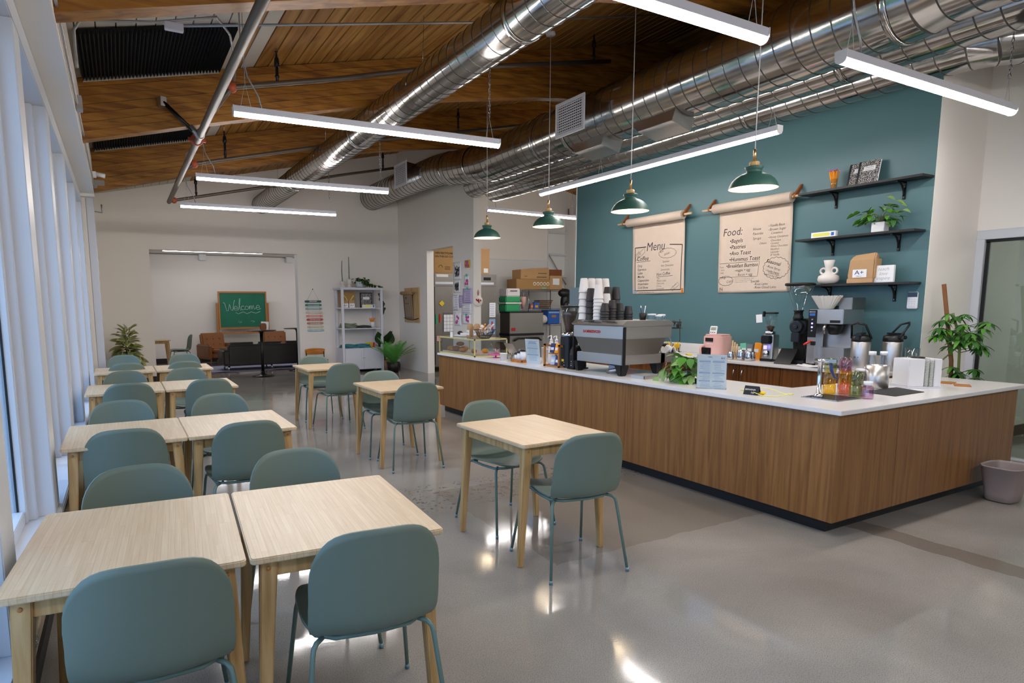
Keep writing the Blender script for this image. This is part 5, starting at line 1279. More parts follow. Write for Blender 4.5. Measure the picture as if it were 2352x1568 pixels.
MB().add([(-.055, -.12, 0), (.055, -.12, 0), (.055, .12, 0), (-.055, .12, 0), (-.06, -.13, .08), (.06, -.125, .08), (.06, .125, .08), (-.06, .13, .08), (-.05, -.125, .23), (.045, -.12, .22), (.045, .115, .22), (-.05, .12, .23), (-.02, -.12, .305), (.02, -.125, .285), (.02, .10, .285), (-.02, .095, .275)],
    [(3, 2, 1, 0), (12, 13, 14, 15)]+[(b+i, b+(i+1) % 4, b+4+(i+1) % 4, b+4+i) for b in (0, 4, 8) for i in range(4)]).build('bag_body', 'kraft_bag', t, .012, 3)
MB().prism([(-.075, 0), (-.055, 0), (-.055, .05), (-.07, .045)], -.125, .125, XZ(0)).build('folded_bottom', 'kraft_bag', t, .004)
MB().box(-.055, .045, -.135, -.115, .05, .24, Matrix.Rotation(.03, 4, 'X')).build('side_gusset', 'kraft_bag', t, .006)
lb = MB().box(-.064, -.061, -.06, .075, .055, .135).build('label', 'white_plastic', t)
tx = MB(); text(tx, 'A+', .06, frame((-.0645, .055, .085), (0, -1, 0), (0, 0, 1)), sx=1.2); text(tx, 'coffee co.', .014, frame((-.0645, .04, .065), (0, -1, 0), (0, 0, 1))); tx.build('lettering', 'navy', lb)
t = thing('word_block', 'white wooden block sign reading teach love inspire on the bottom wall shelf', 'sign', (sx-.02, 3.42, 1.746))
MB().box(-.016, .016, -.095, .095, 0, .165).build('block', 'white_plastic', t, .003)
tx = MB()
for i, w_ in enumerate(('teach', 'love', 'inspire')): text(tx, w_, .046, frame((-.0165, 0, .115-.044*i), (0, -1, 0), (0, 0, 1)), 'CENTER', shear=.35, off=-.0008)
tx.build('lettering', 'ink_grey', t)
t = thing('alarm_keypad', 'white alarm keypad with dark display on the teal wall below the shelves', 'keypad', (WX, 3.215, 1.49))
MB().box(-.022, 0, -.045, .045, 0, .16).build('body', 'white_plastic', t, .006)
MB().box(-.0235, -.0215, -.042, .042, .112, .157).build('display', 'screen', t)
for r_ in range(4):
    for c_ in range(3): MB().box(-.0245, -.0215, -.030+.022*c_, -.014+.022*c_, .018+.022*r_, .032+.022*r_).build('key', 'white_lam', t, .001)
t = thing('paper_towel_box', 'grey-blue metal towel dispenser at the kitchen end of the teal wall', 'dispenser', (WX-.02, 8.14, 1.48))
MB().box(-.12, .015, -.12, .15, 0, .34).build('case', 'sky_blue_steel' if 'sky_blue_steel' in M else P('sky_blue_steel', '7f97a4', .35, metal=.5), t, .01)
MB().box(-.124, -.118, -.05, -.045, .02, .06).build('lock', 'chrome', t)

# ================================================================== on the back counter
BZ = .90
t = thing('toaster_oven', 'steel countertop oven left of the fruit rack on the back counter', 'oven', (6.32, 6.55, BZ))
MB().box(-.16, .22, -.26, .22, .02, .30).build('body', 'steel_dark', t, .006)
MB().box(-.165, -.158, -.12, .20, .06, .27).build('door_glass', 'screen', t); MB().box(-.166, -.158, -.25, -.14, .03, .29).build('control_panel', 'red', t)
for z in (.08, .15, .22): MB().tube([(-.165, -.195, z), (-.185, -.195, z)], .018, 12).build('knob', 'black_plastic', t)
MB().tube([(-.165, -.10, .255), (-.19, -.09, .26), (-.19, .17, .26), (-.165, .18, .255)], .007, 8).build('door_handle', 'chrome', t)
for x in (-.12, .17):
    for y in (-.22, .18): MB().lathe([(.015, 0), (.018, .02), (0, .02)], 10, c=(x, y, 0)).build('foot', 'black_plastic', t)
def timer(x, y, z, rz, lab):
    t = thing('kitchen_timer', lab, 'timer', (x, y, z), rz)
    T_ = Matrix.Rotation(.25, 4, 'Y')
    MB().box(-.01, .01, -.045, .045, .0, .10, T_).build('case', 'white_plastic', t, .006); MB().box(-.0115, -.0095, -.033, .033, .045, .085, T_).build('display', P('lcd', '8a927c', .4), t)
    for k in range(3): MB().box(-.013, -.0095, -.03+.024*k, -.014+.024*k, .015, .026, T_).build('button', 'ink_grey', t)
timer(6.25, 6.42, BZ+.30, 0, 'white digital timer standing on the countertop oven')
t = thing('fruit_rack', 'dark two-tier wire fruit rack on the back counter', 'rack', (6.40, 5.95, BZ))
for z, h_ in ((.02, .09), (.33, .08)):
    for zz in (z, z+h_): MB().tube([(.13*cos(a), .20*sin(a), zz) for a in [2*pi*i/24 for i in range(24)]], .005, 6, closed=True).build('rim_wire', 'basket_wire', t)
    w_ = MB()
    for i in range(18): a = 2*pi*i/18; w_.tube([(.12*cos(a), .19*sin(a), z), (.13*cos(a), .20*sin(a), z+h_)], .0025, 4)
    for i in range(-4, 5): w_.tube([(-.11, i*.04, z), (.11, i*.04, z)], .0025, 4)
    o = w_.build('wire_mesh', 'basket_wire', t); o['kind'] = 'stuff'
for a in (0, pi): MB().tube([(.0, .20*cos(a), 0), (.02, .20*cos(a), .2), (0, .20*cos(a), .45)], .006, 6).build('upright', 'basket_wire', t)
for k in range(7): tag(MB().ball((0, 0, .032), (.034, .028, .032), 10, 7).build('avocado', 'avocado', None, loc=(6.40+.06*cos(k*1.3), 5.95+(-.13+.045*k), BZ+.335+.03*(k % 2)), rotz=k), 'dark avocado heaped in the upper tier of the fruit rack', 'fruit', 'avocados in the fruit rack')
for k in range(3):
    pts = [(6.36, 5.84+.11*sin(a)-.03*k, BZ+.20-.13*cos(a)*.0+.02+.10*(1-cos(a))-.05) for a in [(-1.1+2.2*i/8) for i in range(9)]]
    tag(MB().tube([(.03*k, .10*sin(a), .05+.16*(1-cos(a))) for a in [-1.2+2.4*i/8 for i in range(9)]], [.006, .014, .018, .019, .019, .019, .018, .013, .005], 8).build('banana', 'banana', None, loc=(6.35, 5.83, BZ+.0), rotz=-.2), 'yellow banana leaning in the lower tier of the fruit rack', 'fruit', 'bananas in the fruit rack')
t = thing('air_fryer', 'pale pink air fryer with round top on the back counter', 'air fryer', (6.44, 5.18, BZ))
MB().rprism(.30, .27, .10, .0, .26, n=8).build('body', 'pink', t, .012)
MB().rprism(.27, .24, .09, .26, .275, n=8).build('top', 'pink', t, .006)
MB().box(-.156, -.148, -.03, .11, .03, .115).build('window', 'screen', t, .004)
MB().box(-.155, -.149, -.055, .055, .19, .235).build('control_display', 'dark_metal', t)
for k in range(6): MB().ball((-.151, -.05+.02*k, .16), .006, 6, 5).build('touch_key', 'white_cup', t)
MB().tube([(-.15, .07, .13), (-.21, .07, .135), (-.22, .07, .10), (-.21, .07, .03)], .014, 8).build('basket_handle', 'pink', t)
timer(6.40, 5.22, BZ+.276, .2, 'white digital timer standing on the pink air fryer')
t = thing('filter_holder', 'small wooden stand with stirring sticks right of the air fryer', 'stand', (6.44, 4.93, BZ))
MB().box(-.05, .05, -.05, .05, 0, .015).build('base', 'pale_wood', t, .002)
for k in range(3): MB().tube([(0, -.03+.03*k, .015), (-.01, -.035+.03*k, .17+.02*k)], .009, 8).build('stick', 'pale_wood', t)
for k, (y, m_, z, lab) in enumerate(((4.86, 'mint', .12, 'green tea box stacked behind the steel milk pitchers'), (4.79, 'steel_dark', .11, 'grey tea pouch behind the steel milk pitchers'), (4.70, 'orange', .13, 'orange pouch behind the steel milk pitchers'))):
    tt = thing('tea_box', lab, 'box', (6.54, y, BZ), .1*k); MB().box(-.03, .03, -.04, .04, 0, z+.06, Matrix.Rotation(.1*(k-1), 4, 'X')).build('box', m_, tt, .003); MB().box(-.032, -.029, -.025, .025, .08, .12).build('label_patch', 'white_plastic', tt)
for k, (x, y, s_) in enumerate(((6.24, 4.83, .8), (6.27, 4.72, 1.0), (6.25, 4.60, .95), (6.36, 4.77, 1.0), (6.36, 4.64, .9))):
    t = thing('milk_pitcher', 'polished steel milk pitcher, %s' % ['left one in the front row', 'middle one in the front row', 'right one in the front row', 'left one in the back row', 'right one in the back row'][k], 'pitcher', (x, y, BZ), R.uniform(-1, 1), 'steel milk pitchers')
    MB().open_lathe([(0, .002), (.040*s_, 0), (.046*s_, .01), (.044*s_, .06*s_), (.036*s_, .09*s_), (.038*s_, .11*s_), (.036*s_, .11*s_), (.034*s_, .09*s_)], 24).build('jug', 'chrome', t)
    MB().tube([(.036*s_, 0, .10*s_), (.075*s_, 0, .095*s_), (.075*s_, 0, .04*s_), (.044*s_, 0, .03*s_)], .005, 6).build('handle', 'chrome', t)
t = thing('espresso_grinder', 'espresso grinder with clear hopper and pinned note, left of the black grinder', 'grinder', (6.42, 4.47, BZ), .1)
MB().box(-.07, .10, -.07, .07, 0, .03).build('base', 'black_plastic', t, .006)
MB().rprism(.14, .13, .03, .02, .30, cx=.03).build('body', 'steel', t, .004)
MB().box(-.10, .02, -.05, .05, .20, .29).build('head', 'black_plastic', t, .008)
MB().lathe([(.055, .30), (.06, .31), (.06, .335), (.04, .34), (.03, .345)], 24, c=(.0, 0, 0)).build('collar', 'chrome', t)
MB().open_lathe([(.03, .345), (.05, .40), (.065, .50), (.068, .535), (.066, .535), (.062, .50)], 24).build('hopper', 'clear', t)
MB().lathe([(.028, .346), (.045, .39), (0, .40)], 16).build('beans', 'coffee_beans', t)
MB().lathe([(.074, .532), (.074, .548), (0, .55)], 24).build('hopper_lid', 'dark_metal', t)
MB().box(-.095, -.093, .0, .07, .44, .53, Matrix.Rotation(-.1, 4, 'X')).build('pinned_note', 'white_plastic', t)
MB().box(-.10, -.07, .025, .045, .50, .56).build('clip', 'black_plastic', t, .003)
MB().lathe([(.032, .06), (.036, .07), (.036, .12), (.03, .125), (0, .125)], 18, c=(-.06, 0, 0)).build('dosing_cup', 'chrome', t)
MB().tube([(-.085, 0, .18), (-.085, 0, .14)], .018, 10).build('lit_chute', 'indicator', t)
t = thing('bulk_grinder', 'big black bulk coffee grinder with tall clear funnel hopper', 'grinder', (6.42, 4.12, BZ), .25)
MB().box(-.10, .14, -.085, .085, 0, .04).build('base', 'black_plastic', t, .006)
MB().prism([(-.0, .04), (.14, .04), (.12, .36), (-.02, .36)], -.06, .06, XZ(0)).build('column', 'dark_metal', t, .008)
MB().tube([(-.08, 0, .40), (.20, 0, .40)], .085, 24).build('motor_housing', 'black_plastic', t, .006)
MB().tube([(-.14, 0, .40), (-.08, 0, .40)], .062, 20).tube([(-.165, 0, .40), (-.14, 0, .40)], .022, 12).build('burr_cover', 'black_plastic', t, .004)
MB().box(-.15, -.09, -.04, .04, .24, .34).prism([(-.14, .24), (-.10, .24), (-.105, .19), (-.125, .19)], -.02, .02, XZ(0)).build('spout', 'black_plastic', t, .006)
MB().lathe([(.05, .47), (.05, .50), (.042, .52), (.042, .56), (.05, .565), (.05, .575), (0, .576)], 20, c=(-.08, 0, 0)).build('neck', 'black_plastic', t)
MB().open_lathe([(.04, .575), (.05, .60), (.10, .74), (.132, .80), (.138, .84), (.134, .84), (.096, .74)], 32, c=(-.08, 0, 0)).build('funnel', 'clear', t)
MB().open_lathe([(.134, .83), (.146, .835), (.146, .855), (.134, .86)], 32, c=(-.08, 0, 0)).build('funnel_rim', 'dark_metal', t)
for k in range(2): MB().tube([(-.06+.02*k, -.062, .03), (-.0+.06*k, -.07, .12), (-.04, -.065, .2)], .004, 5).build('cable', 'black_plastic', t)
tx = MB(); tx.prism([(-.018, 0), (.018, 0), (0, .03)], -.087, -.086, XZ(.0) @ TR(.13, .39, 0)).build('pink_triangle', 'pink', t)
t = thing('tablet_stand', 'dark tablet leaning between the black grinder and the coffee brewer', 'tablet', (6.20, 4.16, BZ), .1)
MB().box(-.006, .006, -.09, .09, 0, .22, Matrix.Rotation(.75, 4, 'Y')).build('screen', 'screen', t, .003); MB().box(.02, .14, -.03, .03, 0, .01).build('stand', 'black_plastic', t, .002)
t = thing('coffee_brewer', 'tall steel coffee brewer with keypad column and paper filters on top', 'coffee brewer', (6.40, 3.75, BZ), .0)
MB().box(-.10, .20, -.17, .17, 0.03, .20).build('base_body', 'steel', t, .004)
MB().box(.02, .20, -.17, .17, .20, .62).build('back_panel', 'steel', t, .004)
MB().box(-.16, .20, -.175, .175, .44, .585).build('brew_head', 'steel', t, .006)
MB().box(-.16, -.02, .09, .175, .03, .44).build('control_column', 'steel', t, .004)
MB().box(-.03, .20, -.18, -.05, .585, .70).build('tank_cover', 'steel_dark', t, .004)
cp = MB().box(-.166, -.159, .085, .172, .30, .58).build('control_panel', 'black_plastic', t, .003)
MB().box(-.169, -.165, .10, .158, .52, .545).build('display', 'blue', cp)
for k in range(4): MB().ball((-.167, .128, .48-.038*k), .010, 10, 6).build('button', 'indicator' if k in (1, 2) else 'steel_dark', cp)
tx = MB(); text(tx, 'FETCO', .020, frame((-.1675, .162, .552), (0, -1, 0), (0, 0, 1))); tx.build('lettering', 'white_plastic', cp)
MB().tube([(-.16, .13, .255), (-.19, .13, .255), (-.235, .16, .225)], [.012, .014, .010], 8).build('red_tap_lever', 'red_bright', t)
MB().box(-.19, -.16, .08, .12, .22, .26).build('tap_body', 'black_plastic', t, .003)
MB().lathe([(.075, .44), (.072, .40), (.05, .34), (.03, .33), (0, .33)][::-1], 24, c=(-.06, -.04, 0)).build('brew_basket', 'black_plastic', t)
MB().tube([(-.14, -.0, .43), (-.17, .0, .40), (-.16, .0, .34)], .014, 8).build('basket_handle', 'steel_dark', t)
MB().box(-.164, -.160, -.15, -.05, .452, .478).build('nameplate', 'dark_metal', t)
for x in (-.08, .16):
    for y in (-.14, .14): MB().lathe([(.014, 0), (.02, .03), (0, .03)], 10, c=(x, y, 0)).build('foot', 'black_plastic', t)
t = thing('paper_filters', 'fluted white paper coffee filter stack on top of the brewer', 'filters', (6.33, 3.80, BZ+.586))
n = 48; vs = []
for (r_, z) in ((.0, .004), (.065, .004), (.135, .13), (.133, .13), (.064, .008)):
    for j in range(n): a = 2*pi*j/n; k = 1+(.045 if j % 2 else -.0)*(z > .05); vs.append((r_*k*cos(a), r_*k*sin(a), z+(.004*(j % 3) if z > .05 else 0)))
MB().add(vs, [(i*n+j, i*n+(j+1) % n, (i+1)*n+(j+1) % n, (i+1)*n+j) for i in range(4) for j in range(n)]).build('filter', 'cream_paper', t)
t = thing('folded_cloth', 'folded white cloth lying on the back counter before the brewer', 'cloth', (6.17, 3.78, BZ))
MB().sheet(lambda u, v: ((u-.5)*.13, (v-.5)*.30, .012+.006*sin(7*v)+.004*sin(9*u)), 6, 12, .014).build('cloth', 'white_cup', t)
def airpot(x, y, z, rz, lab):
    t = thing('airpot', lab, 'airpot', (x, y, z), rz)
    MB().lathe([(.078, 0), (.082, .01), (.082, .27), (.075, .285), (0, .286)], 32).build('flask', 'steel', t)
    MB().lathe([(.078, .275), (.084, .285), (.080, .33), (.05, .345), (0, .346)], 32).build('collar', 'black_plastic', t)
    MB().box(-.12, -.05, -.02, .02, .30, .335).build('spout', 'black_plastic', t, .006)
    MB().prism([(-.09, .335), (.05, .35), (.05, .365), (-.09, .36)], -.025, .025, XZ(0)).build('pump_lever', 'black_plastic', t, .004)
    MB().tube([(-.0, -.085, .31), (-.10, -.06, .44), (-.14, 0, .46), (-.10, .06, .44), (0, .085, .31)], .010, 8).build('carry_handle', 'black_plastic', t)
    tx = MB(); text(tx, 'A +', .03, frame((-.0832, .03, .12), (0, -1, 0), (0, 0, 1))); tx.build('lettering', 'ink', t)
airpot(6.28, 3.41, BZ, .2, 'front steel airpot with open black lever lid at the end of the back counter')
airpot(6.50, 3.24, BZ, 2.6, 'rear steel airpot behind the first, handle to the right')
t = thing('receipt_printer', 'small white label box between brewer and airpots', 'box', (6.45, 3.50, BZ)); MB().box(-.04, .04, -.04, .04, 0, .12).build('box', 'white_cup', t, .004)
tx = MB().box(-.041, -.040, -.03, .03, .03, .035).box(-.041, -.040, -.03, .03, .05, .055).box(-.041, -.040, -.03, .02, .07, .08).build('printed_lines', 'ink', t); tx['kind'] = 'stuff'
t = thing('black_cables', 'tangle of black cables on the back counter by the airpots', 'cable', (6.30, 3.52, BZ))
MB().tube([(-.1, .12, .01), (0, .05, .02), (.06, .02, .05), (0, -.04, .03), (-.06, .0, .02), (.03, .10, .015)], .006, 6).build('cable', 'black_plastic', t)

# plant on a pole by the return wall
t = thing('pole_plant', 'tall umbrella plant tied to a wooden pole behind the counter end', 'plant', (6.90, 2.88, 0), 0)
MB().open_lathe([(0, .01), (.13, 0), (.17, .30), (.16, .30), (.15, .27), (0, .26)], 24).build('pot', 'terracotta', t)
MB().tube([(0, -.0, .27), (.0, .04, 1.0), (-.04, .14, 1.72)], .019, 8).build('support_pole', 'bark', t)
MB().tube([(.0, -.02, .27), (.0, -.03, .8), (-.04, -.03, 1.2), (-.08, .03, 1.45)], .011, 6).build('trunk', 'stem', t)
MB().tube([(-.02, .03, .6), (-.10, .10, .75), (-.10, .12, .95), (.0, .03, 1.10), (.06, -.06, 1.2)], .007, 6).build('branch', 'stem', t)
u1 = leaf_mesh('umb1', .14, .045, 'leaf_b', .1, .35, 5, False); u2 = leaf_mesh('umb2', .13, .042, 'leaf_a', .1, .35, 5, False)
for k in range(38):
    if k < 30: c_ = (R.uniform(-.26, .04), R.uniform(-.22, .10), R.uniform(1.12, 1.50))
    else: c_ = (R.uniform(-.08, .12), R.uniform(-.20, .06), R.uniform(.80, .95))
    st_ = Vector((.02, 0, c_[2]-.06)); MB().tube([st_, Vector(c_)], .003, 5).build('stem', 'stem', t)
    for j in range(7): leaf(t, u1 if (k+j) % 3 else u2, c_, 2*pi*j/7+k, -.25+R.uniform(-.3, .2), R.uniform(-.2, .2), R.uniform(.6, .9))

# ================================================================== end wall: shelf unit and what is around it
t = thing('shelf_unit', 'tall white shelf unit with panelled doors against the end wall', 'shelf unit', (4.44, 13.72, 0))
W_, D_, H_ = 1.0, .52, 1.95
for x in (0, W_-.055):
    for y in (0, D_-.055): MB().box(x, x+.055, y, y+.055, 0, H_-.03).build('post', 'white_lam', t, .003)
MB().box(-.03, W_+.03, -.03, D_+.02, H_-.03, H_).box(-.01, W_+.01, -.01, D_, H_-.05, H_-.03).build('top', 'white_lam', t, .003)
for z in (.56, 1.02, 1.49): MB().box(0.01, W_-.01, .01, D_-.01, z-.02, z).build('shelf', 'white_lam', t, .002)
MB().box(.01, W_-.01, .02, D_-.01, .06, .54).build('cabinet_body', 'white_lam', t)
for k, x in enumerate((.058, .502)):
    d = MB().box(x, x+.44, -.0, .02, .07, .535).build('door', 'white_lam', t, .002)
    MB().box(x+.0, x+.44, -.008, 0, .07, .12).box(x, x+.44, -.008, 0, .485, .535).box(x, x+.05, -.008, 0, .12, .485).box(x+.39, x+.44, -.008, 0, .12, .485).build('door_frame', 'white_lam', d, .002)
    MB().ball((x+(.42 if k == 0 else .02), -.016, .33), .010, 8, 6).build('knob', 'chrome', d)
for x in (.0, W_-.01):
    for z in (1.0, 1.47): MB().box(x+.002, x+.008, .05, D_-.05, z, z+.03).build('side_rail', 'white_lam', t)
SX, SY = 4.44, 13.72
def on(name, lab, cat, x, y, z, rz=0, grp=None): return thing(name, lab, cat, (SX+x, SY+y, z), rz, grp)
XZm = Matrix(((1, 0, 0, 0), (0, 0, -1, 0), (0, 1, 0, 0), (0, 0, 0, 1)))
t = on('gift_box', 'brown carton with a yellow wavy print on the top shelf of the unit', 'box', .23, .30, 1.491)
MB().box(-.17, .17, -.05, .10, 0, .37).build('carton', 'carton', t, .004)
for r_ in range(3): MB().tube([(-.15+.3*i/16, -.052, .20+.012*r_+.07*sin(i*.45+.4)) for i in range(17)], .004, 5).build('yellow_wave', 'lemon', t)
for k in range(2):
    t = on('small_coffee_bag', 'small kraft bag with A+ card, %s of the pair on the unit\'s top shelf' % ['left', 'right'][k], 'bag', .12+.155*k, .12, 1.491, 0, 'small kraft bags on the shelf unit')
    MB().prism([(-.03, 0), (.03, 0), (.02, .17), (-.02, .17)], -.07, .07, Matrix(((0, 0, 1, 0), (1, 0, 0, 0), (0, 1, 0, 0), (0, 0, 0, 1)))).build('bag', 'kraft_bag', t, .004)
    MB().box(-.065, .065, -.036, -.033, .005, .10).build('card', 'white_plastic', t)
    tx = MB(); text(tx, 'A+', .07, frame((-.045, -.037, .03), (1, 0, 0), (0, 0, 1))); tx.build('lettering', 'navy', t)
t = on('notebook', 'marbled composition notebook in a dark frame on the unit\'s top shelf', 'notebook', .68, .25, 1.491)
MB().box(-.13, .13, -.01, .01, 0, .33).build('cover', 'marbled_cover', t); MB().box(-.15, -.13, -.015, .02, 0, .35).box(.13, .145, -.015, .02, 0, .35).box(-.15, .145, -.015, .02, .33, .35).build('dark_frame', 'black_plastic', t, .002)
MB().box(-.08, .08, -.013, -.010, .19, .25).build('title_label', 'white_plastic', t)
t = on('crayon_box', 'white and lime crayon box lying at the front of the unit\'s top shelf', 'box', .68, .08, 1.491)
MB().box(-.16, .14, -.025, .025, 0, .07).build('box', 'white_plastic', t, .003); MB().box(-.13, .06, -.027, -.025, .012, .055).build('lime_band', 'lemon', t); MB().box(.09, .12, -.027, -.025, .01, .06).build('blue_mark', 'blue', t)
def folded(name, lab, x, y, z, w, d, n, mat, rz=0):
    t = on(name, lab, 'shirt', x, y, z, rz)
    for k in range(n):
        MB().sheet(lambda u, v: ((u-.5)*(w-.02*k), (v-.5)*(d-.015*k), .014+.026*k+.010*sin(5*u+k)*cos(4*v)), 10, 8, .02).build('folded_layer', mat, t)
folded('folded_shirts', 'pile of folded sage shirts on the middle shelf of the unit', .22, .22, 1.022, .36, .30, 4, 'folded_sage', .1)
folded('folded_shirts', 'flat dark green shirt right of the sage pile', .55, .2, 1.022, .38, .28, 2, 'folded_dark')
folded('folded_shirts', 'left folded teal shirt on the lowest shelf of the unit', .22, .2, .562, .36, .3, 3, 'folded_teal', .2)
folded('folded_shirts', 'right folded teal shirt on the lowest shelf of the unit', .55, .2, .562, .34, .3, 3, 'folded_teal', -.15)
t = on('pencil_glass', 'white cup of orange pencils at the right of the middle shelf', 'cup', .80, .2, 1.022)
MB().lathe([(.06, 0), (.06, .13), (.055, .135)], 18).build('cup', 'white_plastic', t)
for k in range(12): a = k*.52; tt = MB().tube([(.03*cos(a), .03*sin(a), .12), (.07*cos(a), .06*sin(a), .225)], .009, 6).build('pencil', 'orange', t)
t = on('yellow_card', 'yellow card leaning on the lowest shelf of the unit', 'card', .74, .28, .562); MB().box(-.09, .09, 0, .006, 0, .11, Matrix.Rotation(-.2, 4, 'X')).build('card', 'yellow', t)
t = on('red_tin', 'small red tin on the lowest shelf of the unit', 'tin', .83, .2, .562); MB().box(-.02, .02, -.02, .02, 0, .11).build('tin', 'red_bright', t, .003)
for k, (x, hz, b, lab) in enumerate(((.10, .47, .14, 'shorter green taper candle in a white holder on the shelf unit'), (.26, .50, .20, 'taller green taper candle in a white holder on the shelf unit'))):
    t = on('candle_holder', lab.replace('green taper candle in a', 'bulbous').replace('white holder', 'white candle holder'), 'candle holder', x, .20, H_+.001)
    MB().lathe([(.055, 0), (.06, .02), (.055, .05), (.035, .06), (.035, .07), (.055, .08), (.06, b-.03), (.055, b), (.02, b+.001), (0, b)], 24).build('holder', 'ceramic', t)
    tag(MB().tube([(0, 0, 0), (-.012*(1-k), 0, hz/2), (0, 0, hz)], [.013, .012, .007], 10).build('taper_candle', 'candle', None, loc=(SX+x, SY+.20, H_+b)), lab, 'candle')
t = on('trailing_plant', 'trailing ivy in a ribbed white pot on top of the shelf unit', 'plant', .53, .24, H_+.001)
MB().lathe([(.13, 0), (.14, .012), (0, .014)], 24).build('saucer', 'dark_metal', t)
MB().open_lathe([(.0, .015), (.085, .014), (.095, .14), (.088, .14), (.08, .02)], 18, smooth=False).build('pot', 'sky_blue_pot' if 'sky_blue_pot' in M else P('sky_blue_pot', 'c3ced2', .5), t)
i1 = leaf_mesh('ivy1', .085, .07, 'leaf_dark'); i2 = leaf_mesh('ivy2', .08, .065, 'leaf_b')
for k in range(70):
    a = R.uniform(0, 2*pi); r_ = R.uniform(.03, .20); leaf(t, R.choice([i1, i1, i2]), (r_*cos(a)+.04, r_*sin(a)*.7, .10+R.uniform(0, .17)*(1-r_*2)), a-pi/2, R.uniform(-1, .3), R.uniform(-.4, .4), R.uniform(.8, 1.2))
for k in range(26):
    s_ = k/25
    if s_ < .35: p = (.15+s_/.35*.32, -.05, .12-s_*.2)
    else: p = (.52+.05*sin(9*s_), -.06, .05-(s_-.35)*.95)
    leaf(t, i1, p, R.uniform(0, 6), -1.1+R.uniform(-.3, .5), 0, 1.15)
MB().tube([(.05, 0, .12), (.30, -.04, .08), (.46, -.05, .03), (.53, -.06, -.1), (.50, -.06, -.35), (.53, -.06, -.58)], .004, 5).build('vine', 'stem', t)
# reminders sign: nine painted boards on cords
t = thing('reminder_sign', 'hanging sign of nine coloured boards headed REMINDERS on the end wall', 'sign', (3.94, YF-.02, 1.0))
rc = ['2f5a5c', '3f7f78', '8db3b0', 'd9c8b8', 'e39a8c', 'c2564a', 'b9907a', 'd6c6a4', 'a9c6c4']
rt = ['REMINDERS', 'You are so good and kind', 'It is okay to ask for help', 'Take a deep breath', 'Mistakes help us learn', 'Speak kindly to yourself', 'You can do hard things', 'Listen and be curious', 'Today is a new day']
for k in range(9):
    z = .64-.083*k; b = MB().rprism(.385, .048, .02, -.008, .008, Matrix(((1, 0, 0, .006*k), (0, 0, 1, 0), (0, 1, 0, z), (0, 0, 0, 1))), n=4).build('board', P('board_%d' % k, rc[k], .6), t, .001)
    tx = MB(); text(tx, rt[k], .034 if k == 0 else .025, frame((.006*k, -.009, z-.010), (1, 0, 0), (0, 0, 1)), 'CENTER', off=.001); tx.build('lettering', 'white_plastic', b)
for x in (-.14, .14): MB().tube([(x, 0, .66), (x+.05, 0, -.02)], .002, 4).build('cord', 'rope', t)
MB().tube([(-.14, 0, .66), (.0, 0, .92), (.14, 0, .66)], .0025, 4).build('hanging_cord', 'rope', t); MB().ball((0, 0, .92), .012, 8, 6).build('nail', 'dark_metal', t)
# plywood chair
t = thing('plywood_chair', 'bent plywood school chair against the end wall left of the shelf unit', 'chair', (3.86, 13.78, 0), .0)
def bk(u, v): return ((u-.5)*.46*(1-.05*(1-v)), .18+.05*(1-(2*u-1)**2)-.0, .44+.14*v-.02*(2*u-1)**2*v)
MB().sheet(bk, 14, 6, .012).build('backrest', 'bent_ply', t)
MB().sheet(lambda u, v: ((u-.5)*.40, (v-.5)*.36, .33+.015*(2*u-1)**2-.02*v), 10, 8, .012).build('seat', 'bent_ply', t)
for s_ in (-1, 1):
    MB().tube([(s_*.19, -.14, .33), (s_*.21, -.18, 0)], .011, 8).build('leg', 'dark_metal', t); MB().tube([(s_*.205, .20, .54), (s_*.2, .15, .33), (s_*.22, .21, 0)], .011, 8).build('leg', 'dark_metal', t)
# palms in the corner
t = thing('palm_plant', 'feathery palm in a dark pot in the corner by the kitchen wall', 'plant', (5.50, 13.30, 0))
MB().open_lathe([(0, .01), (.12, 0), (.16, .24), (.15, .24), (0, .2)], 20).build('pot', 'dark_metal', t)
fr_m = MB()
for i in range(24):
    s = i/23; L_ = .17*sin(pi*(.15+.8*s))+.02
    for sd in (-1, 1): a = Vector((0, .62*s, -.22*s*s)); fr_m.add([a+Vector((0, -.006, 0)), a+Vector((sd*L_, .10*L_/.17, -.03)), a+Vector((0, .010, 0))], [(0, 1, 2)])
fr_m.tube([(0, .62*s/6, -.22*(s/6)**2) for s in range(7)], .004, 4)
frm = fr_m.mesh('frond', P('palm_green', '549640', .5, var=.2, vscale=6))
for k in range(22):
    el = R.uniform(.85, 1.45); leaf(t, frm, (0, 0, .20), k*2.4, el, R.uniform(-.4, .4), R.uniform(.8, 1.05), 'frond')
t = thing('broadleaf_plant', 'dark ruffled broadleaf plant behind the feathery palm', 'plant', (5.52, 13.86, 0))
MB().open_lathe([(0, .01), (.12, 0), (.15, .25), (.14, .25), (0, .22)], 20).build('pot', 'terracotta', t)
bl = leaf_mesh('broad', .42, .26, 'leaf_dark', .10, .25, 8)
for k in range(11): leaf(t, bl, (.04*cos(k), .04*sin(k), .30+.05*(k % 3)+.03*k*.5), k*2.1, 1.15+.25*sin(k*1.7), .2*sin(k), .85); 
for k in range(5): MB().tube([(0, 0, .22), (.05*cos(k), .04*sin(k), .5)], .008, 5).build('stem', 'stem', t)
leaf(t, bl, (.02, 0, .62), 3.4, 1.1, 0, 1); leaf(t, bl, (-.12, 0, .62), 2.6, 1.2, 0, .9); leaf(t, bl, (.1, -.05, .6), -.6, 1.2, .2, .95)
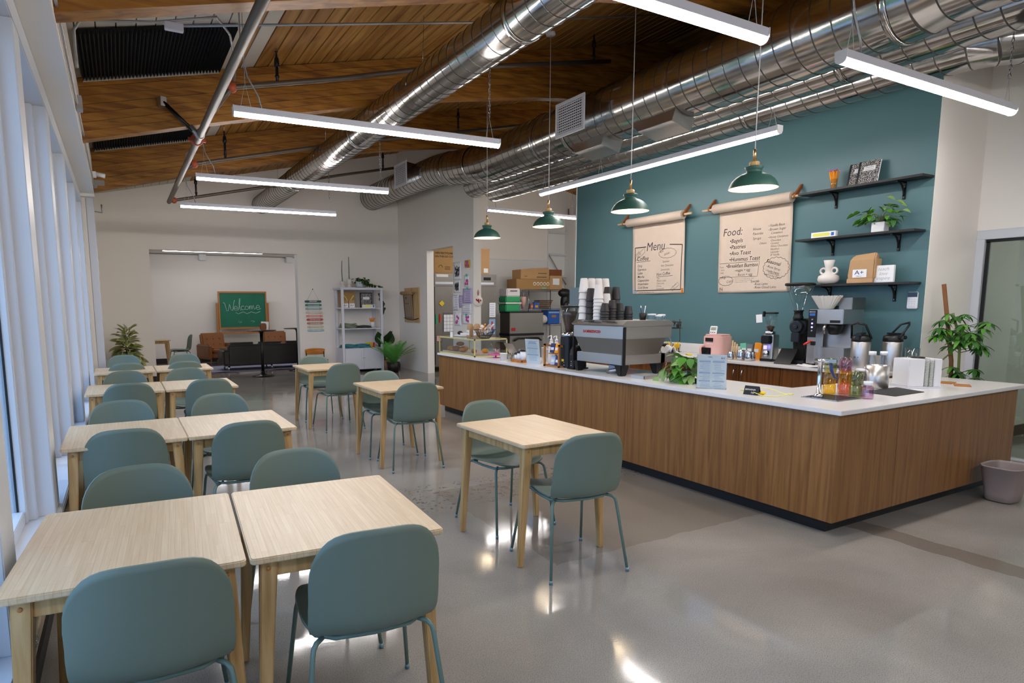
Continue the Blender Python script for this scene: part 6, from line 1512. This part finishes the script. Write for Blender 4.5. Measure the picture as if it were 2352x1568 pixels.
# variegated plant, left corner
t = thing('variegated_plant', 'variegated cream-edged plant in the left corner beside the opening', 'plant', (.08, 13.35, 0))
MB().open_lathe([(0, .01), (.16, 0), (.20, .42), (.185, .42), (0, .38)], 22).build('pot', 'terracotta', t)
vg = leaf_mesh('varg', .27, .12, 'leaf_var', .10, .3, 6, False); vc = leaf_mesh('varg_edge', .28, .155, P('cream_edge', 'c9c78f', .5), .12, .4, 6, False)
for k in range(84):
    z = .50+.66*((k % 58)/57)*R.uniform(.8, 1); a = k*2.4; s_ = R.uniform(.75, 1.1)*(1.1-.4*(k % 58)/57); e = -.25+1.2*((k % 58)/57)+R.uniform(-.45, .3)
    p = (.05*cos(a), .05*sin(a), z); az = a-pi/2; ro = R.uniform(-.9, .9)
    leaf(t, vg, (p[0], p[1], p[2]+.004), az, e, ro, s_); leaf(t, vc, (p[0], p[1], p[2]-.001), az, e, ro, s_, 'leaf_margin')
for k in range(3): MB().tube([(0, 0, .38), (.03*cos(k*2), .03*sin(k*2), .8), (.06*cos(k*2), .06*sin(k*2), 1.15)], .012, 6).build('stem', 'stem', t)
# board with paper roll on the side wall
t = thing('notice_board', 'pine board with a small kraft paper roll and drawn list on the side wall', 'board', (6.1, 13.0+.50, 1.14))
MB().box(-.03, 0, -.42, .40, 0, .81).build('pine_board', 'pale_wood', t, .003)
MB().tube([(-.09, .46, .69), (-.09, -.40, .69)], .010, 8).build('rod', 'brass', t); MB().tube([(-.09, .44, .69), (-.09, -.18, .69)], .042, 14).build('paper_roll', 'kraft_bag', t)
MB().box(-.09, -.02, -.32, -.30, .68, .70).build('rod_bracket', 'brass', t)
MB().sheet(lambda u, v: (-.085+.045*v, .36-.50*u, .66-.58*v), 6, 10, .002).build('paper_sheet', P('kraft_grey', 'a08a74', .8), t)
tx = MB()
for k, s_ in enumerate(('THE', 'MENU', 'LIST')): text(tx, s_, .085, frame((-.083+.012*k, .28, .55-.12*k), (0, -1, 0), (.05, 0, 1)))
tx.tube([(-.09, .33, .64), (-.045, .33, .12), (-.045, -.08, .12), (-.085, -.10, .64)], .004, 4); tx.build('lettering', 'ink', t)
MB().tube([(-.04, .41, .10), (-.055, .2, .07), (-.055, -.15, .06), (-.04, -.42, .10)], .009, 6).build('elastic_band', 'black_plastic', t)

# papers, ornament and fridge magnets of the kitchen end
def pinned(y0, y1, z0, z1, mat, lab, marks=None, tape=None, rot=0):
    """sheet taped on the side wall; y0 > y1"""
    t = thing('taped_sheet', lab, 'paper', (6.098, (y0+y1)/2, (z0+z1)/2)); w, h = y0-y1, z1-z0; Tm = Matrix.Rotation(rot, 4, 'X')
    MB().sheet(lambda u, v: (-.004-.012*abs(sin(2.5*v)), (.5-u)*w, (v-.5)*h), 4, 6, .001).build('sheet', mat, t).matrix_local = Tm
    if marks:
        pn = MB()
        if marks == 'lines':
            for k in range(int(h/.035)): pn.box(-.021, -.020, -w*.4, w*.4*R.uniform(.2, 1), h*.42-.035*k-.006, h*.42-.035*k, Tm)
        elif marks == 'figure':
            for k in range(9): pen(pn, [(w*.3*R.uniform(-1, 1), h*.35*R.uniform(-1, 1)) for _ in range(5)], .004, Tm @ frame((-.021, 0, 0), (0, -1, 0), (0, 0, 1)))
        else:
            for k in range(5): pn.ball((-.020, w*.25*R.uniform(-1, 1), h*.3*R.uniform(-1, 1)), (.002, .035, .03), 8, 5, T=Tm)
        o = pn.build('drawn_marks', {'lines': 'mid_purple', 'figure': 'ink', 'blots': 'hotpink'}[marks], t); o['kind'] = 'stuff'
    if tape: MB().box(-.024, -.018, -.03, .03, h/2-.03, h/2+.02, Tm).build('tape', tape, t)
pinned(11.42, 11.06, 2.05, 2.41, 'paper_white', 'tall drawing of a dark figure, topmost on the kitchen-end wall', 'figure')
pinned(10.93, 10.72, 2.27, 2.42, 'yellow', 'small yellow sheet high beside the figure drawing', 'blots')
pinned(11.40, 11.10, 1.79, 2.04, 'paper_white', 'drawing of two round faces below the dark figure', 'figure')
pinned(10.95, 10.74, 1.90, 2.13, 'paper_white', 'small sheet with pink marks and green tape', 'blots', 'tape_green')
pinned(11.45, 11.18, 1.42, 1.76, 'paper_white', 'sheet with faint purple line drawing, left middle', 'lines')
pinned(11.17, 11.02, 1.49, 1.74, 'lilac', 'narrow lilac sheet between its neighbours', 'lines')
pinned(11.01, 10.64, 1.57, 1.87, 'lilac', 'wide lilac printed letter with green tape', 'lines', 'tape_green')
pinned(11.38, 11.08, 1.12, 1.40, 'paper_white', 'child drawing of a pink ice cream, lower left', 'blots')
pinned(11.05, 10.66, 1.36, 1.56, 'paper_white', 'large pale sketch sheet below the lilac letter', 'lines')
pinned(11.05, 10.68, 1.16, 1.35, 'paper_white', 'lowest large sheet with green tapes and colour dots', 'blots', 'tape_green')
t = thing('embroidery_hoop', 'round embroidery hoop with red flowers hanging on the wall end', 'ornament', (6.185, 10.57, 1.62))
MB().lathe([(0, -.006), (.10, -.006), (.105, 0), (.10, .008), (0, .008)], 28, T=Matrix.Rotation(pi/2, 4, 'X')).build('fabric_disc', 'cream_paper', t)
o = MB(); [o.ball((.05*cos(k*1.3)*(k % 3)/2, -.012, .05*sin(k*1.3)*(k % 3)/2), (.018, .006, .018), 8, 5) for k in range(8)]; o = o.build('flowers', 'red', t); o['kind'] = 'stuff'
MB().tube([(0, 0, .10), (.012, 0, .17), (0, 0, .22), (-.01, 0, .17), (0, 0, .10)], .006, 5).build('ribbon_loop', 'red', t)

# ================================================================== kitchen
t = thing('reach_in_fridge', 'tall stainless kitchen fridge seen through the doorway and past the wall end', 'fridge', (6.34, 12.80, 0))
FW = 1.66
MB().box(0, FW, .04, .82, .12, 2.26).build('cabinet', 'fridge_steel', t, .006)
MB().box(.0, FW, .0, .04, 1.98, 2.26).build('top_fascia', 'fridge_steel', t, .004)
MB().box(.02, FW-.08, -.012, .0, 2.02, 2.07).build('light_strip', 'frame_white', t)
for k in range(2): 
    d = MB().box(.01+k*.83, .82+k*.83, .0, .04, .16, 1.96).build('door', 'fridge_steel', t, .005)
    MB().box(.74+k*.02-(.0 if k == 0 else -.13), .76+k*.02-(.0 if k == 0 else -.13), -.03, .0, .9, 1.3).build('door_handle', 'chrome', d, .004)
MB().box(.05, .35, -.006, .0, 2.18, 2.24).build('maker_plate', 'steel', t)
MB().box(1.30, 1.50, -.006, .0, 2.12, 2.19).build('display', 'screen', t)
for x in (.1, FW-.1): MB().lathe([(.05, 0), (.05, .12), (0, .12)], 12, c=(x, .4, 0)).build('caster', 'black_plastic', t)
def magnet(x, z, w, h, mat, lab, cells=None, rot=0):
    t = thing('fridge_note', lab, 'note', (6.34+x, 12.788, z)); Tm = Matrix.Rotation(rot, 4, 'Y')
    MB().box(-w/2, w/2, -.004, .004, -h/2, h/2, Tm).build('sheet', mat, t)
    if cells == 'grid':
        g_ = MB()
        for i in range(8): g_.box(-w/2+w*i/7-.003, -w/2+w*i/7+.003, -.0055, -.004, -h/2, h/2*.8)
        for i in range(6): g_.box(-w/2, w/2, -.0055, -.004, -h/2+h*.9*i/5-.003, -h/2+h*.9*i/5+.003)
        g_.box(-w/2, w/2, -.0055, -.004, h/2*.8, h/2); o = g_.build('grid_lines', 'ink_grey', t); o['kind'] = 'stuff'
    if cells == 'thermo':
        MB().box(-.02, .02, -.009, -.004, -h*.15, h*.35).build('red_column', 'red_bright', t); MB().ball((0, -.006, -h*.25), (.05, .006, .05), 12, 6).build('blue_bulb', 'blue', t)
    if cells == 'lines':
        g_ = MB(); [g_.box(-w*.4, w*.3, -.0055, -.004, h*.4-h*.13*i-.008, h*.4-h*.13*i) for i in range(7)]; o = g_.build('printed_lines', 'blue', t); o['kind'] = 'stuff'
magnet(.18, 1.58, .10, .10, 'yellow', 'small yellow diamond magnet on the fridge door', rot=pi/4)
magnet(.50, 1.15, .56, .44, 'white_plastic', 'white wall calendar on the fridge door', 'grid')
magnet(.10, .78, .12, .12, 'pink', 'pink square note low on the fridge door')
magnet(.04, 1.22, .05, .22, 'green', 'green marker magnet left of the calendar'); magnet(.13, 1.24, .04, .20, 'red_bright', 'red marker magnet left of the calendar')
magnet(1.54, 1.42, .17, .34, 'paper_white', 'blue printed sheet, upper one at the right of the fridge', 'lines')
magnet(1.53, 1.02, .18, .36, 'sky_blue', 'thermometer chart, lower one at the right of the fridge', 'thermo')
t = thing('cup_carton', 'kraft carton lettered 100% recyclable on-the-go cups on the fridge', 'box', (6.36, 12.86, 2.262))
MB().box(0, .52, 0, .5, 0, .62).build('carton', 'carton', t, .006)
tx = MB()
for k, s_ in enumerate(('100% RECYCLABLE', 'ON-THE-GO CUPS')): text(tx, s_, .062, frame((.02, -.003, .44-.075*k), (1, 0, 0), (0, 0, 1)), off=.001)
tx.tube([(.17+.05*cos(a), -.004, .14+.05*sin(a)) for a in [pi*i/10 for i in range(11)]], .004, 4)
for k in range(3): tx.box(.28, .42, -.004, -.001, .09+.03*k, .10+.03*k)
tx.build('lettering', 'ink', t)
t = thing('tall_carton', 'tall narrow kraft carton on the right end of the fridge', 'box', (7.58, 12.86, 2.262))
MB().box(0, .26, 0, .4, 0, .60).build('carton', 'carton_light', t, .006); MB().box(.10, .22, -.003, 0, .04, .14).build('label', 'white_plastic', t)
t = thing('white_sheet_box', 'plain white box edge beside the tall carton on the fridge', 'box', (7.86, 13.1, 2.262)); MB().box(0, .12, 0, .3, 0, .34).build('box', 'white_plastic', t, .004)
# wire rack
RXX, RYY = 8.86, 13.25
t = thing('wire_rack', 'chrome wire storage rack against the kitchen end wall', 'rack', (RXX, RYY, 0))
RW, RD = 1.46, .50
for x in (0, RW):
    for y in (0, RD): MB().tube([(x, y, 0), (x, y, 1.95)], .014, 8).build('post', 'wire_chrome', t)
MB().tube([(.40, 0, 1.90), (.40, 0, 1.3)], .012, 8).build('post', 'wire_chrome', t)
for z in (.35, 1.03, 1.43, 1.92):
    for zz in (z, z-.035):
        for y in (0, RD): MB().tube([(0, y, zz), (RW, y, zz)], .005, 6).build('shelf_rail', 'wire_chrome', t)
    w_ = MB(); k = 0
    while k*.03 < RW: w_.tube([(k*.03, 0, z-.035 if k % 2 else z), (k*.03+.015, 0, z if k % 2 else z-.035)], .003, 4); w_.tube([(k*.03, 0, z), (k*.03, RD, z)], .0025, 4); k += 1
    o = w_.build('shelf_wire', 'wire_chrome', t); o['kind'] = 'stuff'
def crate(name, lab, x, y, z, w, d, h, mat, extra=None, rz=0, open_=0):
    t = thing(name, lab, 'box', (RXX+x, RYY+y, z), rz)
    MB().box(0, w, 0, d, 0, h).build('carton', mat, t, .006)
    MB().box(w/2-.02, w/2+.02, -.002, d, h, h+.002).build('tape', 'carton_light', t)
    if open_: MB().prism([(0, h), (w, h), (w*.95, h+open_), (w*.4, h+open_*.6)], -.0, .006, XZ(0)).build('open_flap', mat, t)
    if extra: extra(t, w, h)
    return t
def circ(t, w, h):
    for k in range(5): MB().open_lathe([(.030, 0), (.046, 0), (.046, .003), (.030, .003)], 16, T=frame((w*.53+.105*k, -.0015, h*.55), (1, 0, 0), (0, 0, 1))).build('printed_circle', 'cream_paper', t)
    MB().box(w*.75, w*.88, -.003, 0, .02, .05).build('green_tape', 'tape_green', t)
def lab1(t, w, h):
    MB().box(w*.22, w*.75, -.003, 0, h*.35, h*.80).build('shipping_label', 'white_plastic', t); MB().box(w*.5, w*.7, -.004, -.0, h*.3, h*.35).build('green_tape', 'tape_green', t)
def lab2(t, w, h):
    tx = MB(); text(tx, 'cups', .05, frame((w*.12, -.003, h*.25), (1, 0, 0), (0, 0, 1))); tx.box(w*.55, w*.9, -.003, -.001, h*.2, h*.26).box(w*.6, w*.9, -.003, -.001, h*.6, h*.66).build('printed_marks', 'ink', t)
crate('storage_carton', 'long lower carton with a row of printed circles on the wire rack', .02, 0, 1.93, 1.05, .45, .26, 'carton', circ)
crate('storage_carton', 'upper open carton lying on the long lower one', .16, .02, 2.192, .90, .4, .24, 'carton_light', lab2, 0, .06)
crate('storage_carton', 'right carton on the wire rack with a white shipping label', 1.07, .0, 1.93, .40, .45, .36, 'carton_light', lab1)
crate('dark_carton', 'dark printed carton on top of the labelled right carton', 1.07, .02, 2.29, .40, .4, .16, 'bread_dark', None)
for k, (x, m_, lab) in enumerate(((.10, 'folded_sage', 'sage green handled tumbler on the wire rack'), (.30, 'pink', 'pink handled tumbler with straw on the wire rack'))):
    t = thing('travel_tumbler', lab, 'tumbler', (RXX+x, RYY+.10, 1.435))
    MB().lathe([(.045, 0), (.05, .12), (.07, .15), (.075, .30), (.06, .31), (0, .31)], 18).build('body', m_, t)
    MB().tube([(-.07, 0, .26), (-.13, 0, .25), (-.13, 0, .12), (-.06, 0, .12)], .010, 6).build('handle', m_, t); MB().tube([(0, 0, .30), (.02, 0, .42)], .006, 6).build('straw', 'white_plastic', t)
for k in range(9):
    tag(MB().box(0, .42, 0, .26, 0, .018).build('file_folder', ['black_plastic', 'bark', 'dark_metal', 'leather_strap'][k % 4], None, loc=(RXX+.72+.015*k, RYY+.12, 1.44+.025*k), rotz=0), 'dark folder in the slanted pile on the wire rack', 'folder', 'folders on the wire rack')
    bpy.data.objects[-1] if False else None
for k, (x, w, m_, lab) in enumerate(((.48, .10, 'mid_purple', 'purple crayon carton on the rack shelf'), (.60, .16, 'blue', 'blue and orange crayon carton on the rack shelf'))):
    t = thing('crayon_carton', lab, 'box', (RXX+x, RYY+.04, 1.435)); MB().box(0, w, 0, .1, 0, .14+.02*k).build('box', m_, t, .003); MB().box(w*.2, w*.8, -.003, 0, .03, .09).build('printed_panel', 'orange', t)
t = thing('coffee_carton', 'bright blue carton on the lower shelf of the wire rack', 'box', (RXX+1.05, RYY+.04, 1.035)); MB().box(0, .38, 0, .3, 0, .37).build('carton', 'blue', t, .004); MB().box(.12, .26, -.003, 0, .17, .23).build('printed_panel', 'bread', t); MB().box(.02, .36, -.003, 0, .28, .32).build('pale_band', 'sky_blue', t)
t = thing('white_sack', 'white sack leaning on the blue carton on the lower rack shelf', 'sack', (RXX+.93, RYY+.10, 1.035)); MB().ball((0, 0, .12), (.13, .1, .12), 12, 8).build('sack', 'white_cup', t)
t = thing('dark_bundle', 'dark purple bundle of cloth on the lower rack shelf', 'bundle', (RXX+.62, RYY+.14, 1.035)); MB().ball((0, 0, .10), (.22, .12, .10), 12, 8).ball((.08, 0, .25), (.13, .1, .08), 10, 6).build('bundle', 'ink_grey', t)
t = thing('hanging_backpack', 'black backpack and cap hanging at the right end of the wire rack', 'backpack', (RXX+1.58, RYY+.0, 1.40))
MB().ball((0, 0, .20), (.14, .12, .30), 14, 10).ball((-.02, -.10, .10), (.11, .06, .14), 10, 8).ball((-.04, -.02, .44), (.20, .14, .12), 12, 8).build('bag', 'black_plastic', t)
MB().box(-.03, .02, -.17, -.155, .12, .16).build('buckle', 'chrome', t); MB().tube([(.0, 0, .5), (-.05, .05, .56), (-.1, .05, .55)], .012, 6).build('strap', 'black_plastic', t)
# undercounter freezer and black-lidded cooker left of the rack
t = thing('undercounter_oven', 'low dark stainless oven with curved hood handle left of the wire rack', 'oven', (8.36, 12.75, 0))
MB().box(0, 1.0, 0, .46, 0, 1.36).build('body', 'steel_dark', t, .01); MB().box(-.02, 1.02, -.01, .46, .78, .84).build('dark_band', 'black_plastic', t, .004)
MB().tube([(.10, -.03, .66), (.2, -.08, .72), (.8, -.08, .72), (.92, -.03, .66)], .022, 8).build('curved_handle', 'dark_metal', t); MB().box(.04, .16, -.004, 0, .9, .98).build('red_badge', 'red', t)
MB().box(-.02, 1.02, -.01, .46, 1.34, 1.37).build('top', 'black_plastic', t, .004)
t = thing('plastic_tub', 'upper clear and green storage tub left of the wire rack', 'tub', (8.34, 12.9, 1.60)); MB().box(0, .44, 0, .35, 0, .14).build('tub', 'green', t, .02); MB().box(.02, .42, .0, .35, .14, .34).build('clear_tub', 'white_cup', t, .02); MB().tube([(.12, -.01, .28), (.32, -.01, .28)], .012, 6).build('handle', 'mid_purple', t)
t = thing('plastic_tub', 'lower green storage tub left of the wire rack', 'tub', (8.34, 12.9, 1.372)); MB().box(0, .42, 0, .35, 0, .19).build('tub', 'green', t, .02); MB().box(-.01, .46, -.01, .36, .19, .226).build('lid', 'white_cup', t, .006)
t = thing('kitchen_laptop', 'open silver laptop at the kitchen end of the bar counter', 'laptop', (4.60, 6.72, CZ), -.2)
MB().box(-.10, .10, -.15, .15, 0, .012).build('keyboard_base', 'steel', t, .003); MB().box(-.004, .004, -.15, .15, 0, .20, TR(-.10, 0, .012) @ Matrix.Rotation(-.5, 4, 'Y')).build('screen_lid', 'steel', t, .002)
t = thing('wall_pipes', 'white pipes and diagonal brace on the kitchen corner wall', 'pipe', (10.7, 14.2, 0))
MB().tube([(.55, 0, 1.6), (.55, 0, 4.2)], .02, 8).tube([(-.1, 0, 2.9), (.5, 0, 2.1)], .018, 8).build('brace', 'conduit', t)
for z in (2.3, 2.9, 3.5): MB().box(-.1, .5, -.03, .03, z, z+.05).build('strut_bar', 'frame_white', t, .003)

# ================================================================== lounge beyond the opening
t = thing('chalkboard_easel', 'green chalkboard in an oak frame on an easel, chalked Welcome', 'chalkboard', (3.0, 18.0, 0))
BW, z0, z1 = 1.20, .96, 1.90
MB().box(-BW/2, BW/2, -.01, .02, z0, z1).build('green_board', 'chalk_green', t)
MB().box(-BW/2-.04, BW/2+.04, -.03, .03, z1-.01, z1+.04).box(-BW/2-.04, BW/2+.04, -.04, .03, z0-.05, z0).box(-BW/2-.04, -BW/2, -.03, .03, z0, z1).box(BW/2, BW/2+.04, -.03, .03, z0, z1).build('board_frame', 'oak_frame', t, .004)
for s_ in (-1, 1): MB().box(s_*.67-.03, s_*.67+.03, .0, .05, .0, 1.62).box(s_*.67-.03, s_*.67+.03, -.25, .30, 0, .06).build('easel_upright', 'oak_frame', t, .005)
MB().box(-.66, .66, .01, .04, .78, .83).build('easel_rail', 'oak_frame', t, .003)
T_ = frame((0, -.014, 0), (1, 0, 0), (0, 0, 1)); ch = MB()
def S(pts, ox=0, oz=0, sc=1): pen(ch, [(ox+x*sc, oz+y*sc) for x, y in pts], .006, T_)
def arc(cx_, cy_, rx, ry, a0, a1, n=10): return [(cx_+rx*cos(a0+(a1-a0)*i/n), cy_+ry*sin(a0+(a1-a0)*i/n)) for i in range(n+1)]
S([(-.52, .12), (-.50, .14), (-.47, .10), (-.43, -.08), (-.39, -.09), (-.35, .10), (-.31, -.07), (-.27, -.08), (-.23, .16), (-.21, .20)], 0, 1.50)
S([(-.24, -.02)]+arc(-.19, -.02, .05, .055, -.2, 4.9)+[(-.12, -.06)], 0, 1.50)
S([(-.12, -.06), (-.08, .12), (-.06, .24), (-.09, .25), (-.10, .10), (-.07, -.07), (-.03, -.06)], 0, 1.50)
S([(.03, .04)]+arc(-.0, -.01, .045, .055, 1.0, 5.4)+[(.06, -.05)], 0, 1.50)
S(arc(.10, -.01, .045, .05, 1.6, 8.2), 0, 1.50)
S([(.17, .05), (.18, -.06), (.19, .03), (.22, .06), (.24, -.06), (.25, .03), (.28, .06), (.30, -.06), (.34, -.02)], 0, 1.50)
S([(.35, .0)]+arc(.40, .0, .05, .06, 0, 5.2)+[(.48, -.03)], 0, 1.50)
S([(-.20, -.14), (-.12, -.17), (.0, -.12), (.10, -.17), (.22, -.12), (.34, -.16), (.46, -.11)], 0, 1.50)
S([(-.15, -.42), (-.12, -.36), (-.10, -.43), (-.06, -.38), (-.05, -.43)], 0, 1.5); S([(.20, -.37), (.30, -.38), (.25, -.42)], 0, 1.5)
ch.build('chalk_writing', 'chalk', t)
def armchair(x, y, rz, lab):
    t = thing('leather_armchair', lab, 'armchair', (x, y, 0), rz)
    for s_ in (-1, 1): MB().box(s_*.36-.05, s_*.36+.05, -.40, .36, .18, .56).build('arm', 'tan_leather', t, .03, 3)
    MB().box(-.31, .31, -.40, .30, .22, .34).build('base', 'tan_leather', t, .02); MB().box(-.30, .30, -.42, .22, .34, .47).build('seat_cushion', 'tan_leather', t, .04, 3)
    T_ = TR(0, .24, .40) @ Matrix.Rotation(-.18, 4, 'X')
    bk_ = MB().box(-.31, .31, -.07, .09, 0, .44, T_).build('back_cushion', 'tan_leather', t, .035, 3)
    for zz in (.14, .28):
        for xx in (-.17, 0, .17): MB().ball((xx, -.07, zz), (.022, .012, .022), 8, 6, T=T_).build('button', 'bark', bk_)
    for sx_ in (-1, 1):
        for sy in (-.34, .28): MB().tube([(sx_*.33, sy, .19), (sx_*.36, sy*1.08, 0)], [.024, .014], 8).build('leg', 'bark', t)
    return t
armchair(2.20, 17.35, .30, 'tan leather armchair with buttoned back, left of the black sofa')
armchair(3.77, 17.55, -.05, 'tan leather armchair behind the black sofa, right one')
t = thing('leather_sofa', 'black leather sofa seen from behind in the lounge opening', 'sofa', (3.18, 15.35, 0))
MB().box(-1.0, 1.0, 0, .22, .13, .63).build('back_panel', 'black_leather', t, .03, 3)
for k in range(3): MB().box(-.98+.66*k, -.34+.66*k, .10, .34, .40, .68).build('back_cushion', 'black_leather', t, .06, 3)
for s_ in (-1, 1): MB().box(s_*1.04-.09, s_*1.04+.09, .02, .85, .13, .52).build('arm', 'black_leather', t, .05, 3)
MB().box(-.96, .96, .2, .85, .15, .40).build('seat', 'black_leather', t, .04, 3)
for x in (-.98, 0, .98):
    for y in (.08, .76): MB().tube([(x, y, .14), (x-.02 if x < 0 else x+.02, y-.01, 0)], [.026, .014], 8).build('leg', 'chrome', t)
tag(MB().sheet(lambda u, v: (1.70+2.6*u, 15.30+2.2*v, .006+.012*max(0, sin(12*u))*(v < .08)), 26, 14, .008).build('area_rug', 'rug_grey', None), 'grey rug with a wavy front edge under the lounge seats', 'rug')
def bar_table(x, y, lab):
    t = thing('bar_table', lab, 'table', (x, y, 0), 0, 'round bar tables')
    MB().lathe([(.0, 1.00), (.31, 1.00), (.32, 1.008), (.31, 1.018), (0, 1.018)], 40).build('round_top', 'black_plastic', t)
    MB().tube([(0, 0, .04), (0, 0, 1.0)], .036, 16).build('column', 'black_steel', t); MB().lathe([(.038, .93), (.045, .975), (.11, .999), (0, .9995)], 20).build('top_plate', 'black_steel', t)
    MB().lathe([(.235, 0), (.235, .008), (.12, .028), (.05, .06), (.04, .12), (0, .12)], 40).build('base_disc', 'black_steel', t)
bar_table(2.70, 14.02, 'black round bar table standing before the sofa, whole in view'); bar_table(3.70, 14.86, 'black round bar table half hidden by the right jamb')
t = thing('napkin_holder', 'brown wooden holder with white napkins on the black bar table', 'napkin holder', (2.74, 14.0, 1.019))
MB().prism(rrect(.13, .15, .04, 4, 0, .075), -.03, -.018, Matrix(((1, 0, 0, 0), (0, 0, 1, 0), (0, 1, 0, 0), (0, 0, 0, 1)))).prism(rrect(.13, .15, .04, 4, 0, .075), .018, .03, XZ(0)).build('holder', 'bark', t)
MB().box(-.05, .11, -.014, .014, .01, .185, Matrix.Rotation(.06, 4, 'Y')).build('napkins', 'white_plastic', t, .002)
table(.68, 16.55, .02, 'bamboo table in the lounge, half behind the left edge of the opening')
chair(1.26, 16.75, pi/2+.1, 'teal chair seen from the side in the lounge, left of the armchair')
chair(.36, 15.95, .2, 'teal chair partly hidden behind the left edge of the opening')

# ================================================================== outside the windows
def tree(x, y, h, r_, lab):
    t = thing('garden_tree', lab, 'tree', (x, y, -.1), 0, 'trees outside the windows')
    MB().tube([(0, 0, 0), (.05, .02, h*.5), (0, .1, h*.8)], [.14, .10, .05], 8).build('trunk', 'bark', t)
    vs = []; fs = []
    for k in range(900):
        a, b_, c_ = R.uniform(0, 2*pi), R.uniform(-1, 1), R.uniform(.4, 1)**.5; q = sqrt(1-b_*b_)
        p = Vector((r_*c_*q*cos(a), r_*c_*q*sin(a), h*.72+r_*.8*c_*b_)); u = Vector((R.uniform(-1, 1), R.uniform(-1, 1), R.uniform(-1, 1))).normalized()*.22; w_ = u.cross(Vector((R.uniform(-1, 1), R.uniform(-1, 1), R.uniform(-1, 1)))).normalized()*.13
        i = len(vs); vs += [p-u, p+w_, p+u, p-w_]; fs.append((i, i+1, i+2, i+3))
    o = MB().add(vs, fs).build('foliage', 'leaf_c', t, fix=False); o['kind'] = 'stuff'
tree(-6.5, 14, 5.5, 2.2, 'pale green tree blurred beyond the window glass, nearer one'); tree(-8.0, 27, 6.5, 2.8, 'pale green tree beyond the window glass, farther one')
